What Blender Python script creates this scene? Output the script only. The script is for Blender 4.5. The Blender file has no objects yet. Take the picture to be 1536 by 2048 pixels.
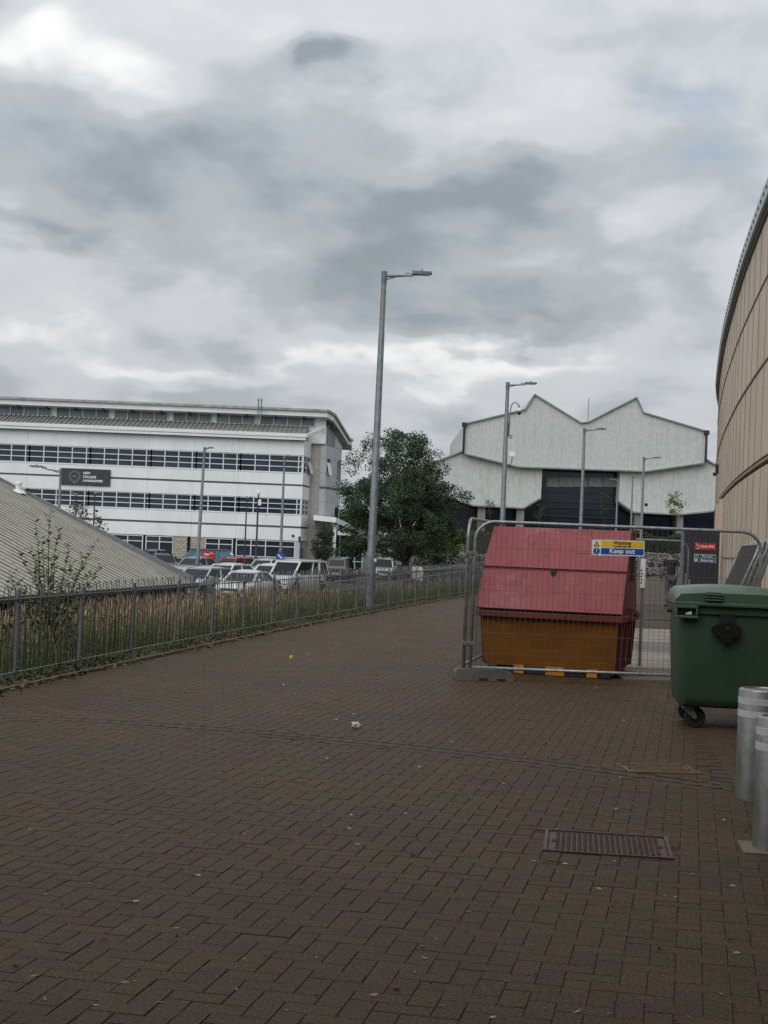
import bpy, math, random
import numpy as np
from mathutils import Vector, Matrix

random.seed(7)
rng = np.random.default_rng(7)
scene = bpy.context.scene
COL = scene.collection

# ------------------------------------------------------------------ camera
FPX = 3000.0                                  # focal length in pixels of a 1536 px wide frame
ROLL = math.radians(2.3)
EYE = 1.634
PITCH = math.atan(62 * math.cos(ROLL) / FPX)
cF = Vector((0, math.cos(PITCH), math.sin(PITCH)))
cR0 = Vector((1, 0, 0))
cU0 = Vector((0, -math.sin(PITCH), math.cos(PITCH)))
cR = cR0 * math.cos(ROLL) + cU0 * math.sin(ROLL)
cU = cU0 * math.cos(ROLL) - cR0 * math.sin(ROLL)
cC = Vector((0, 0, EYE))
cam_data = bpy.data.cameras.new('camera')
cam = bpy.data.objects.new('camera', cam_data)
COL.objects.link(cam)
cam_data.sensor_fit = 'HORIZONTAL'
cam_data.sensor_width = 36
cam_data.lens = FPX / 1536 * 36
cam_data.clip_start = 0.1
cam_data.clip_end = 6000
cam.matrix_world = Matrix(((cR.x, cU.x, -cF.x, 0), (cR.y, cU.y, -cF.y, 0), (cR.z, cU.z, -cF.z, EYE), (0, 0, 0, 1)))
scene.camera = cam
scene.render.resolution_x = 768
scene.render.resolution_y = 1024


def ray(px, py):
    return cF + cR * ((px - 768) / FPX) - cU * ((py - 1024) / FPX)


def P(px, py, Y):
    """point of the place seen at a photo position, at distance Y"""
    r = ray(px, py)
    return cC + r * (Y / r.y)


def G(px, py, z=0.0):
    """point of a level plane at height z seen at a photo position"""
    r = ray(px, py)
    return cC + r * ((z - EYE) / r.z)


# ------------------------------------------------------------------ world: overcast sky
SUN_EL, SUN_AZ = math.radians(40), math.radians(205)      # azimuth measured clockwise from +Y
world = bpy.data.worlds.new('World')
scene.world = world
world.use_nodes = True
wn = world.node_tree
wn.nodes.clear()


def N(tree, typ, **kw):
    n = tree.nodes.new(typ)
    for k, v in kw.items():
        if k.startswith('i_'):
            key = k[2:]
            key = int(key) if key.isdigit() else key.replace('_', ' ')
            n.inputs[key].default_value = v
        else:
            setattr(n, k, v)
    return n


def math_node(tree, op, a, b=None, c=None, clamp=False):
    n = tree.nodes.new('ShaderNodeMath')
    n.operation = op
    n.use_clamp = clamp
    for i, s in enumerate((a, b, c)):
        if s is None:
            continue
        if isinstance(s, (int, float)):
            n.inputs[i].default_value = s
        else:
            tree.links.new(s, n.inputs[i])
    return n.outputs[0]


def build_sky():
    L = wn.links.new
    out = N(wn, 'ShaderNodeOutputWorld')
    bg = N(wn, 'ShaderNodeBackground', i_Strength=0.1)
    L(bg.outputs[0], out.inputs[0])
    sky = N(wn, 'ShaderNodeTexSky', sky_type='NISHITA', sun_disc=False)
    sky.sun_elevation = SUN_EL
    sky.sun_rotation = SUN_AZ
    sky.air_density = 1.0
    sky.dust_density = 2.0
    tc = N(wn, 'ShaderNodeTexCoord')
    sep = N(wn, 'ShaderNodeSeparateXYZ')
    L(tc.outputs['Generated'], sep.inputs[0])
    zz = math_node(wn, 'MAXIMUM', sep.outputs[2], 0.0)
    den = math_node(wn, 'ADD', zz, 0.34)
    u = math_node(wn, 'DIVIDE', sep.outputs[0], den)
    v = math_node(wn, 'DIVIDE', sep.outputs[1], den)
    cv = N(wn, 'ShaderNodeCombineXYZ')
    L(u, cv.inputs[0]); L(v, cv.inputs[1])
    # layered cloud deck
    def noise(scale, detail, rough, off, dist=0.0, vec=None):
        mp = N(wn, 'ShaderNodeMapping')
        mp.inputs['Location'].default_value = off
        L(vec or cv.outputs[0], mp.inputs[0])
        n = N(wn, 'ShaderNodeTexNoise', i_Scale=scale, i_Detail=detail, i_Roughness=rough, i_Distortion=dist)
        L(mp.outputs[0], n.inputs['Vector'])
        return n.outputs['Fac']
    big = noise(1.5, 3.0, 0.5, (3.1, 1.7, 0), 0.3)
    mid = noise(3.6, 6.0, 0.52, (0.4, 5.2, 0), 0.5)
    fine = noise(9.0, 7.0, 0.6, (8.3, 2.2, 0), 0.3)
    s = math_node(wn, 'MULTIPLY', big, 0.50)
    s = math_node(wn, 'MULTIPLY_ADD', mid, 0.48, s)
    s = math_node(wn, 'MULTIPLY_ADD', fine, 0.22, s)
    s = math_node(wn, 'SUBTRACT', s, 0.065)
    # the larger cloud masses of this sky, in world directions: (px, py, half width, half height, amount)
    blobs = SKY_BLOBS
    warpn = noise(4.0, 5.0, 0.5, (1.3, 9.7, 0), 0.0)
    warp2 = noise(4.0, 5.0, 0.5, (6.3, 4.7, 0), 0.0)
    wx = math_node(wn, 'MULTIPLY_ADD', warpn, 0.20, -0.10)
    wz = math_node(wn, 'MULTIPLY_ADD', warp2, 0.16, -0.08)
    az = math_node(wn, 'DIVIDE', sep.outputs[0], math_node(wn, 'MAXIMUM', sep.outputs[1], 0.05))
    el = math_node(wn, 'DIVIDE', sep.outputs[2], math_node(wn, 'MAXIMUM', sep.outputs[1], 0.05))
    az = math_node(wn, 'ADD', az, wx)
    el = math_node(wn, 'ADD', el, wz)
    front = math_node(wn, 'GREATER_THAN', sep.outputs[1], 0.05)
    for (px, py, hw, hh, amt) in blobs:
        d = ray(px, py)
        cx, cz = d.x / d.y, d.z / d.y
        a = math_node(wn, 'DIVIDE', math_node(wn, 'SUBTRACT', az, cx), hw / FPX)
        b = math_node(wn, 'DIVIDE', math_node(wn, 'SUBTRACT', el, cz), hh / FPX)
        r2 = math_node(wn, 'ADD', math_node(wn, 'MULTIPLY', a, a), math_node(wn, 'MULTIPLY', b, b))
        g = math_node(wn, 'POWER', 2.718, math_node(wn, 'MULTIPLY', r2, -1.0))
        s = math_node(wn, 'MULTIPLY_ADD', math_node(wn, 'MULTIPLY', g, front), amt, s)
    ramp = N(wn, 'ShaderNodeValToRGB')
    cr = ramp.color_ramp
    cr.interpolation = 'EASE'
    cr.elements[0].position = 0.28
    cr.elements[1].position = 0.80
    cr.elements[0].color = (0.315, 0.365, 0.395, 1)
    cr.elements[1].color = (0.98, 0.985, 0.98, 1)
    e = cr.elements.new(0.47); e.color = (0.485, 0.535, 0.575, 1)
    e = cr.elements.new(0.60); e.color = (0.665, 0.695, 0.725, 1)
    L(s, ramp.inputs[0])
    # an overcast sky is brightest overhead
    gain = math_node(wn, 'MULTIPLY_ADD', zz, SKY_RISE, 10.0 * SKY_GAIN)
    cl = N(wn, 'ShaderNodeVectorMath', operation='SCALE')
    L(ramp.outputs[0], cl.inputs[0]); L(gain, cl.inputs['Scale'])
    # thin places where blue shows through
    hole = noise(1.3, 4.0, 0.5, (12.3, 7.7, 0), 0.2)
    hs = math_node(wn, 'MULTIPLY', hole, 1.0)
    for (px, py, hw, hh, amt) in SKY_HOLES:
        d = ray(px, py)
        cx, cz = d.x / d.y, d.z / d.y
        a = math_node(wn, 'DIVIDE', math_node(wn, 'SUBTRACT', az, cx), hw / FPX)
        b = math_node(wn, 'DIVIDE', math_node(wn, 'SUBTRACT', el, cz), hh / FPX)
        r2 = math_node(wn, 'ADD', math_node(wn, 'MULTIPLY', a, a), math_node(wn, 'MULTIPLY', b, b))
        g = math_node(wn, 'POWER', 2.718, math_node(wn, 'MULTIPLY', r2, -1.0))
        hs = math_node(wn, 'MULTIPLY_ADD', math_node(wn, 'MULTIPLY', g, front), amt, hs)
    mr = N(wn, 'ShaderNodeMapRange', interpolation_type='SMOOTHSTEP')
    mr.inputs[1].default_value = 0.60; mr.inputs[2].default_value = 1.15
    mr.inputs[3].default_value = 0.0; mr.inputs[4].default_value = 0.5
    L(hs, mr.inputs[0])
    mix = N(wn, 'ShaderNodeMix', data_type='RGBA')
    L(mr.outputs[0], mix.inputs[0])
    L(cl.outputs[0], mix.inputs[6])
    L(sky.outputs[0], mix.inputs[7])
    L(mix.outputs[2], bg.inputs[0])


SKY_GAIN, SKY_RISE = 0.66, 5.0
SKY_BLOBS = [
    (760, -40, 900, 110, 0.10), (150, 640, 500, 60, 0.06),     (230, 320, 230, 100, -0.22), (90, 470, 130, 40, -0.22), (690, 125, 55, 50, -0.30),
    (800, 420, 330, 130, -0.16), (1120, 440, 260, 90, -0.14), (1050, 640, 420, 60, -0.20),
    (620, 560, 300, 60, -0.12), (240, 130, 180, 70, 0.20), (880, 270, 260, 60, 0.14),
    (1150, 200, 200, 140, 0.12), (60, 60, 100, 60, 0.18), (950, 725, 220, 34, 0.19),
    (450, 735, 320, 30, 0.16), (60, 690, 160, 30, 0.08), (620, 60, 300, 60, 0.10), (1300, 400, 150, 60, 0.12),
    (1250, 40, 200, 40, -0.03), (330, 640, 260, 35, -0.06), (150, 560, 300, 40, 0.03)]
SKY_HOLES = [(1440, 190, 140, 80, 0.55), (1470, 310, 90, 34, 0.5), (1060, 110, 50, 90, 0.34), (1350, 740, 110, 18, 0.40)]
build_sky()

# ------------------------------------------------------------------ sun behind the cloud, exposure
sun_data = bpy.data.lights.new('sun', 'SUN')
sun_data.energy = 1.5
sun_data.angle = math.radians(65)
sun_data.color = (1.0, 0.97, 0.93)
sun = bpy.data.objects.new('sun', sun_data)
COL.objects.link(sun)
sdir = Vector((math.sin(SUN_AZ) * math.cos(SUN_EL), math.cos(SUN_AZ) * math.cos(SUN_EL), math.sin(SUN_EL)))
sun.rotation_euler = sdir.to_track_quat('Z', 'Y').to_euler()
sun.location = (-20, -20, 40)
scene.view_settings.view_transform = 'Standard'
scene.view_settings.look = 'None'
scene.view_settings.exposure = 0.32
scene.view_settings.gamma = 1.0
scene.view_settings.use_curve_mapping = False
scene.cycles.use_denoising = False
scene.cycles.max_bounces = 6
scene.cycles.transparent_max_bounces = 12


# ------------------------------------------------------------------ mesh helpers
class MB:
    def __init__(s):
        s.v, s.f, s.m = [], [], []

    def add(s, verts, faces, mi=0):
        o = len(s.v)
        s.v.extend([tuple(x) for x in verts])
        for f in faces:
            s.f.append(tuple(i + o for i in f))
            s.m.append(mi)
        return s

    def box(s, c, size, rz=0.0, mi=0, R=None, taper=1.0):
        hx, hy, hz = size[0] / 2, size[1] / 2, size[2] / 2
        M = R if R is not None else Matrix.Rotation(rz, 3, 'Z')
        c = Vector(c)
        vs = []
        for z in (-1, 1):
            t = 1.0 if z < 0 else taper
            for x, y in ((-1, -1), (1, -1), (1, 1), (-1, 1)):
                vs.append(c + M @ Vector((x * hx * t, y * hy * t, z * hz)))
        return s.add(vs, [(0, 3, 2, 1), (4, 5, 6, 7), (0, 1, 5, 4), (1, 2, 6, 5), (2, 3, 7, 6), (3, 0, 4, 7)], mi)

    def bx(s, x0, x1, y0, y1, z0, z1, mi=0):
        return s.box(((x0 + x1) / 2, (y0 + y1) / 2, (z0 + z1) / 2), (abs(x1 - x0), abs(y1 - y0), abs(z1 - z0)), mi=mi)

    def beam(s, a, b, w, h, up=(0, 0, 1), mi=0):
        a, b = Vector(a), Vector(b)
        d = (b - a)
        ln = d.length
        d.normalize()
        up = Vector(up)
        sx = d.cross(up)
        if sx.length < 1e-4:
            sx = d.cross(Vector((1, 0, 0)))
        sx.normalize()
        uz = sx.cross(d)
        R = Matrix((sx, d, uz)).transposed()
        return s.box((a + b) / 2, (w, ln, h), R=R, mi=mi)

    def tube(s, pts, r, n=8, mi=0, cap=True):
        pts = [Vector(p) for p in pts]
        rs = r if isinstance(r, (list, tuple)) else [r] * len(pts)
        rings = []
        prev = None
        for i, p in enumerate(pts):
            if i == 0:
                t = pts[1] - p
            elif i == len(pts) - 1:
                t = p - pts[i - 1]
            else:
                t = (pts[i + 1] - p).normalized() + (p - pts[i - 1]).normalized()
            t.normalize()
            if prev is None:
                a = t.cross(Vector((0, 0, 1)))
                if a.length < 1e-3:
                    a = t.cross(Vector((0, 1, 0)))
            else:
                a = prev - t * prev.dot(t)
            a.normalize()
            prev = a
            b = t.cross(a)
            rings.append([p + (a * math.cos(k * 2 * math.pi / n) + b * math.sin(k * 2 * math.pi / n)) * rs[i] for k in range(n)])
        vs = [v for rg in rings for v in rg]
        fs = []
        for i in range(len(pts) - 1):
            for k in range(n):
                k2 = (k + 1) % n
                fs.append((i * n + k, i * n + k2, (i + 1) * n + k2, (i + 1) * n + k))
        if cap:
            fs.append(tuple(range(n))[::-1])
            fs.append(tuple((len(pts) - 1) * n + k for k in range(n)))
        return s.add(vs, fs, mi)

    def prism(s, poly, ext, mi=0, mside=None):
        """polygon (3D points) pushed along ext"""
        n = len(poly)
        e = Vector(ext)
        a = [Vector(p) for p in poly]
        b = [p + e for p in a]
        s.add(a + b, [tuple(range(n)), tuple(range(n, 2 * n))[::-1]], mi)
        s.add(a + b, [(i, i + n, (i + 1) % n + n, (i + 1) % n) for i in range(n)], mi if mside is None else mside)
        return s

    def lathe(s, prof, n=24, c=(0, 0, 0), axis='Z', mi=0):
        c = Vector(c)
        vs, fs = [], []
        m = len(prof)
        for (r, z) in prof:
            for k in range(n):
                a = k * 2 * math.pi / n
                if axis == 'Z':
                    p = Vector((r * math.cos(a), r * math.sin(a), z))
                elif axis == 'X':
                    p = Vector((z, r * math.cos(a), r * math.sin(a)))
                else:
                    p = Vector((r * math.sin(a), z, r * math.cos(a)))
                vs.append(c + p)
        for i in range(m - 1):
            for k in range(n):
                k2 = (k + 1) % n
                fs.append((i * n + k, i * n + k2, (i + 1) * n + k2, (i + 1) * n + k))
        fs.append(tuple(range(n))[::-1])
        fs.append(tuple((m - 1) * n + k for k in range(n)))
        return s.add(vs, fs, mi)

    def loft(s, rings, mi=0, cap=True, closed=True):
        n = len(rings[0])
        vs = [v for r in rings for v in r]
        fs = []
        for i in range(len(rings) - 1):
            for k in range(n if closed else n - 1):
                k2 = (k + 1) % n
                fs.append((i * n + k, i * n + k2, (i + 1) * n + k2, (i + 1) * n + k))
        if cap:
            fs.append(tuple(range(n))[::-1])
            fs.append(tuple((len(rings) - 1) * n + k for k in range(n)))
        return s.add(vs, fs, mi)

    def quad(s, a, b, c, d, mi=0):
        return s.add([a, b, c, d], [(0, 1, 2, 3)], mi)

    def mesh(s, name, mats, smooth=False):
        me = bpy.data.meshes.new(name)
        me.from_pydata(s.v, [], s.f)
        mats = mats if isinstance(mats, (list, tuple)) else [mats]
        for m in mats:
            me.materials.append(m)
        if len(mats) > 1:
            me.polygons.foreach_set('material_index', s.m)
        me.polygons.foreach_set('use_smooth', [bool(smooth)] * len(me.polygons))
        me.validate()
        me.update()
        return me

    def build(s, name, mats, parent=None, loc=None, rz=None, smooth=False, bevel=0.0, autosmooth=None):
        return link(name, s.mesh(name, mats, smooth or autosmooth is not None), parent, loc, rz, bevel, autosmooth)


def link(name, me, parent=None, loc=None, rz=None, bevel=0.0, autosmooth=None, seg=2):
    o = bpy.data.objects.new(name, me)
    COL.objects.link(o)
    if parent is not None:
        o.parent = parent
    if loc is not None:
        o.location = loc
    if rz is not None:
        o.rotation_euler = (0, 0, rz)
    if bevel:
        b = o.modifiers.new('bevel', 'BEVEL')
        b.width = bevel
        b.segments = seg
        b.limit_method = 'ANGLE'
        b.angle_limit = math.radians(35)
    if autosmooth is not None and me is not None:
        me.set_sharp_from_angle(angle=math.radians(autosmooth))
    return o


def np_mesh(name, V, Fq, mats, mi=None, smooth=False):
    """quick mesh from an array of verts and an array of equal-size faces"""
    me = bpy.data.meshes.new(name)
    V = np.ascontiguousarray(V, dtype=np.float32)
    Fq = np.ascontiguousarray(Fq, dtype=np.int32)
    k = Fq.shape[1]
    me.vertices.add(len(V))
    me.vertices.foreach_set('co', V.ravel())
    me.loops.add(Fq.size)
    me.loops.foreach_set('vertex_index', Fq.ravel())
    me.polygons.add(len(Fq))
    me.polygons.foreach_set('loop_start', np.arange(0, Fq.size, k, dtype=np.int32))
    mats = mats if isinstance(mats, (list, tuple)) else [mats]
    for m in mats:
        me.materials.append(m)
    if mi is not None:
        me.polygons.foreach_set('material_index', np.asarray(mi, dtype=np.int32))
    me.polygons.foreach_set('use_smooth', np.full(len(Fq), bool(smooth)))
    me.update(calc_edges=True)
    me.validate()
    return me


def tag(o, label, cat, group=None, kind=None):
    if label:
        o['label'] = label
    if cat:
        o['category'] = cat
    if group:
        o['group'] = group
    if kind:
        o['kind'] = kind
    return o


def structure(o):
    o['kind'] = 'structure'
    return o


def thing(name, label, cat, loc=(0, 0, 0), rz=0.0, group=None):
    o = bpy.data.objects.new(name, None)
    o.empty_display_size = 0.2
    COL.objects.link(o)
    o.location = loc
    o.rotation_euler = (0, 0, rz)
    tag(o, label, cat, group)
    return o


def copy_tree(o, parent=None):
    c = o.copy()
    COL.objects.link(c)
    c.parent = parent
    for ch in list(o.children):
        copy_tree(ch, c)
    return c


def text(body, size, mat, parent, loc, rot=(math.pi / 2, 0, 0), name='lettering', extrude=0.0015, align='CENTER', sx=1.0, bold=0.0):
    cu = bpy.data.curves.new(name, 'FONT')
    cu.body = body
    cu.size = size
    cu.extrude = extrude
    cu.align_x = align
    cu.align_y = 'CENTER'
    cu.offset = bold
    cu.materials.append(mat)
    tmp = bpy.data.objects.new(name, cu)
    COL.objects.link(tmp)
    dg = bpy.context.evaluated_depsgraph_get()
    me = bpy.data.meshes.new_from_object(tmp.evaluated_get(dg))
    bpy.data.objects.remove(tmp)
    if not me.materials:
        me.materials.append(mat)
    o = bpy.data.objects.new(name, me)
    COL.objects.link(o)
    o.parent = parent
    o.location = loc
    o.rotation_euler = rot
    o.scale = (sx, 1, 1)
    return o


# ------------------------------------------------------------------ materials
def srgb(r, g, b):
    def c(x):
        x /= 255.0
        return x / 12.92 if x <= 0.04045 else ((x + 0.055) / 1.055) ** 2.4
    return (c(r), c(g), c(b), 1.0)


def lin(c):
    return (c[0], c[1], c[2], 1.0)


def pmat(name, c1, c2=None, scale=6.0, rough=0.6, metal=0.0, bump=0.0, bscale=40.0, spec=0.5, detail=5.0, rough2=None,
         stain=None, stain_scale=1.5, stain_amt=0.5, streak=0.0, rand=0.0, grain=0.0, gscale=300.0, coat=0.0, lo=0.35, hi=0.68, world=False, stretch=(1, 1, 1)):
    """Principled material with two-tone noise, optional stains, vertical streaks, per-piece variation and grain"""
    m = bpy.data.materials.new(name)
    m.use_nodes = True
    t = m.node_tree
    L = t.links.new
    b = t.nodes['Principled BSDF']
    b.inputs['Roughness'].default_value = rough
    b.inputs['Metallic'].default_value = metal
    b.inputs['Specular IOR Level'].default_value = spec
    b.inputs['Coat Weight'].default_value = coat
    b.inputs['Coat Roughness'].default_value = 0.08
    c1 = lin(c1)
    c2 = lin(c2) if c2 is not None else c1
    tc = N(t, 'ShaderNodeTexCoord')
    if world:
        geo = N(t, 'ShaderNodeNewGeometry')
        vec = geo.outputs['Position']
    else:
        vec = tc.outputs['Object']
    if stretch != (1, 1, 1):
        mp = N(t, 'ShaderNodeMapping')
        mp.inputs['Scale'].default_value = stretch
        L(vec, mp.inputs[0])
        vec2 = mp.outputs[0]
    else:
        vec2 = vec
    n1 = N(t, 'ShaderNodeTexNoise', i_Scale=scale, i_Detail=detail, i_Roughness=0.6)
    L(vec2, n1.inputs['Vector'])
    mr = N(t, 'ShaderNodeMapRange')
    mr.inputs[1].default_value = lo; mr.inputs[2].default_value = hi
    L(n1.outputs['Fac'], mr.inputs[0])
    mx = N(t, 'ShaderNodeMix', data_type='RGBA')
    mx.inputs[6].default_value = c1
    mx.inputs[7].default_value = c2
    L(mr.outputs[0], mx.inputs[0])
    col = mx.outputs[2]
    if stain is not None:
        n2 = N(t, 'ShaderNodeTexNoise', i_Scale=stain_scale, i_Detail=8.0, i_Roughness=0.68, i_Distortion=0.6)
        L(vec, n2.inputs['Vector'])
        m2 = N(t, 'ShaderNodeMapRange')
        m2.inputs[1].default_value = 0.52; m2.inputs[2].default_value = 0.72
        m2.inputs[3].default_value = 0.0; m2.inputs[4].default_value = stain_amt
        L(n2.outputs['Fac'], m2.inputs[0])
        x2 = N(t, 'ShaderNodeMix', data_type='RGBA')
        L(m2.outputs[0], x2.inputs[0]); L(col, x2.inputs[6])
        x2.inputs[7].default_value = lin(stain)
        col = x2.outputs[2]
    if streak > 0:
        mp = N(t, 'ShaderNodeMapping')
        mp.inputs['Scale'].default_value = (7.0, 7.0, 0.35)
        L(vec, mp.inputs[0])
        n3 = N(t, 'ShaderNodeTexNoise', i_Scale=1.0 if not world else 0.5, i_Detail=6.0, i_Roughness=0.65)
        L(mp.outputs[0], n3.inputs['Vector'])
        m3 = N(t, 'ShaderNodeMapRange')
        m3.inputs[1].default_value = 0.48; m3.inputs[2].default_value = 0.8
        m3.inputs[3].default_value = 1.0; m3.inputs[4].default_value = 1.0 - streak
        L(n3.outputs['Fac'], m3.inputs[0])
        x3 = N(t, 'ShaderNodeVectorMath', operation='SCALE')
        L(col, x3.inputs[0]); L(m3.outputs[0], x3.inputs['Scale'])
        col = x3.outputs[0]
    if rand > 0:
        oi = N(t, 'ShaderNodeObjectInfo')
        ge = N(t, 'ShaderNodeNewGeometry')
        s = math_node(t, 'ADD', oi.outputs['Random'], ge.outputs['Random Per Island'])
        s = math_node(t, 'FRACT', s)
        s = math_node(t, 'MULTIPLY_ADD', s, 2 * rand, 1 - rand)
        x4 = N(t, 'ShaderNodeVectorMath', operation='SCALE')
        L(col, x4.inputs[0]); L(s, x4.inputs['Scale'])
        col = x4.outputs[0]
    if grain > 0:
        n4 = N(t, 'ShaderNodeTexNoise', i_Scale=gscale, i_Detail=2.0, i_Roughness=0.7)
        L(vec, n4.inputs['Vector'])
        m4 = N(t, 'ShaderNodeMapRange')
        m4.inputs[1].default_value = 0.3; m4.inputs[2].default_value = 0.7
        m4.inputs[3].default_value = 1 - grain; m4.inputs[4].default_value = 1 + grain
        L(n4.outputs['Fac'], m4.inputs[0])
        x5 = N(t, 'ShaderNodeVectorMath', operation='SCALE')
        L(col, x5.inputs[0]); L(m4.outputs[0], x5.inputs['Scale'])
        col = x5.outputs[0]
    L(col, b.inputs['Base Color'])
    if rough2 is not None:
        mr2 = N(t, 'ShaderNodeMapRange')
        mr2.inputs[3].default_value = rough; mr2.inputs[4].default_value = rough2
        L(mr.outputs[0], mr2.inputs[0])
        L(mr2.outputs[0], b.inputs['Roughness'])
    if bump > 0:
        nb = N(t, 'ShaderNodeTexNoise', i_Scale=bscale, i_Detail=4.0, i_Roughness=0.6)
        L(vec, nb.inputs['Vector'])
        bp = N(t, 'ShaderNodeBump', i_Strength=bump, i_Distance=0.02)
        L(nb.outputs['Fac'], bp.inputs['Height'])
        L(bp.outputs[0], b.inputs['Normal'])
    return m


def glass_mat(name, tint=(0.02, 0.028, 0.04), rough=0.06):
    return pmat(name, tint, tuple(x * 1.8 for x in tint), scale=0.8, rough=rough, spec=0.45, rand=0.25)


M = {}
M['galv'] = pmat('galvanised_steel', srgb(122, 128, 132), srgb(96, 102, 108), scale=9, rough=0.5, metal=0.35, bump=0.05, bscale=60, streak=0.2)
M['galv_dark'] = pmat('dull_painted_steel', srgb(116, 121, 125), srgb(90, 95, 99), scale=14, rough=0.55, metal=0.2, stain=srgb(74, 60, 50), stain_scale=5, stain_amt=0.35)
M['galv_light'] = pmat('bright_galvanised_tube', srgb(158, 162, 164), srgb(122, 128, 130), scale=14, rough=0.42, metal=0.55, stain=srgb(96, 96, 92), stain_scale=8, stain_amt=0.35)
M['black_metal'] = pmat('black_painted_metal', srgb(34, 36, 38), srgb(24, 25, 27), scale=8, rough=0.5)
M['black_plastic'] = pmat('black_plastic', srgb(20, 20, 22), srgb(13, 13, 14), scale=10, rough=0.45)
M['rubber'] = pmat('tyre_rubber', srgb(26, 26, 27), srgb(38, 37, 36), scale=12, rough=0.85)
M['white_paint'] = pmat('white_paint', srgb(226, 228, 228), srgb(208, 210, 210), scale=5, rough=0.5)
M['asphalt'] = pmat('asphalt', srgb(70, 70, 72), srgb(56, 56, 58), scale=1.2, rough=0.9, bump=0.2, bscale=30, grain=0.2, gscale=60, world=True)
M['lamp_glass'] = pmat('lamp_lens', srgb(170, 172, 170), None, rough=0.3)
M['concrete'] = pmat('concrete', srgb(150, 144, 136), srgb(118, 113, 107), scale=2.5, rough=0.85, bump=0.15, bscale=30, stain=srgb(90, 84, 76), stain_scale=1.2, stain_amt=0.6, world=True)
M['black_void'] = pmat('painted_void_black', srgb(22, 22, 24), srgb(16, 16, 18), rough=0.8)  # near-black colour stands in for the darkness inside gaps, pockets and slots
# ------------------------------------------------------------------ lie of the land
def Xf(Y):
    """line of the railing fence along the path"""
    return 1.0294e-3 * Y * Y + 0.1258 * Y - 6.12


def sstep(a, b, x):
    t = np.clip((x - a) / (b - a), 0, 1)
    return t * t * (3 - 2 * t)


LOW = -1.35


def ground_z(X, Y):
    d = Xf(np.minimum(np.asarray(Y, float), 125.0)) - np.asarray(X, float)
    return LOW * sstep(0.35, 7.5, d)


FAC = [(-14.0, -26.0), (0.6, -9.0), (2.3, 0.0), (4.05, 10.0), (5.55, 19.5), (7.12, 28.71), (7.82, 32.85), (8.52, 36.91), (9.51, 42.19), (10.69, 48.34), (12.38, 56.55),
       (13.94, 63.9), (16.4, 74.0), (20.0, 86.0), (26.0, 100.0)]
FAC[0] = (-2.9, -26.0)
FAC = [(x + 0.13, y) for x, y in FAC]


def fac_x(Y):
    return np.interp(Y, [p[1] for p in FAC], [p[0] for p in FAC])


M['soil'] = pmat('rough_ground', srgb(74, 72, 50), srgb(58, 62, 40), scale=0.6, rough=0.95, bump=0.4, bscale=8, grain=0.25, gscale=25, world=True)


def grid_sheet(name, xs, ys, zf, mat):
    X, Y = np.meshgrid(xs, ys)
    Z = zf(X, Y)
    V = np.stack([X, Y, Z], -1).reshape(-1, 3)
    nx, ny = len(xs), len(ys)
    i = np.arange(ny - 1)[:, None] * nx + np.arange(nx - 1)[None, :]
    Fq = np.stack([i, i + 1, i + nx + 1, i + nx], -1).reshape(-1, 4)
    return link(name, np_mesh(name, V, Fq, mat, smooth=True))


xs = np.concatenate([[-3000, -800, -300, -120], np.arange(-80, 40, 1.0), [45, 60, 120, 300, 800, 3000]])
ys = np.concatenate([[-600, -120, -30], np.arange(-10, 135, 2.0), [150, 200, 300, 600, 1500, 4500]])
structure(grid_sheet('ground', xs, ys, lambda X, Y: ground_z(X, Y) - 0.05, M['soil']))

# car park surface
cp = MB()
cpz = LOW + 0.01
cp.add([(-60, 62, cpz), (-11, 62, cpz), (-4.5, 84, cpz), (1.5, 100, cpz), (6, 112, cpz), (6, 128, cpz), (-60, 128, cpz)], [(0, 1, 2, 3, 4, 5, 6)])
structure(cp.build('car_park', M['asphalt']))

# ------------------------------------------------------------------ block paving
PAVE_C1, PAVE_C2 = srgb(80, 62, 44), srgb(63, 51, 37)


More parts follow.
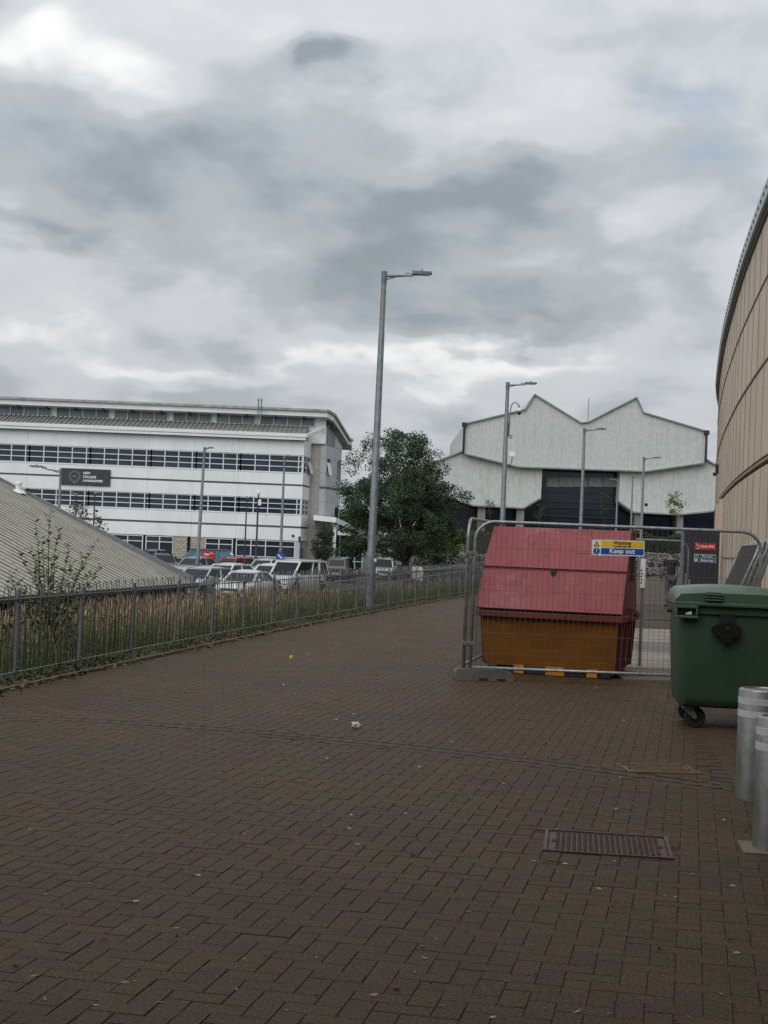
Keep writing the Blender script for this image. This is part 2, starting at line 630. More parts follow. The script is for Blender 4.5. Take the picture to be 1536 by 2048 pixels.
def paver_mat(name, c1, c2, moss):
    m = bpy.data.materials.new(name)
    m.use_nodes = True
    t = m.node_tree
    L = t.links.new
    b = t.nodes['Principled BSDF']
    geo = N(t, 'ShaderNodeNewGeometry')
    oi = N(t, 'ShaderNodeObjectInfo')
    pos = geo.outputs['Position']
    r = math_node(t, 'FRACT', math_node(t, 'ADD', oi.outputs['Random'], geo.outputs['Random Per Island']))
    n1 = N(t, 'ShaderNodeTexNoise', i_Scale=0.55, i_Detail=6.0, i_Roughness=0.6)
    L(pos, n1.inputs['Vector'])
    fac = math_node(t, 'ADD', math_node(t, 'MULTIPLY', r, 0.45), math_node(t, 'MULTIPLY_ADD', n1.outputs['Fac'], 1.5, -0.48), clamp=True)
    mx = N(t, 'ShaderNodeMix', data_type='RGBA')
    L(fac, mx.inputs[0])
    mx.inputs[6].default_value = c1; mx.inputs[7].default_value = c2
    # moss / ochre dirt in patches with a shape of their own
    n2 = N(t, 'ShaderNodeTexNoise', i_Scale=0.9, i_Detail=7.0, i_Roughness=0.65, i_Distortion=0.8)
    L(pos, n2.inputs['Vector'])
    mr = N(t, 'ShaderNodeMapRange')
    mr.inputs[1].default_value = 0.5; mr.inputs[2].default_value = 0.75; mr.inputs[4].default_value = moss
    L(n2.outputs['Fac'], mr.inputs[0])
    mx2 = N(t, 'ShaderNodeMix', data_type='RGBA')
    L(mr.outputs[0], mx2.inputs[0]); L(mx.outputs[2], mx2.inputs[6])
    mx2.inputs[7].default_value = srgb(70, 60, 42)
    # aggregate speckle
    n3 = N(t, 'ShaderNodeTexNoise', i_Scale=90.0, i_Detail=4.0, i_Roughness=0.8)
    L(pos, n3.inputs['Vector'])
    g = N(t, 'ShaderNodeMapRange')
    g.inputs[1].default_value = 0.32; g.inputs[2].default_value = 0.68; g.inputs[3].default_value = 0.18; g.inputs[4].default_value = 1.95
    L(n3.outputs['Fac'], g.inputs[0])
    n5 = N(t, 'ShaderNodeTexNoise', i_Scale=60.0, i_Detail=3.0, i_Roughness=0.7)
    L(pos, n5.inputs['Vector'])
    g2 = N(t, 'ShaderNodeMapRange')
    g2.inputs[1].default_value = 0.3; g2.inputs[2].default_value = 0.7; g2.inputs[3].default_value = 0.62; g2.inputs[4].default_value = 1.3
    L(n5.outputs['Fac'], g2.inputs[0])
    k = math_node(t, 'MULTIPLY', g.outputs[0], g2.outputs[0])
    sc = N(t, 'ShaderNodeVectorMath', operation='SCALE')
    L(mx2.outputs[2], sc.inputs[0]); L(k, sc.inputs['Scale'])
    L(sc.outputs[0], b.inputs['Base Color'])
    b.inputs['Roughness'].default_value = 0.6
    b.inputs['Specular IOR Level'].default_value = PAVE_SPEC
    bp = N(t, 'ShaderNodeBump', i_Strength=0.9, i_Distance=0.006)
    L(n3.outputs['Fac'], bp.inputs['Height'])
    L(bp.outputs[0], b.inputs['Normal'])
    return m


PAVE_SPEC = 0.14
M['paver'] = paver_mat('concrete_block_paver', PAVE_C1, PAVE_C2, 0.35)
M['paver_moss'] = paver_mat('mossy_block_paver', srgb(80, 66, 51), srgb(64, 54, 42), 0.5)
M['joint_sand'] = pmat('dark_joint_sand', srgb(48, 39, 31), srgb(34, 28, 23), scale=20, rough=0.95, bump=0.3, bscale=80, world=True)
M['far_paving'] = pmat('distant_block_paving', srgb(86, 68, 52), srgb(72, 58, 45), scale=0.35, rough=0.6, spec=PAVE_SPEC, grain=0.12, gscale=9, world=True)

ysp = np.concatenate([np.arange(-24, 126, 3.0)])
V, Fq = [], []
for i, y in enumerate(ysp):
    for x in (float(Xf(y)) + 0.22, float(Xf(y)) + 4.0, max(float(fac_x(y)) + 1.0, float(Xf(y)) + 6.0) if y < 62 else 40.0 + 0.2 * y):
        V.append((x, y, -0.0042))
for i in range(len(ysp) - 1):
    for k in range(2):
        a = i * 3 + k
        Fq.append((a, a + 1, a + 4, a + 3))
pavement = structure(link('pavement', np_mesh('pavement', V, Fq, M['joint_sand'])))
V2 = [(v[0], v[1], 0.0) for v in V if v[1] >= 46.0]
rows = len(V2) // 3
F2 = [(i * 3 + k, i * 3 + k + 1, i * 3 + k + 4, i * 3 + k + 3) for i in range(rows - 1) for k in range(2)]
structure(link('far_pavement', np_mesh('far_pavement', V2, F2, M['far_paving'])))

UNIT = 0.1035
TH = math.radians(11.6)
ux = np.array([math.cos(TH), -math.sin(TH)])
vx = np.array([math.sin(TH), math.cos(TH)])
# band of turned bricks that crosses the path
BL = np.array([[-4.2, 13.05], [-3.22, 12.89], [-0.2, 12.4], [1.87, 11.2], [2.3, 10.7], [3.0, 10.2]])
bcoef = np.polyfit(BL[:, 0], BL[:, 1], 2)


def band_y(x):
    return np.polyval(bcoef, x)


# line right of which the bricks lie in courses
LA, LB = np.array(G(1450, 1590)[:2]), np.array(G(1345, 1400)[:2])
ld = (LB - LA) / np.linalg.norm(LB - LA)
ln_ = np.array([ld[1], -ld[0]])            # to the right of the line
MANHOLES = [(1.32, 8.42, 0.70, 0.62, -0.13), (2.16, 11.42, 0.56, 0.40, 0.10)]


def right_zone(c):
    return (((c - LA) @ ln_) > 0) & (c[:, 1] > band_y(c[:, 0]))


def in_manhole(c):
    r = np.zeros(len(c), bool)
    for (x, y, w, d, a) in MANHOLES:
        ca, sa = math.cos(a), math.sin(a)
        lx = (c[:, 0] - x) * ca + (c[:, 1] - y) * sa
        ly = -(c[:, 0] - x) * sa + (c[:, 1] - y) * ca
        r |= (abs(lx) < w / 2 - 0.03) & (abs(ly) < d / 2 - 0.03)
    return r


def visible(c):
    return (abs(c[:, 0]) < 0.272 * c[:, 1] + 1.8) & (c[:, 1] > 3.0) & (c[:, 1] < 47.5)


# herringbone
amax = 480
ii, jj = np.meshgrid(np.arange(-230, 230), np.arange(15, 500))
ii, jj = ii.ravel(), jj.ravel()
kk = (ii + jj) % 4
rec = []                                    # centre, half-u, half-v (in the rotated frame)
H = kk == 0
Vv = kk == 2
cu = np.concatenate([(ii[H] + 1.0) * UNIT, (ii[Vv] + 0.5) * UNIT])
cvv = np.concatenate([(jj[H] + 0.5) * UNIT, (jj[Vv] + 1.0) * UNIT])
hu = np.concatenate([np.full(H.sum(), 1.0), np.full(Vv.sum(), 0.5)]) * UNIT
hv = np.concatenate([np.full(H.sum(), 0.5), np.full(Vv.sum(), 1.0)]) * UNIT
C2 = cu[:, None] * ux + cvv[:, None] * vx
keep = visible(C2) & (C2[:, 0] > Xf(C2[:, 1]) + 0.3) & (C2[:, 0] < fac_x(C2[:, 1]) + 0.3)
keep &= ~((abs(C2[:, 1] - band_y(C2[:, 0])) * np.cos(np.arctan(np.polyval(np.polyder(bcoef), C2[:, 0]))) < 0.19) & (C2[:, 0] > -4.4) & (C2[:, 0] < 3.1))
keep &= ~right_zone(C2) & ~in_manhole(C2)
br_c, br_h, br_a = C2[keep], np.stack([hu, hv], 1)[keep], np.full(keep.sum(), -TH)
br_m = np.zeros(len(br_c), int)
# courses to the right
aa, bb = np.meshgrid(np.arange(0, 60), np.arange(-10, 380))
aa, bb = aa.ravel(), bb.ravel()
cr_ = LA + ((aa * 2 + 1 + (bb % 2) * 1.0) * UNIT)[:, None] * ln_ + ((bb + 0.5) * UNIT)[:, None] * ld
k2 = visible(cr_) & right_zone(cr_) & ~in_manhole(cr_) & (cr_[:, 0] < fac_x(cr_[:, 1]) + 0.3) & (cr_[:, 1] > band_y(cr_[:, 0]) + 0.2)
cr_ = cr_[k2]
br_c = np.concatenate([br_c, cr_])
br_h = np.concatenate([br_h, np.tile([UNIT, UNIT * 0.5], (len(cr_), 1))])
br_a = np.concatenate([br_a, np.full(len(cr_), math.atan2(ln_[1], ln_[0]))])
br_m = np.concatenate([br_m, (rng.random(len(cr_)) < 0.75).astype(int)])
# the band: three rows, the middle one turned
bc, bh, ba = [], [], []
xk = -4.3
while xk < 3.05:
    sl = np.polyval(np.polyder(bcoef), xk)
    ang = math.atan(sl)
    nrm = np.array([-math.sin(ang), math.cos(ang)])
    c0 = np.array([xk, band_y(xk)])
    bc.append(c0); bh.append((UNIT, UNIT * 0.5)); ba.append(ang + math.radians(33))
    xk += UNIT * 1.02 / max(math.cos(ang), 0.5) * math.cos(ang) * 1.12
nb_mid = len(bc)
for side in (-0.165, 0.165):
    xk = -4.3
    while xk < 3.05:
        sl = np.polyval(np.polyder(bcoef), xk)
        ang = math.atan(sl)
        nrm = np.array([-math.sin(ang), math.cos(ang)])
        bc.append(np.array([xk, band_y(xk)]) + nrm * side); bh.append((UNIT, UNIT * 0.5)); ba.append(ang)
        xk += 2 * UNIT * math.cos(ang)
bc, bh, ba = np.array(bc), np.array(bh), np.array(ba)
kb = visible(bc) & ~in_manhole(bc)
nb0 = len(br_c)
br_c = np.concatenate([br_c, bc[kb]]); br_h = np.concatenate([br_h, bh[kb]]); br_a = np.concatenate([br_a, ba[kb]])
br_m = np.concatenate([br_m, np.ones(kb.sum(), int)])
nb = len(br_c)
br_z = rng.normal(0, 0.0006, nb)
br_z[nb0:] += 0.0012
sag = 0.0010 * np.sin(br_c[:, 0] * 1.7 + 0.6) * np.sin(br_c[:, 1] * 0.9)
br_z += sag
br_tx, br_ty = rng.normal(0, 0.005, nb), rng.normal(0, 0.005, nb)
br_a = br_a + rng.normal(0, 0.006, nb)

# the 300 largest in the picture are objects of their own
dist = br_c[:, 1] + 0.25 * abs(br_c[:, 0])
inview = abs(br_c[:, 0]) < 0.256 * br_c[:, 1] + 0.02
inview &= br_c[:, 1] > 5.0
order = np.argsort(np.where(inview, dist, 1e9))[:300]
own = np.zeros(nb, bool)
own[order] = True
GAP, CH = 0.0016, 0.0022


def paver_template(hu_, hv_):
    a, b_ = hu_ - GAP, hv_ - GAP
    c, d = a - CH, b_ - CH
    vs = []
    for (x, y, z) in ((a, b_, -0.05), (a, b_, -CH * 1.1), (c, d, 0.0)):
        for sx, sy in ((-1, -1), (1, -1), (1, 1), (-1, 1)):
            vs.append((sx * x, sy * y, z))
    fs = [(8, 9, 10, 11)]
    for lo in (0, 4):
        for k in range(4):
            k1 = (k + 1) % 4
            fs.append((lo + k, lo + k1, lo + 4 + k1, lo + 4 + k))
    return vs, fs


tmpl = {}
for hu_, hv_ in ((UNIT, UNIT * 0.5), (UNIT * 0.5, UNIT)):
    for mi in (0, 1):
        vs, fs = paver_template(hu_, hv_)
        me = bpy.data.meshes.new('paver')
        me.from_pydata(vs, [], fs)
        me.materials.append(M['paver_moss'] if mi else M['paver'])
        tmpl[(round(hu_, 4), mi)] = me
for i in order:
    o = link('paver', tmpl[(round(float(br_h[i, 0]), 4), int(br_m[i]))], pavement)
    o.location = (br_c[i, 0], br_c[i, 1], br_z[i])
    o.rotation_euler = (br_tx[i], br_ty[i], br_a[i])
# the rest are one sheet of real bricks
rest = np.where(~own)[0]
sgn = np.array([(-1, -1), (1, -1), (1, 1), (-1, 1)], float)
ca, sa = np.cos(br_a[rest])[:, None], np.sin(br_a[rest])[:, None]
rings = []
for inset, zz in ((GAP, -0.0052), (GAP + CH, 0.0)):
    lx = sgn[None, :, 0] * (br_h[rest, 0] - inset)[:, None]
    ly = sgn[None, :, 1] * (br_h[rest, 1] - inset)[:, None]
    X = br_c[rest, 0][:, None] + lx * ca - ly * sa
    Y = br_c[rest, 1][:, None] + lx * sa + ly * ca
    Z = zz + br_z[rest][:, None] + lx * br_ty[rest][:, None] * -1 + ly * br_tx[rest][:, None]
    rings.append(np.stack([X, Y, Z], -1))
VV = np.concatenate(rings, 1).reshape(-1, 3)
base = np.arange(len(rest))[:, None, None] * 8
pat = np.array([(4, 5, 6, 7), (0, 1, 5, 4), (1, 2, 6, 5), (2, 3, 7, 6), (3, 0, 4, 7)])
FF = (base + pat[None]).reshape(-1, 4)
o = link('paver_field', np_mesh('paver_field', VV, FF, [M['paver'], M['paver_moss']], np.repeat(br_m[rest], 5)), pavement)
o['kind'] = 'stuff'

# concrete pad and slabs beside the skip
M['pad_light'] = pmat('pale_concrete', srgb(146, 138, 128), srgb(120, 112, 104), scale=1.5, rough=0.85, bump=0.1, bscale=30, stain=srgb(84, 76, 68), stain_scale=1.1, stain_amt=0.6, world=True)
M['pad_dark'] = pmat('worn_concrete', srgb(112, 104, 98), srgb(92, 84, 80), scale=1.5, rough=0.85, stain=srgb(72, 64, 58), stain_scale=1.3, stain_amt=0.6, world=True)


def pad(name, x0, x1, y0, y1, mat, h):
    mb = MB()
    c, s_ = math.cos(-0.10), math.sin(-0.10)
    q = []
    for x, y in ((x0, y0), (x1, y0), (x1, y1), (x0, y1)):
        q.append((x, y + (x - x0) * -0.02, 0.0))
    mb.prism([(a, b_, -0.03) for a, b_, z in q], (0, 0, 0.03 + h))
    return structure(mb.build(name, mat, bevel=0.006))


pad('concrete_slab', 3.15, 5.5, 19.25, 21.0, M['pad_dark'], 0.022)
pad('concrete_slab', 3.3, 6.0, 21.03, 24.6, M['pad_light'], 0.030)
pad('concrete_slab', 3.6, 6.6, 24.63, 27.4, M['pad_dark'], 0.024)
pad('concrete_slab', 3.9, 7.2, 27.43, 32.2, M['pad_light'], 0.028)

# ------------------------------------------------------------------ edging and leaf litter under the fence
kb_ = MB()
yy = np.arange(11.0, 72, 0.9)
for i in range(len(yy) - 1):
    a = Vector((float(Xf(yy[i])) + 0.26, yy[i], -0.01))
    b_ = Vector((float(Xf(yy[i + 1])) + 0.26, yy[i + 1] - 0.012, -0.01))
    kb_.beam(a, b_, 0.055, 0.09)
M['edging'] = pmat('mossy_concrete_edging', srgb(92, 86, 72), srgb(70, 68, 52), scale=4, rough=0.9, bump=0.2, bscale=30, stain=srgb(52, 56, 34), stain_scale=2.5, stain_amt=0.7, world=True)
structure(kb_.build('kerb', M['edging'], bevel=0.006))


def leaf_quads(pos, size, jit, up=0.6, aspect=0.55, seed=1):
    """small folded leaf-shaped quads: arrays of verts and faces"""
    r = np.random.default_rng(seed)
    n = len(pos)
    d = r.normal(size=(n, 3)); d[:, 2] *= up
    d /= np.linalg.norm(d, axis=1)[:, None] + 1e-9
    q = r.normal(size=(n, 3))
    s_ = np.cross(d, q); s_ /= np.linalg.norm(s_, axis=1)[:, None] + 1e-9
    L_ = size * (1 + jit * (r.random(n) - 0.5))[:, None]
    W = L_ * aspect
    nrm = np.cross(d, s_)
    V_ = np.stack([pos - d * L_ * 0.5, pos + s_ * W * 0.5 + nrm * W * 0.12, pos + d * L_ * 0.5, pos - s_ * W * 0.5 + nrm * W * 0.12], 1).reshape(-1, 3)
    F_ = np.arange(4 * n).reshape(-1, 4)
    return V_, F_


M['litter_leaf'] = pmat('fallen_leaf', srgb(104, 90, 62), srgb(74, 62, 46), scale=3, rough=0.85, rand=0.5)
M['green_weed'] = pmat('low_weed', srgb(78, 88, 48), srgb(56, 70, 36), scale=3, rough=0.8, rand=0.4)
n = 9000
yl = 11 + 44 * rng.random(n) ** 1.3
clump = np.sin(yl * 2.1) + np.sin(yl * 0.83 + 1.0) + rng.normal(0, 0.6, n)
yl = yl[clump > -0.9]
n = len(yl)
xl = Xf(yl) + 0.10 + np.abs(rng.normal(0, 0.14, n)) * np.sign(rng.random(n) - 0.35)
pl = np.stack([xl, yl, np.full(n, 0.012) + 0.02 * rng.random(n) + ground_z(xl, yl)], 1)
V_, F_ = leaf_quads(pl, 0.055, 0.9, up=0.25, seed=3)
tag(link('fallen_leaves', np_mesh('fallen_leaves', V_, F_, M['litter_leaf'])), 'brown dead leaves drifted along the foot of the railing fence', 'leaves', kind='stuff')
n = 9000
yl = 11 + 50 * rng.random(n) ** 1.3
cl = (np.sin(yl * 1.4 + 2) + rng.normal(0, 0.7, n)) > -0.2
yl = yl[cl]
n = len(yl)
xl = Xf(yl) - 0.05 + rng.normal(0, 0.14, n)
pl = np.stack([xl, yl, 0.02 + 0.08 * rng.random(n) ** 2 + ground_z(xl, yl)], 1)
V_, F_ = leaf_quads(pl, 0.06, 0.9, up=1.0, aspect=0.35, seed=4)
tag(link('low_weeds', np_mesh('low_weeds', V_, F_, M['green_weed'])), 'low green weeds growing under the bottom rail of the fence', 'weeds', kind='stuff')

# ------------------------------------------------------------------ tall grass behind the fence
M['dry_grass'] = pmat('dry_grass_stalk', srgb(166, 144, 112), srgb(112, 96, 72), scale=0.8, rough=0.8, rand=0.5, world=True)
M['green_grass'] = pmat('green_grass_blade', srgb(104, 110, 66), srgb(70, 80, 48), scale=0.8, rough=0.75, rand=0.45, world=True)


def grass_blades(pos, h, w, lean, seed, head=0.0):
    r = np.random.default_rng(seed)
    n = len(pos)
    a = r.random(n) * 2 * math.pi
    dx = np.stack([np.cos(a), np.sin(a), np.zeros(n)], 1)
    b = r.random(n) * 2 * math.pi
    lv = np.stack([np.cos(b), np.sin(b), np.zeros(n)], 1) * (lean * h * r.random(n))[:, None]
    up = np.stack([np.zeros(n), np.zeros(n), h], 1)
    w = w[:, None]
    p0, p1, p2 = pos, pos + up * 0.55 + lv * 0.35, pos + up + lv
    if head > 0:
        q = pos + up * 0.80 + lv * 0.7
        V_ = np.stack([p0 - dx * w * .5, p0 + dx * w * .5, q + dx * w * .4, q - dx * w * .4, q + (p2 - q) * .4 + dx * w * head, p2, q + (p2 - q) * .4 - dx * w * head], 1).reshape(-1, 3)
        base = np.arange(n)[:, None] * 7
        F_ = np.concatenate([base + np.array([0, 1, 2, 3]), base + np.array([3, 2, 4, 6])], 0)
        F3 = base + np.array([6, 4, 5, 5])
        # the tip as a quad with a doubled corner is avoided: reuse a thin quad
        V_ = V_.reshape(n, 7, 3)
        tip = V_[:, 5] + dx * 0.0015
        V_ = np.concatenate([V_, tip[:, None]], 1).reshape(-1, 3)
        base = np.arange(n)[:, None] * 8
        F_ = np.concatenate([base + np.array([0, 1, 2, 3]), base + np.array([3, 2, 4, 6]), base + np.array([6, 4, 7, 5])], 0)
        return V_, F_
    V_ = np.stack([p0 - dx * w * .5, p0 + dx * w * .5, p1 + dx * w * .4, p1 - dx * w * .4, p2 + dx * w * .05, p2 - dx * w * .05], 1).reshape(-1, 3)
    base = np.arange(n)[:, None] * 6
    F_ = np.concatenate([base + np.array([0, 1, 2, 3]), base + np.array([3, 2, 4, 5])], 0)
    return V_, F_


def grass_spots(n, y0, y1, d0, d1, seed, pw=1.4):
    r = np.random.default_rng(seed)
    y = y0 + (y1 - y0) * r.random(n) ** pw
    d = d0 + (d1 - d0) * r.random(n)
    x = Xf(y) - d
    return np.stack([x, y, ground_z(x, y) - 0.03], 1), d


ps, d = grass_spots(30000, 12.0, 62.0, 0.4, 2.8, 11)
patch = np.sin(ps[:, 1] * 0.55 + 0.4) + 0.7 * np.sin(ps[:, 1] * 1.3 + 2) + rng.normal(0, 0.8, len(ps))
dens = np.interp(ps[:, 1], [12, 17, 19.5, 23, 30, 34, 40, 62], [0.15, 0.25, 0.75, 1.0, 0.8, 0.4, 0.25, 0.15])
ps = ps[(patch > -0.3) & (rng.random(len(ps)) < dens)]
h = 0.22 + 0.50 * rng.random(len(ps)) - ground_z(ps[:, 0], ps[:, 1]) * 0.6
h *= np.where(ps[:, 1] > 36, 0.8, 1.0)
V_, F_ = grass_blades(ps, h, 0.0035 + 0.003 * rng.random(len(ps)), 0.40, 12, head=1.8)
tag(link('dry_grass', np_mesh('dry_grass', V_, F_, M['dry_grass'])), 'tall dry straw-coloured grass standing behind the railing fence', 'grass', kind='stuff')
ps, d = grass_spots(46000, 12.0, 75.0, 0.15, 4.2, 13)
h = 0.22 + 0.36 * rng.random(len(ps))
V_, F_ = grass_blades(ps, h, 0.006 + 0.005 * rng.random(len(ps)), 0.55, 14)
tag(link('green_grass', np_mesh('green_grass', V_, F_, M['green_grass'])), 'green grass tufts at the foot of the dry stalks behind the fence', 'grass', kind='stuff')
ps, d = grass_spots(30000, 34.0, 92.0, 1.2, 11.0, 15, pw=1.0)
h = 0.12 + 0.24 * rng.random(len(ps))
V_, F_ = grass_blades(ps, h, np.full(len(ps), 0.03), 0.5, 16)
tag(link('verge_grass', np_mesh('verge_grass', V_, F_, M['green_grass'])), 'rough grass bank sloping from the fence down to the car park', 'grass', kind='stuff')

# broad-leaved weeds with brown stalks near the shrub
n = 5200
yl = 12.5 + 8.5 * rng.random(n)
dl = 0.35 + 1.9 * rng.random(n)
cl_ = np.sin(yl * 3.1) + np.sin(dl * 5 + yl) + rng.normal(0, 0.5, n) > 0.1
yl, dl = yl[cl_], dl[cl_]
xl = Xf(yl) - dl
pl = np.stack([xl, yl, ground_z(xl, yl) + 0.05 + 0.6 * rng.random(len(yl)) ** 1.3], 1)
V_, F_ = leaf_quads(pl, 0.085, 0.9, up=0.8, aspect=0.42, seed=27)
tag(link('leafy_weeds', np_mesh('leafy_weeds', V_, F_, M['green_weed'])), 'leafy green weeds crowding round the foot of the young shrub', 'weeds', kind='stuff')
# ------------------------------------------------------------------ railing fence with hooped tops
fence = thing('railing_fence', 'grey bow-top railing fence running along the paved path', 'fence', (0, 0, 0))


def arc_pts(y0, y1, step):
    pts, y, acc = [], y0, 0.0
    px_, py_ = float(Xf(y0)), y0
    pts.append((px_, py_))
    while y < y1:
        y += 0.01
        x = float(Xf(y))
        acc += math.hypot(x - px_, y - py_)
        px_, py_ = x, y
        if acc >= step:
            pts.append((x, y)); acc = 0.0
    return pts


SP = 1.88
posts = arc_pts(12.25, 74.0, SP)
# one post
pm = MB()
pm.box((0, 0, 0.46), (0.030, 0.052, 1.02))
pm.lathe([(0.026, -0.015), (0.026, 0.015)], 12, (0, 0, 0.97), axis='X')
for z in (0.15, 0.21, 0.80, 0.86):
    pm.lathe([(0.011, 0.0), (0.011, 0.022), (0.006, 0.026)], 8, (0.012, 0, z), axis='X')
post_me = pm.mesh('post', M['galv_dark'])
# one hoop: two bars joined by a bow, 0.125 m wide
HW = 0.0625
pts = [(0, -HW, 0.10)] + [(0, -HW, 0.93)] + [(0, -HW * math.cos(t), 0.945 + 0.085 * math.sin(t)) for t in np.linspace(0.1, math.pi - 0.1, 7)] + [(0, HW, 0.93), (0, HW, 0.10)]
hm = MB()
hm.tube(pts, 0.0062, 5)
hoop_me = hm.mesh('hoop', M['galv_dark'], smooth=True)
NH = 9
for i, (x, y) in enumerate(posts):
    nx_, ny_ = posts[min(i + 1, len(posts) - 1)]
    if i == len(posts) - 1:
        px_, py_ = posts[i - 1]
        ang = math.atan2(x - px_, y - py_)
    else:
        ang = math.atan2(nx_ - x, ny_ - y)
    po = link('post', post_me, fence, (x, y, random.gauss(0, 0.006)), -ang)
    po.rotation_euler = (random.gauss(0, 0.008), random.gauss(0, 0.012), -ang)
    if i == len(posts) - 1:
        break
    d = Vector((nx_ - x, ny_ - y, 0))
    a, b = Vector((x, y, 0)) + d * 0.012, Vector((nx_, ny_, 0)) - d * 0.012
    for z, nm in ((0.885, 'top_rail'), (0.105, 'bottom_rail')):
        MB().beam(a + Vector((0, 0, z)), b + Vector((0, 0, z)), 0.036, 0.012).build(nm, M['galv_dark'], fence)
    for k in range(NH):
        t = (k + 0.5) / NH
        q = Vector((x, y, 0)) + d * (0.03 + 0.94 * t)
        o = link('hoop', hoop_me, fence, q)
        o.rotation_euler = (random.gauss(0, 0.012), random.gauss(0, 0.015), -ang + random.gauss(0, 0.02))


# ------------------------------------------------------------------ street lamps
def lamp(label, loc, height, arm=1.1, side=1, r0=0.085, rise=0.06, mat='galv', group=None, door=1.35, name='street_lamp', tilt=0.0, cat='street lamp', headlen=0.52):
    t = thing(name, label, cat, loc, 0.0, group)
    t.rotation_euler = (0, tilt, 0)
    p = MB()
    p.tube([(0, 0, -0.1), (0, 0, door - 0.05), (0, 0, door), (0, 0, door + 0.10), (0, 0, height * 0.82), (0, 0, height * 0.822), (0, 0, height)],
           [r0 * 1.18, r0 * 1.15, r0 * 1.15, r0 * 0.86, r0 * 0.66, r0 * 0.60, r0 * 0.55], 14)
    p.build('pole', M[mat], t, autosmooth=35)
    MB().box((0.0, -r0 * 1.12, door * 0.5), (0.11, 0.02, 0.5)).build('access_door', M[mat], t, bevel=0.004)
    a = MB()
    a.tube([(0, 0, height - 0.10), (side * arm * 0.42, 0, height - 0.10 + rise * 0.5), (side * (arm - headlen), 0, height - 0.10 + rise)], [0.035, 0.028, 0.026], 8)
    a.tube([(0, 0, height - 0.20), (side * arm * 0.30, 0, height - 0.10 + rise * 0.35)], 0.016, 6)
    a.lathe([(r0 * 0.62, height - 0.26), (r0 * 0.62, height + 0.015)], 12)
    a.build('bracket_arm', M[mat], t, autosmooth=35)
    hx0, hx1 = arm - headlen - 0.05, arm
    z = height - 0.10 + rise + 0.01
    MB().box((side * (hx0 + 0.03), 0, z), (0.17, 0.10, 0.10)).build('spigot', M['galv_light'], t, bevel=0.012)
    hd = MB()
    hd.prism([(side * (hx0 + 0.10), -0.13, z - 0.01), (side * (hx1), -0.11, z + 0.03), (side * hx1, -0.11, z + 0.075), (side * (hx0 + 0.10), -0.13, z + 0.075)], (0, 0.25, 0))
    head = hd.build('lantern', M['galv_dark'], t, bevel=0.012)
    MB().box((side * ((hx0 + hx1) / 2 + 0.08), 0, z + 0.005), (headlen * 0.6, 0.18, 0.02)).build('lens', M['lamp_glass'], head)
    MB().lathe([(0.028, 0), (0.028, 0.05), (0.012, 0.065)], 10, (side * ((hx0 + hx1) / 2 + 0.04), 0, z + 0.075)).build('photocell', M['galv_light'], head)
    return t


GP = 'lamp posts along the paved path'
l1 = lamp('tall grey street lamp by the railing fence, nearest and tallest in view', (-0.27, 35.8, 0), 8.12, 1.14, r0=0.11, group=GP, tilt=0.006)
MB().box((0.10, -0.09, 1.22), (0.06, 0.02, 0.07)).build('sticker', M['white_paint'], l1)
l2 = lamp('grey street lamp with a hooked camera dome hanging from its pole', (4.64, 58.6, 0), 8.1, 1.14, r0=0.125, group=GP, door=1.6)
cc = MB()
cc.tube([(0.10, 0, 6.0), (0.13, 0, 6.9), (0.16, 0, 7.18), (0.24, 0, 7.32), (0.36, 0, 7.34), (0.46, 0, 7.24), (0.49, 0, 7.1)], 0.028, 8)
arm_ = cc.build('camera_arm', M['galv_light'], l2, smooth=True)
MB().lathe([(0.06, 7.12), (0.085, 7.05), (0.085, 6.98)], 12, (0.49, 0, 0)).build('camera_housing', M['white_paint'], arm_, smooth=True)
MB().lathe([(0.085, 6.975), (0.075, 6.90), (0.03, 6.86)], 12, (0.49, 0, 0)).build('camera_dome', M['black_plastic'], arm_, smooth=True)
MB().box((0.20, 0, 6.0), (0.12, 0.1, 0.16)).build('junction_box', M['galv_light'], l2, bevel=0.01)
MB().box((0.27, 0, 5.3), (0.24, 0.12, 0.2)).build('junction_box', M['white_paint'], l2, bevel=0.01)
cb = MB(); cb.tube([(0.28, 0, 5.2), (0.27, 0, 5.0), (0.12, 0, 4.8)], 0.018, 6); cb.build('cable', M['black_plastic'], l2)
lamp('grey street lamp in front of the dark central opening of the white hall', (10.39, 79.0, 0), 8.1, 1.15, r0=0.125, group=GP)
l4 = lamp('grey street lamp before the hall\'s right wing, carrying a small ball camera', (17.19, 100.0, 0), 8.05, 1.15, r0=0.125, group=GP)
MB().lathe([(0.05, 5.0), (0.11, 4.95), (0.11, 4.85), (0.03, 4.76)], 12, (0.26, 0, 0)).build('camera_dome', M['black_plastic'], l4, smooth=True)
lamp('slender grey lamp just left of the one with the ball camera', (20.45, 124.0, 0), 8.0, 1.2, r0=0.11, group=GP)
lamp('short-armed grey lamp standing at the dark opening\'s right edge', (20.0, 129.0, 0.0), 7.9, 0.75, side=-1, r0=0.11, group=GP)
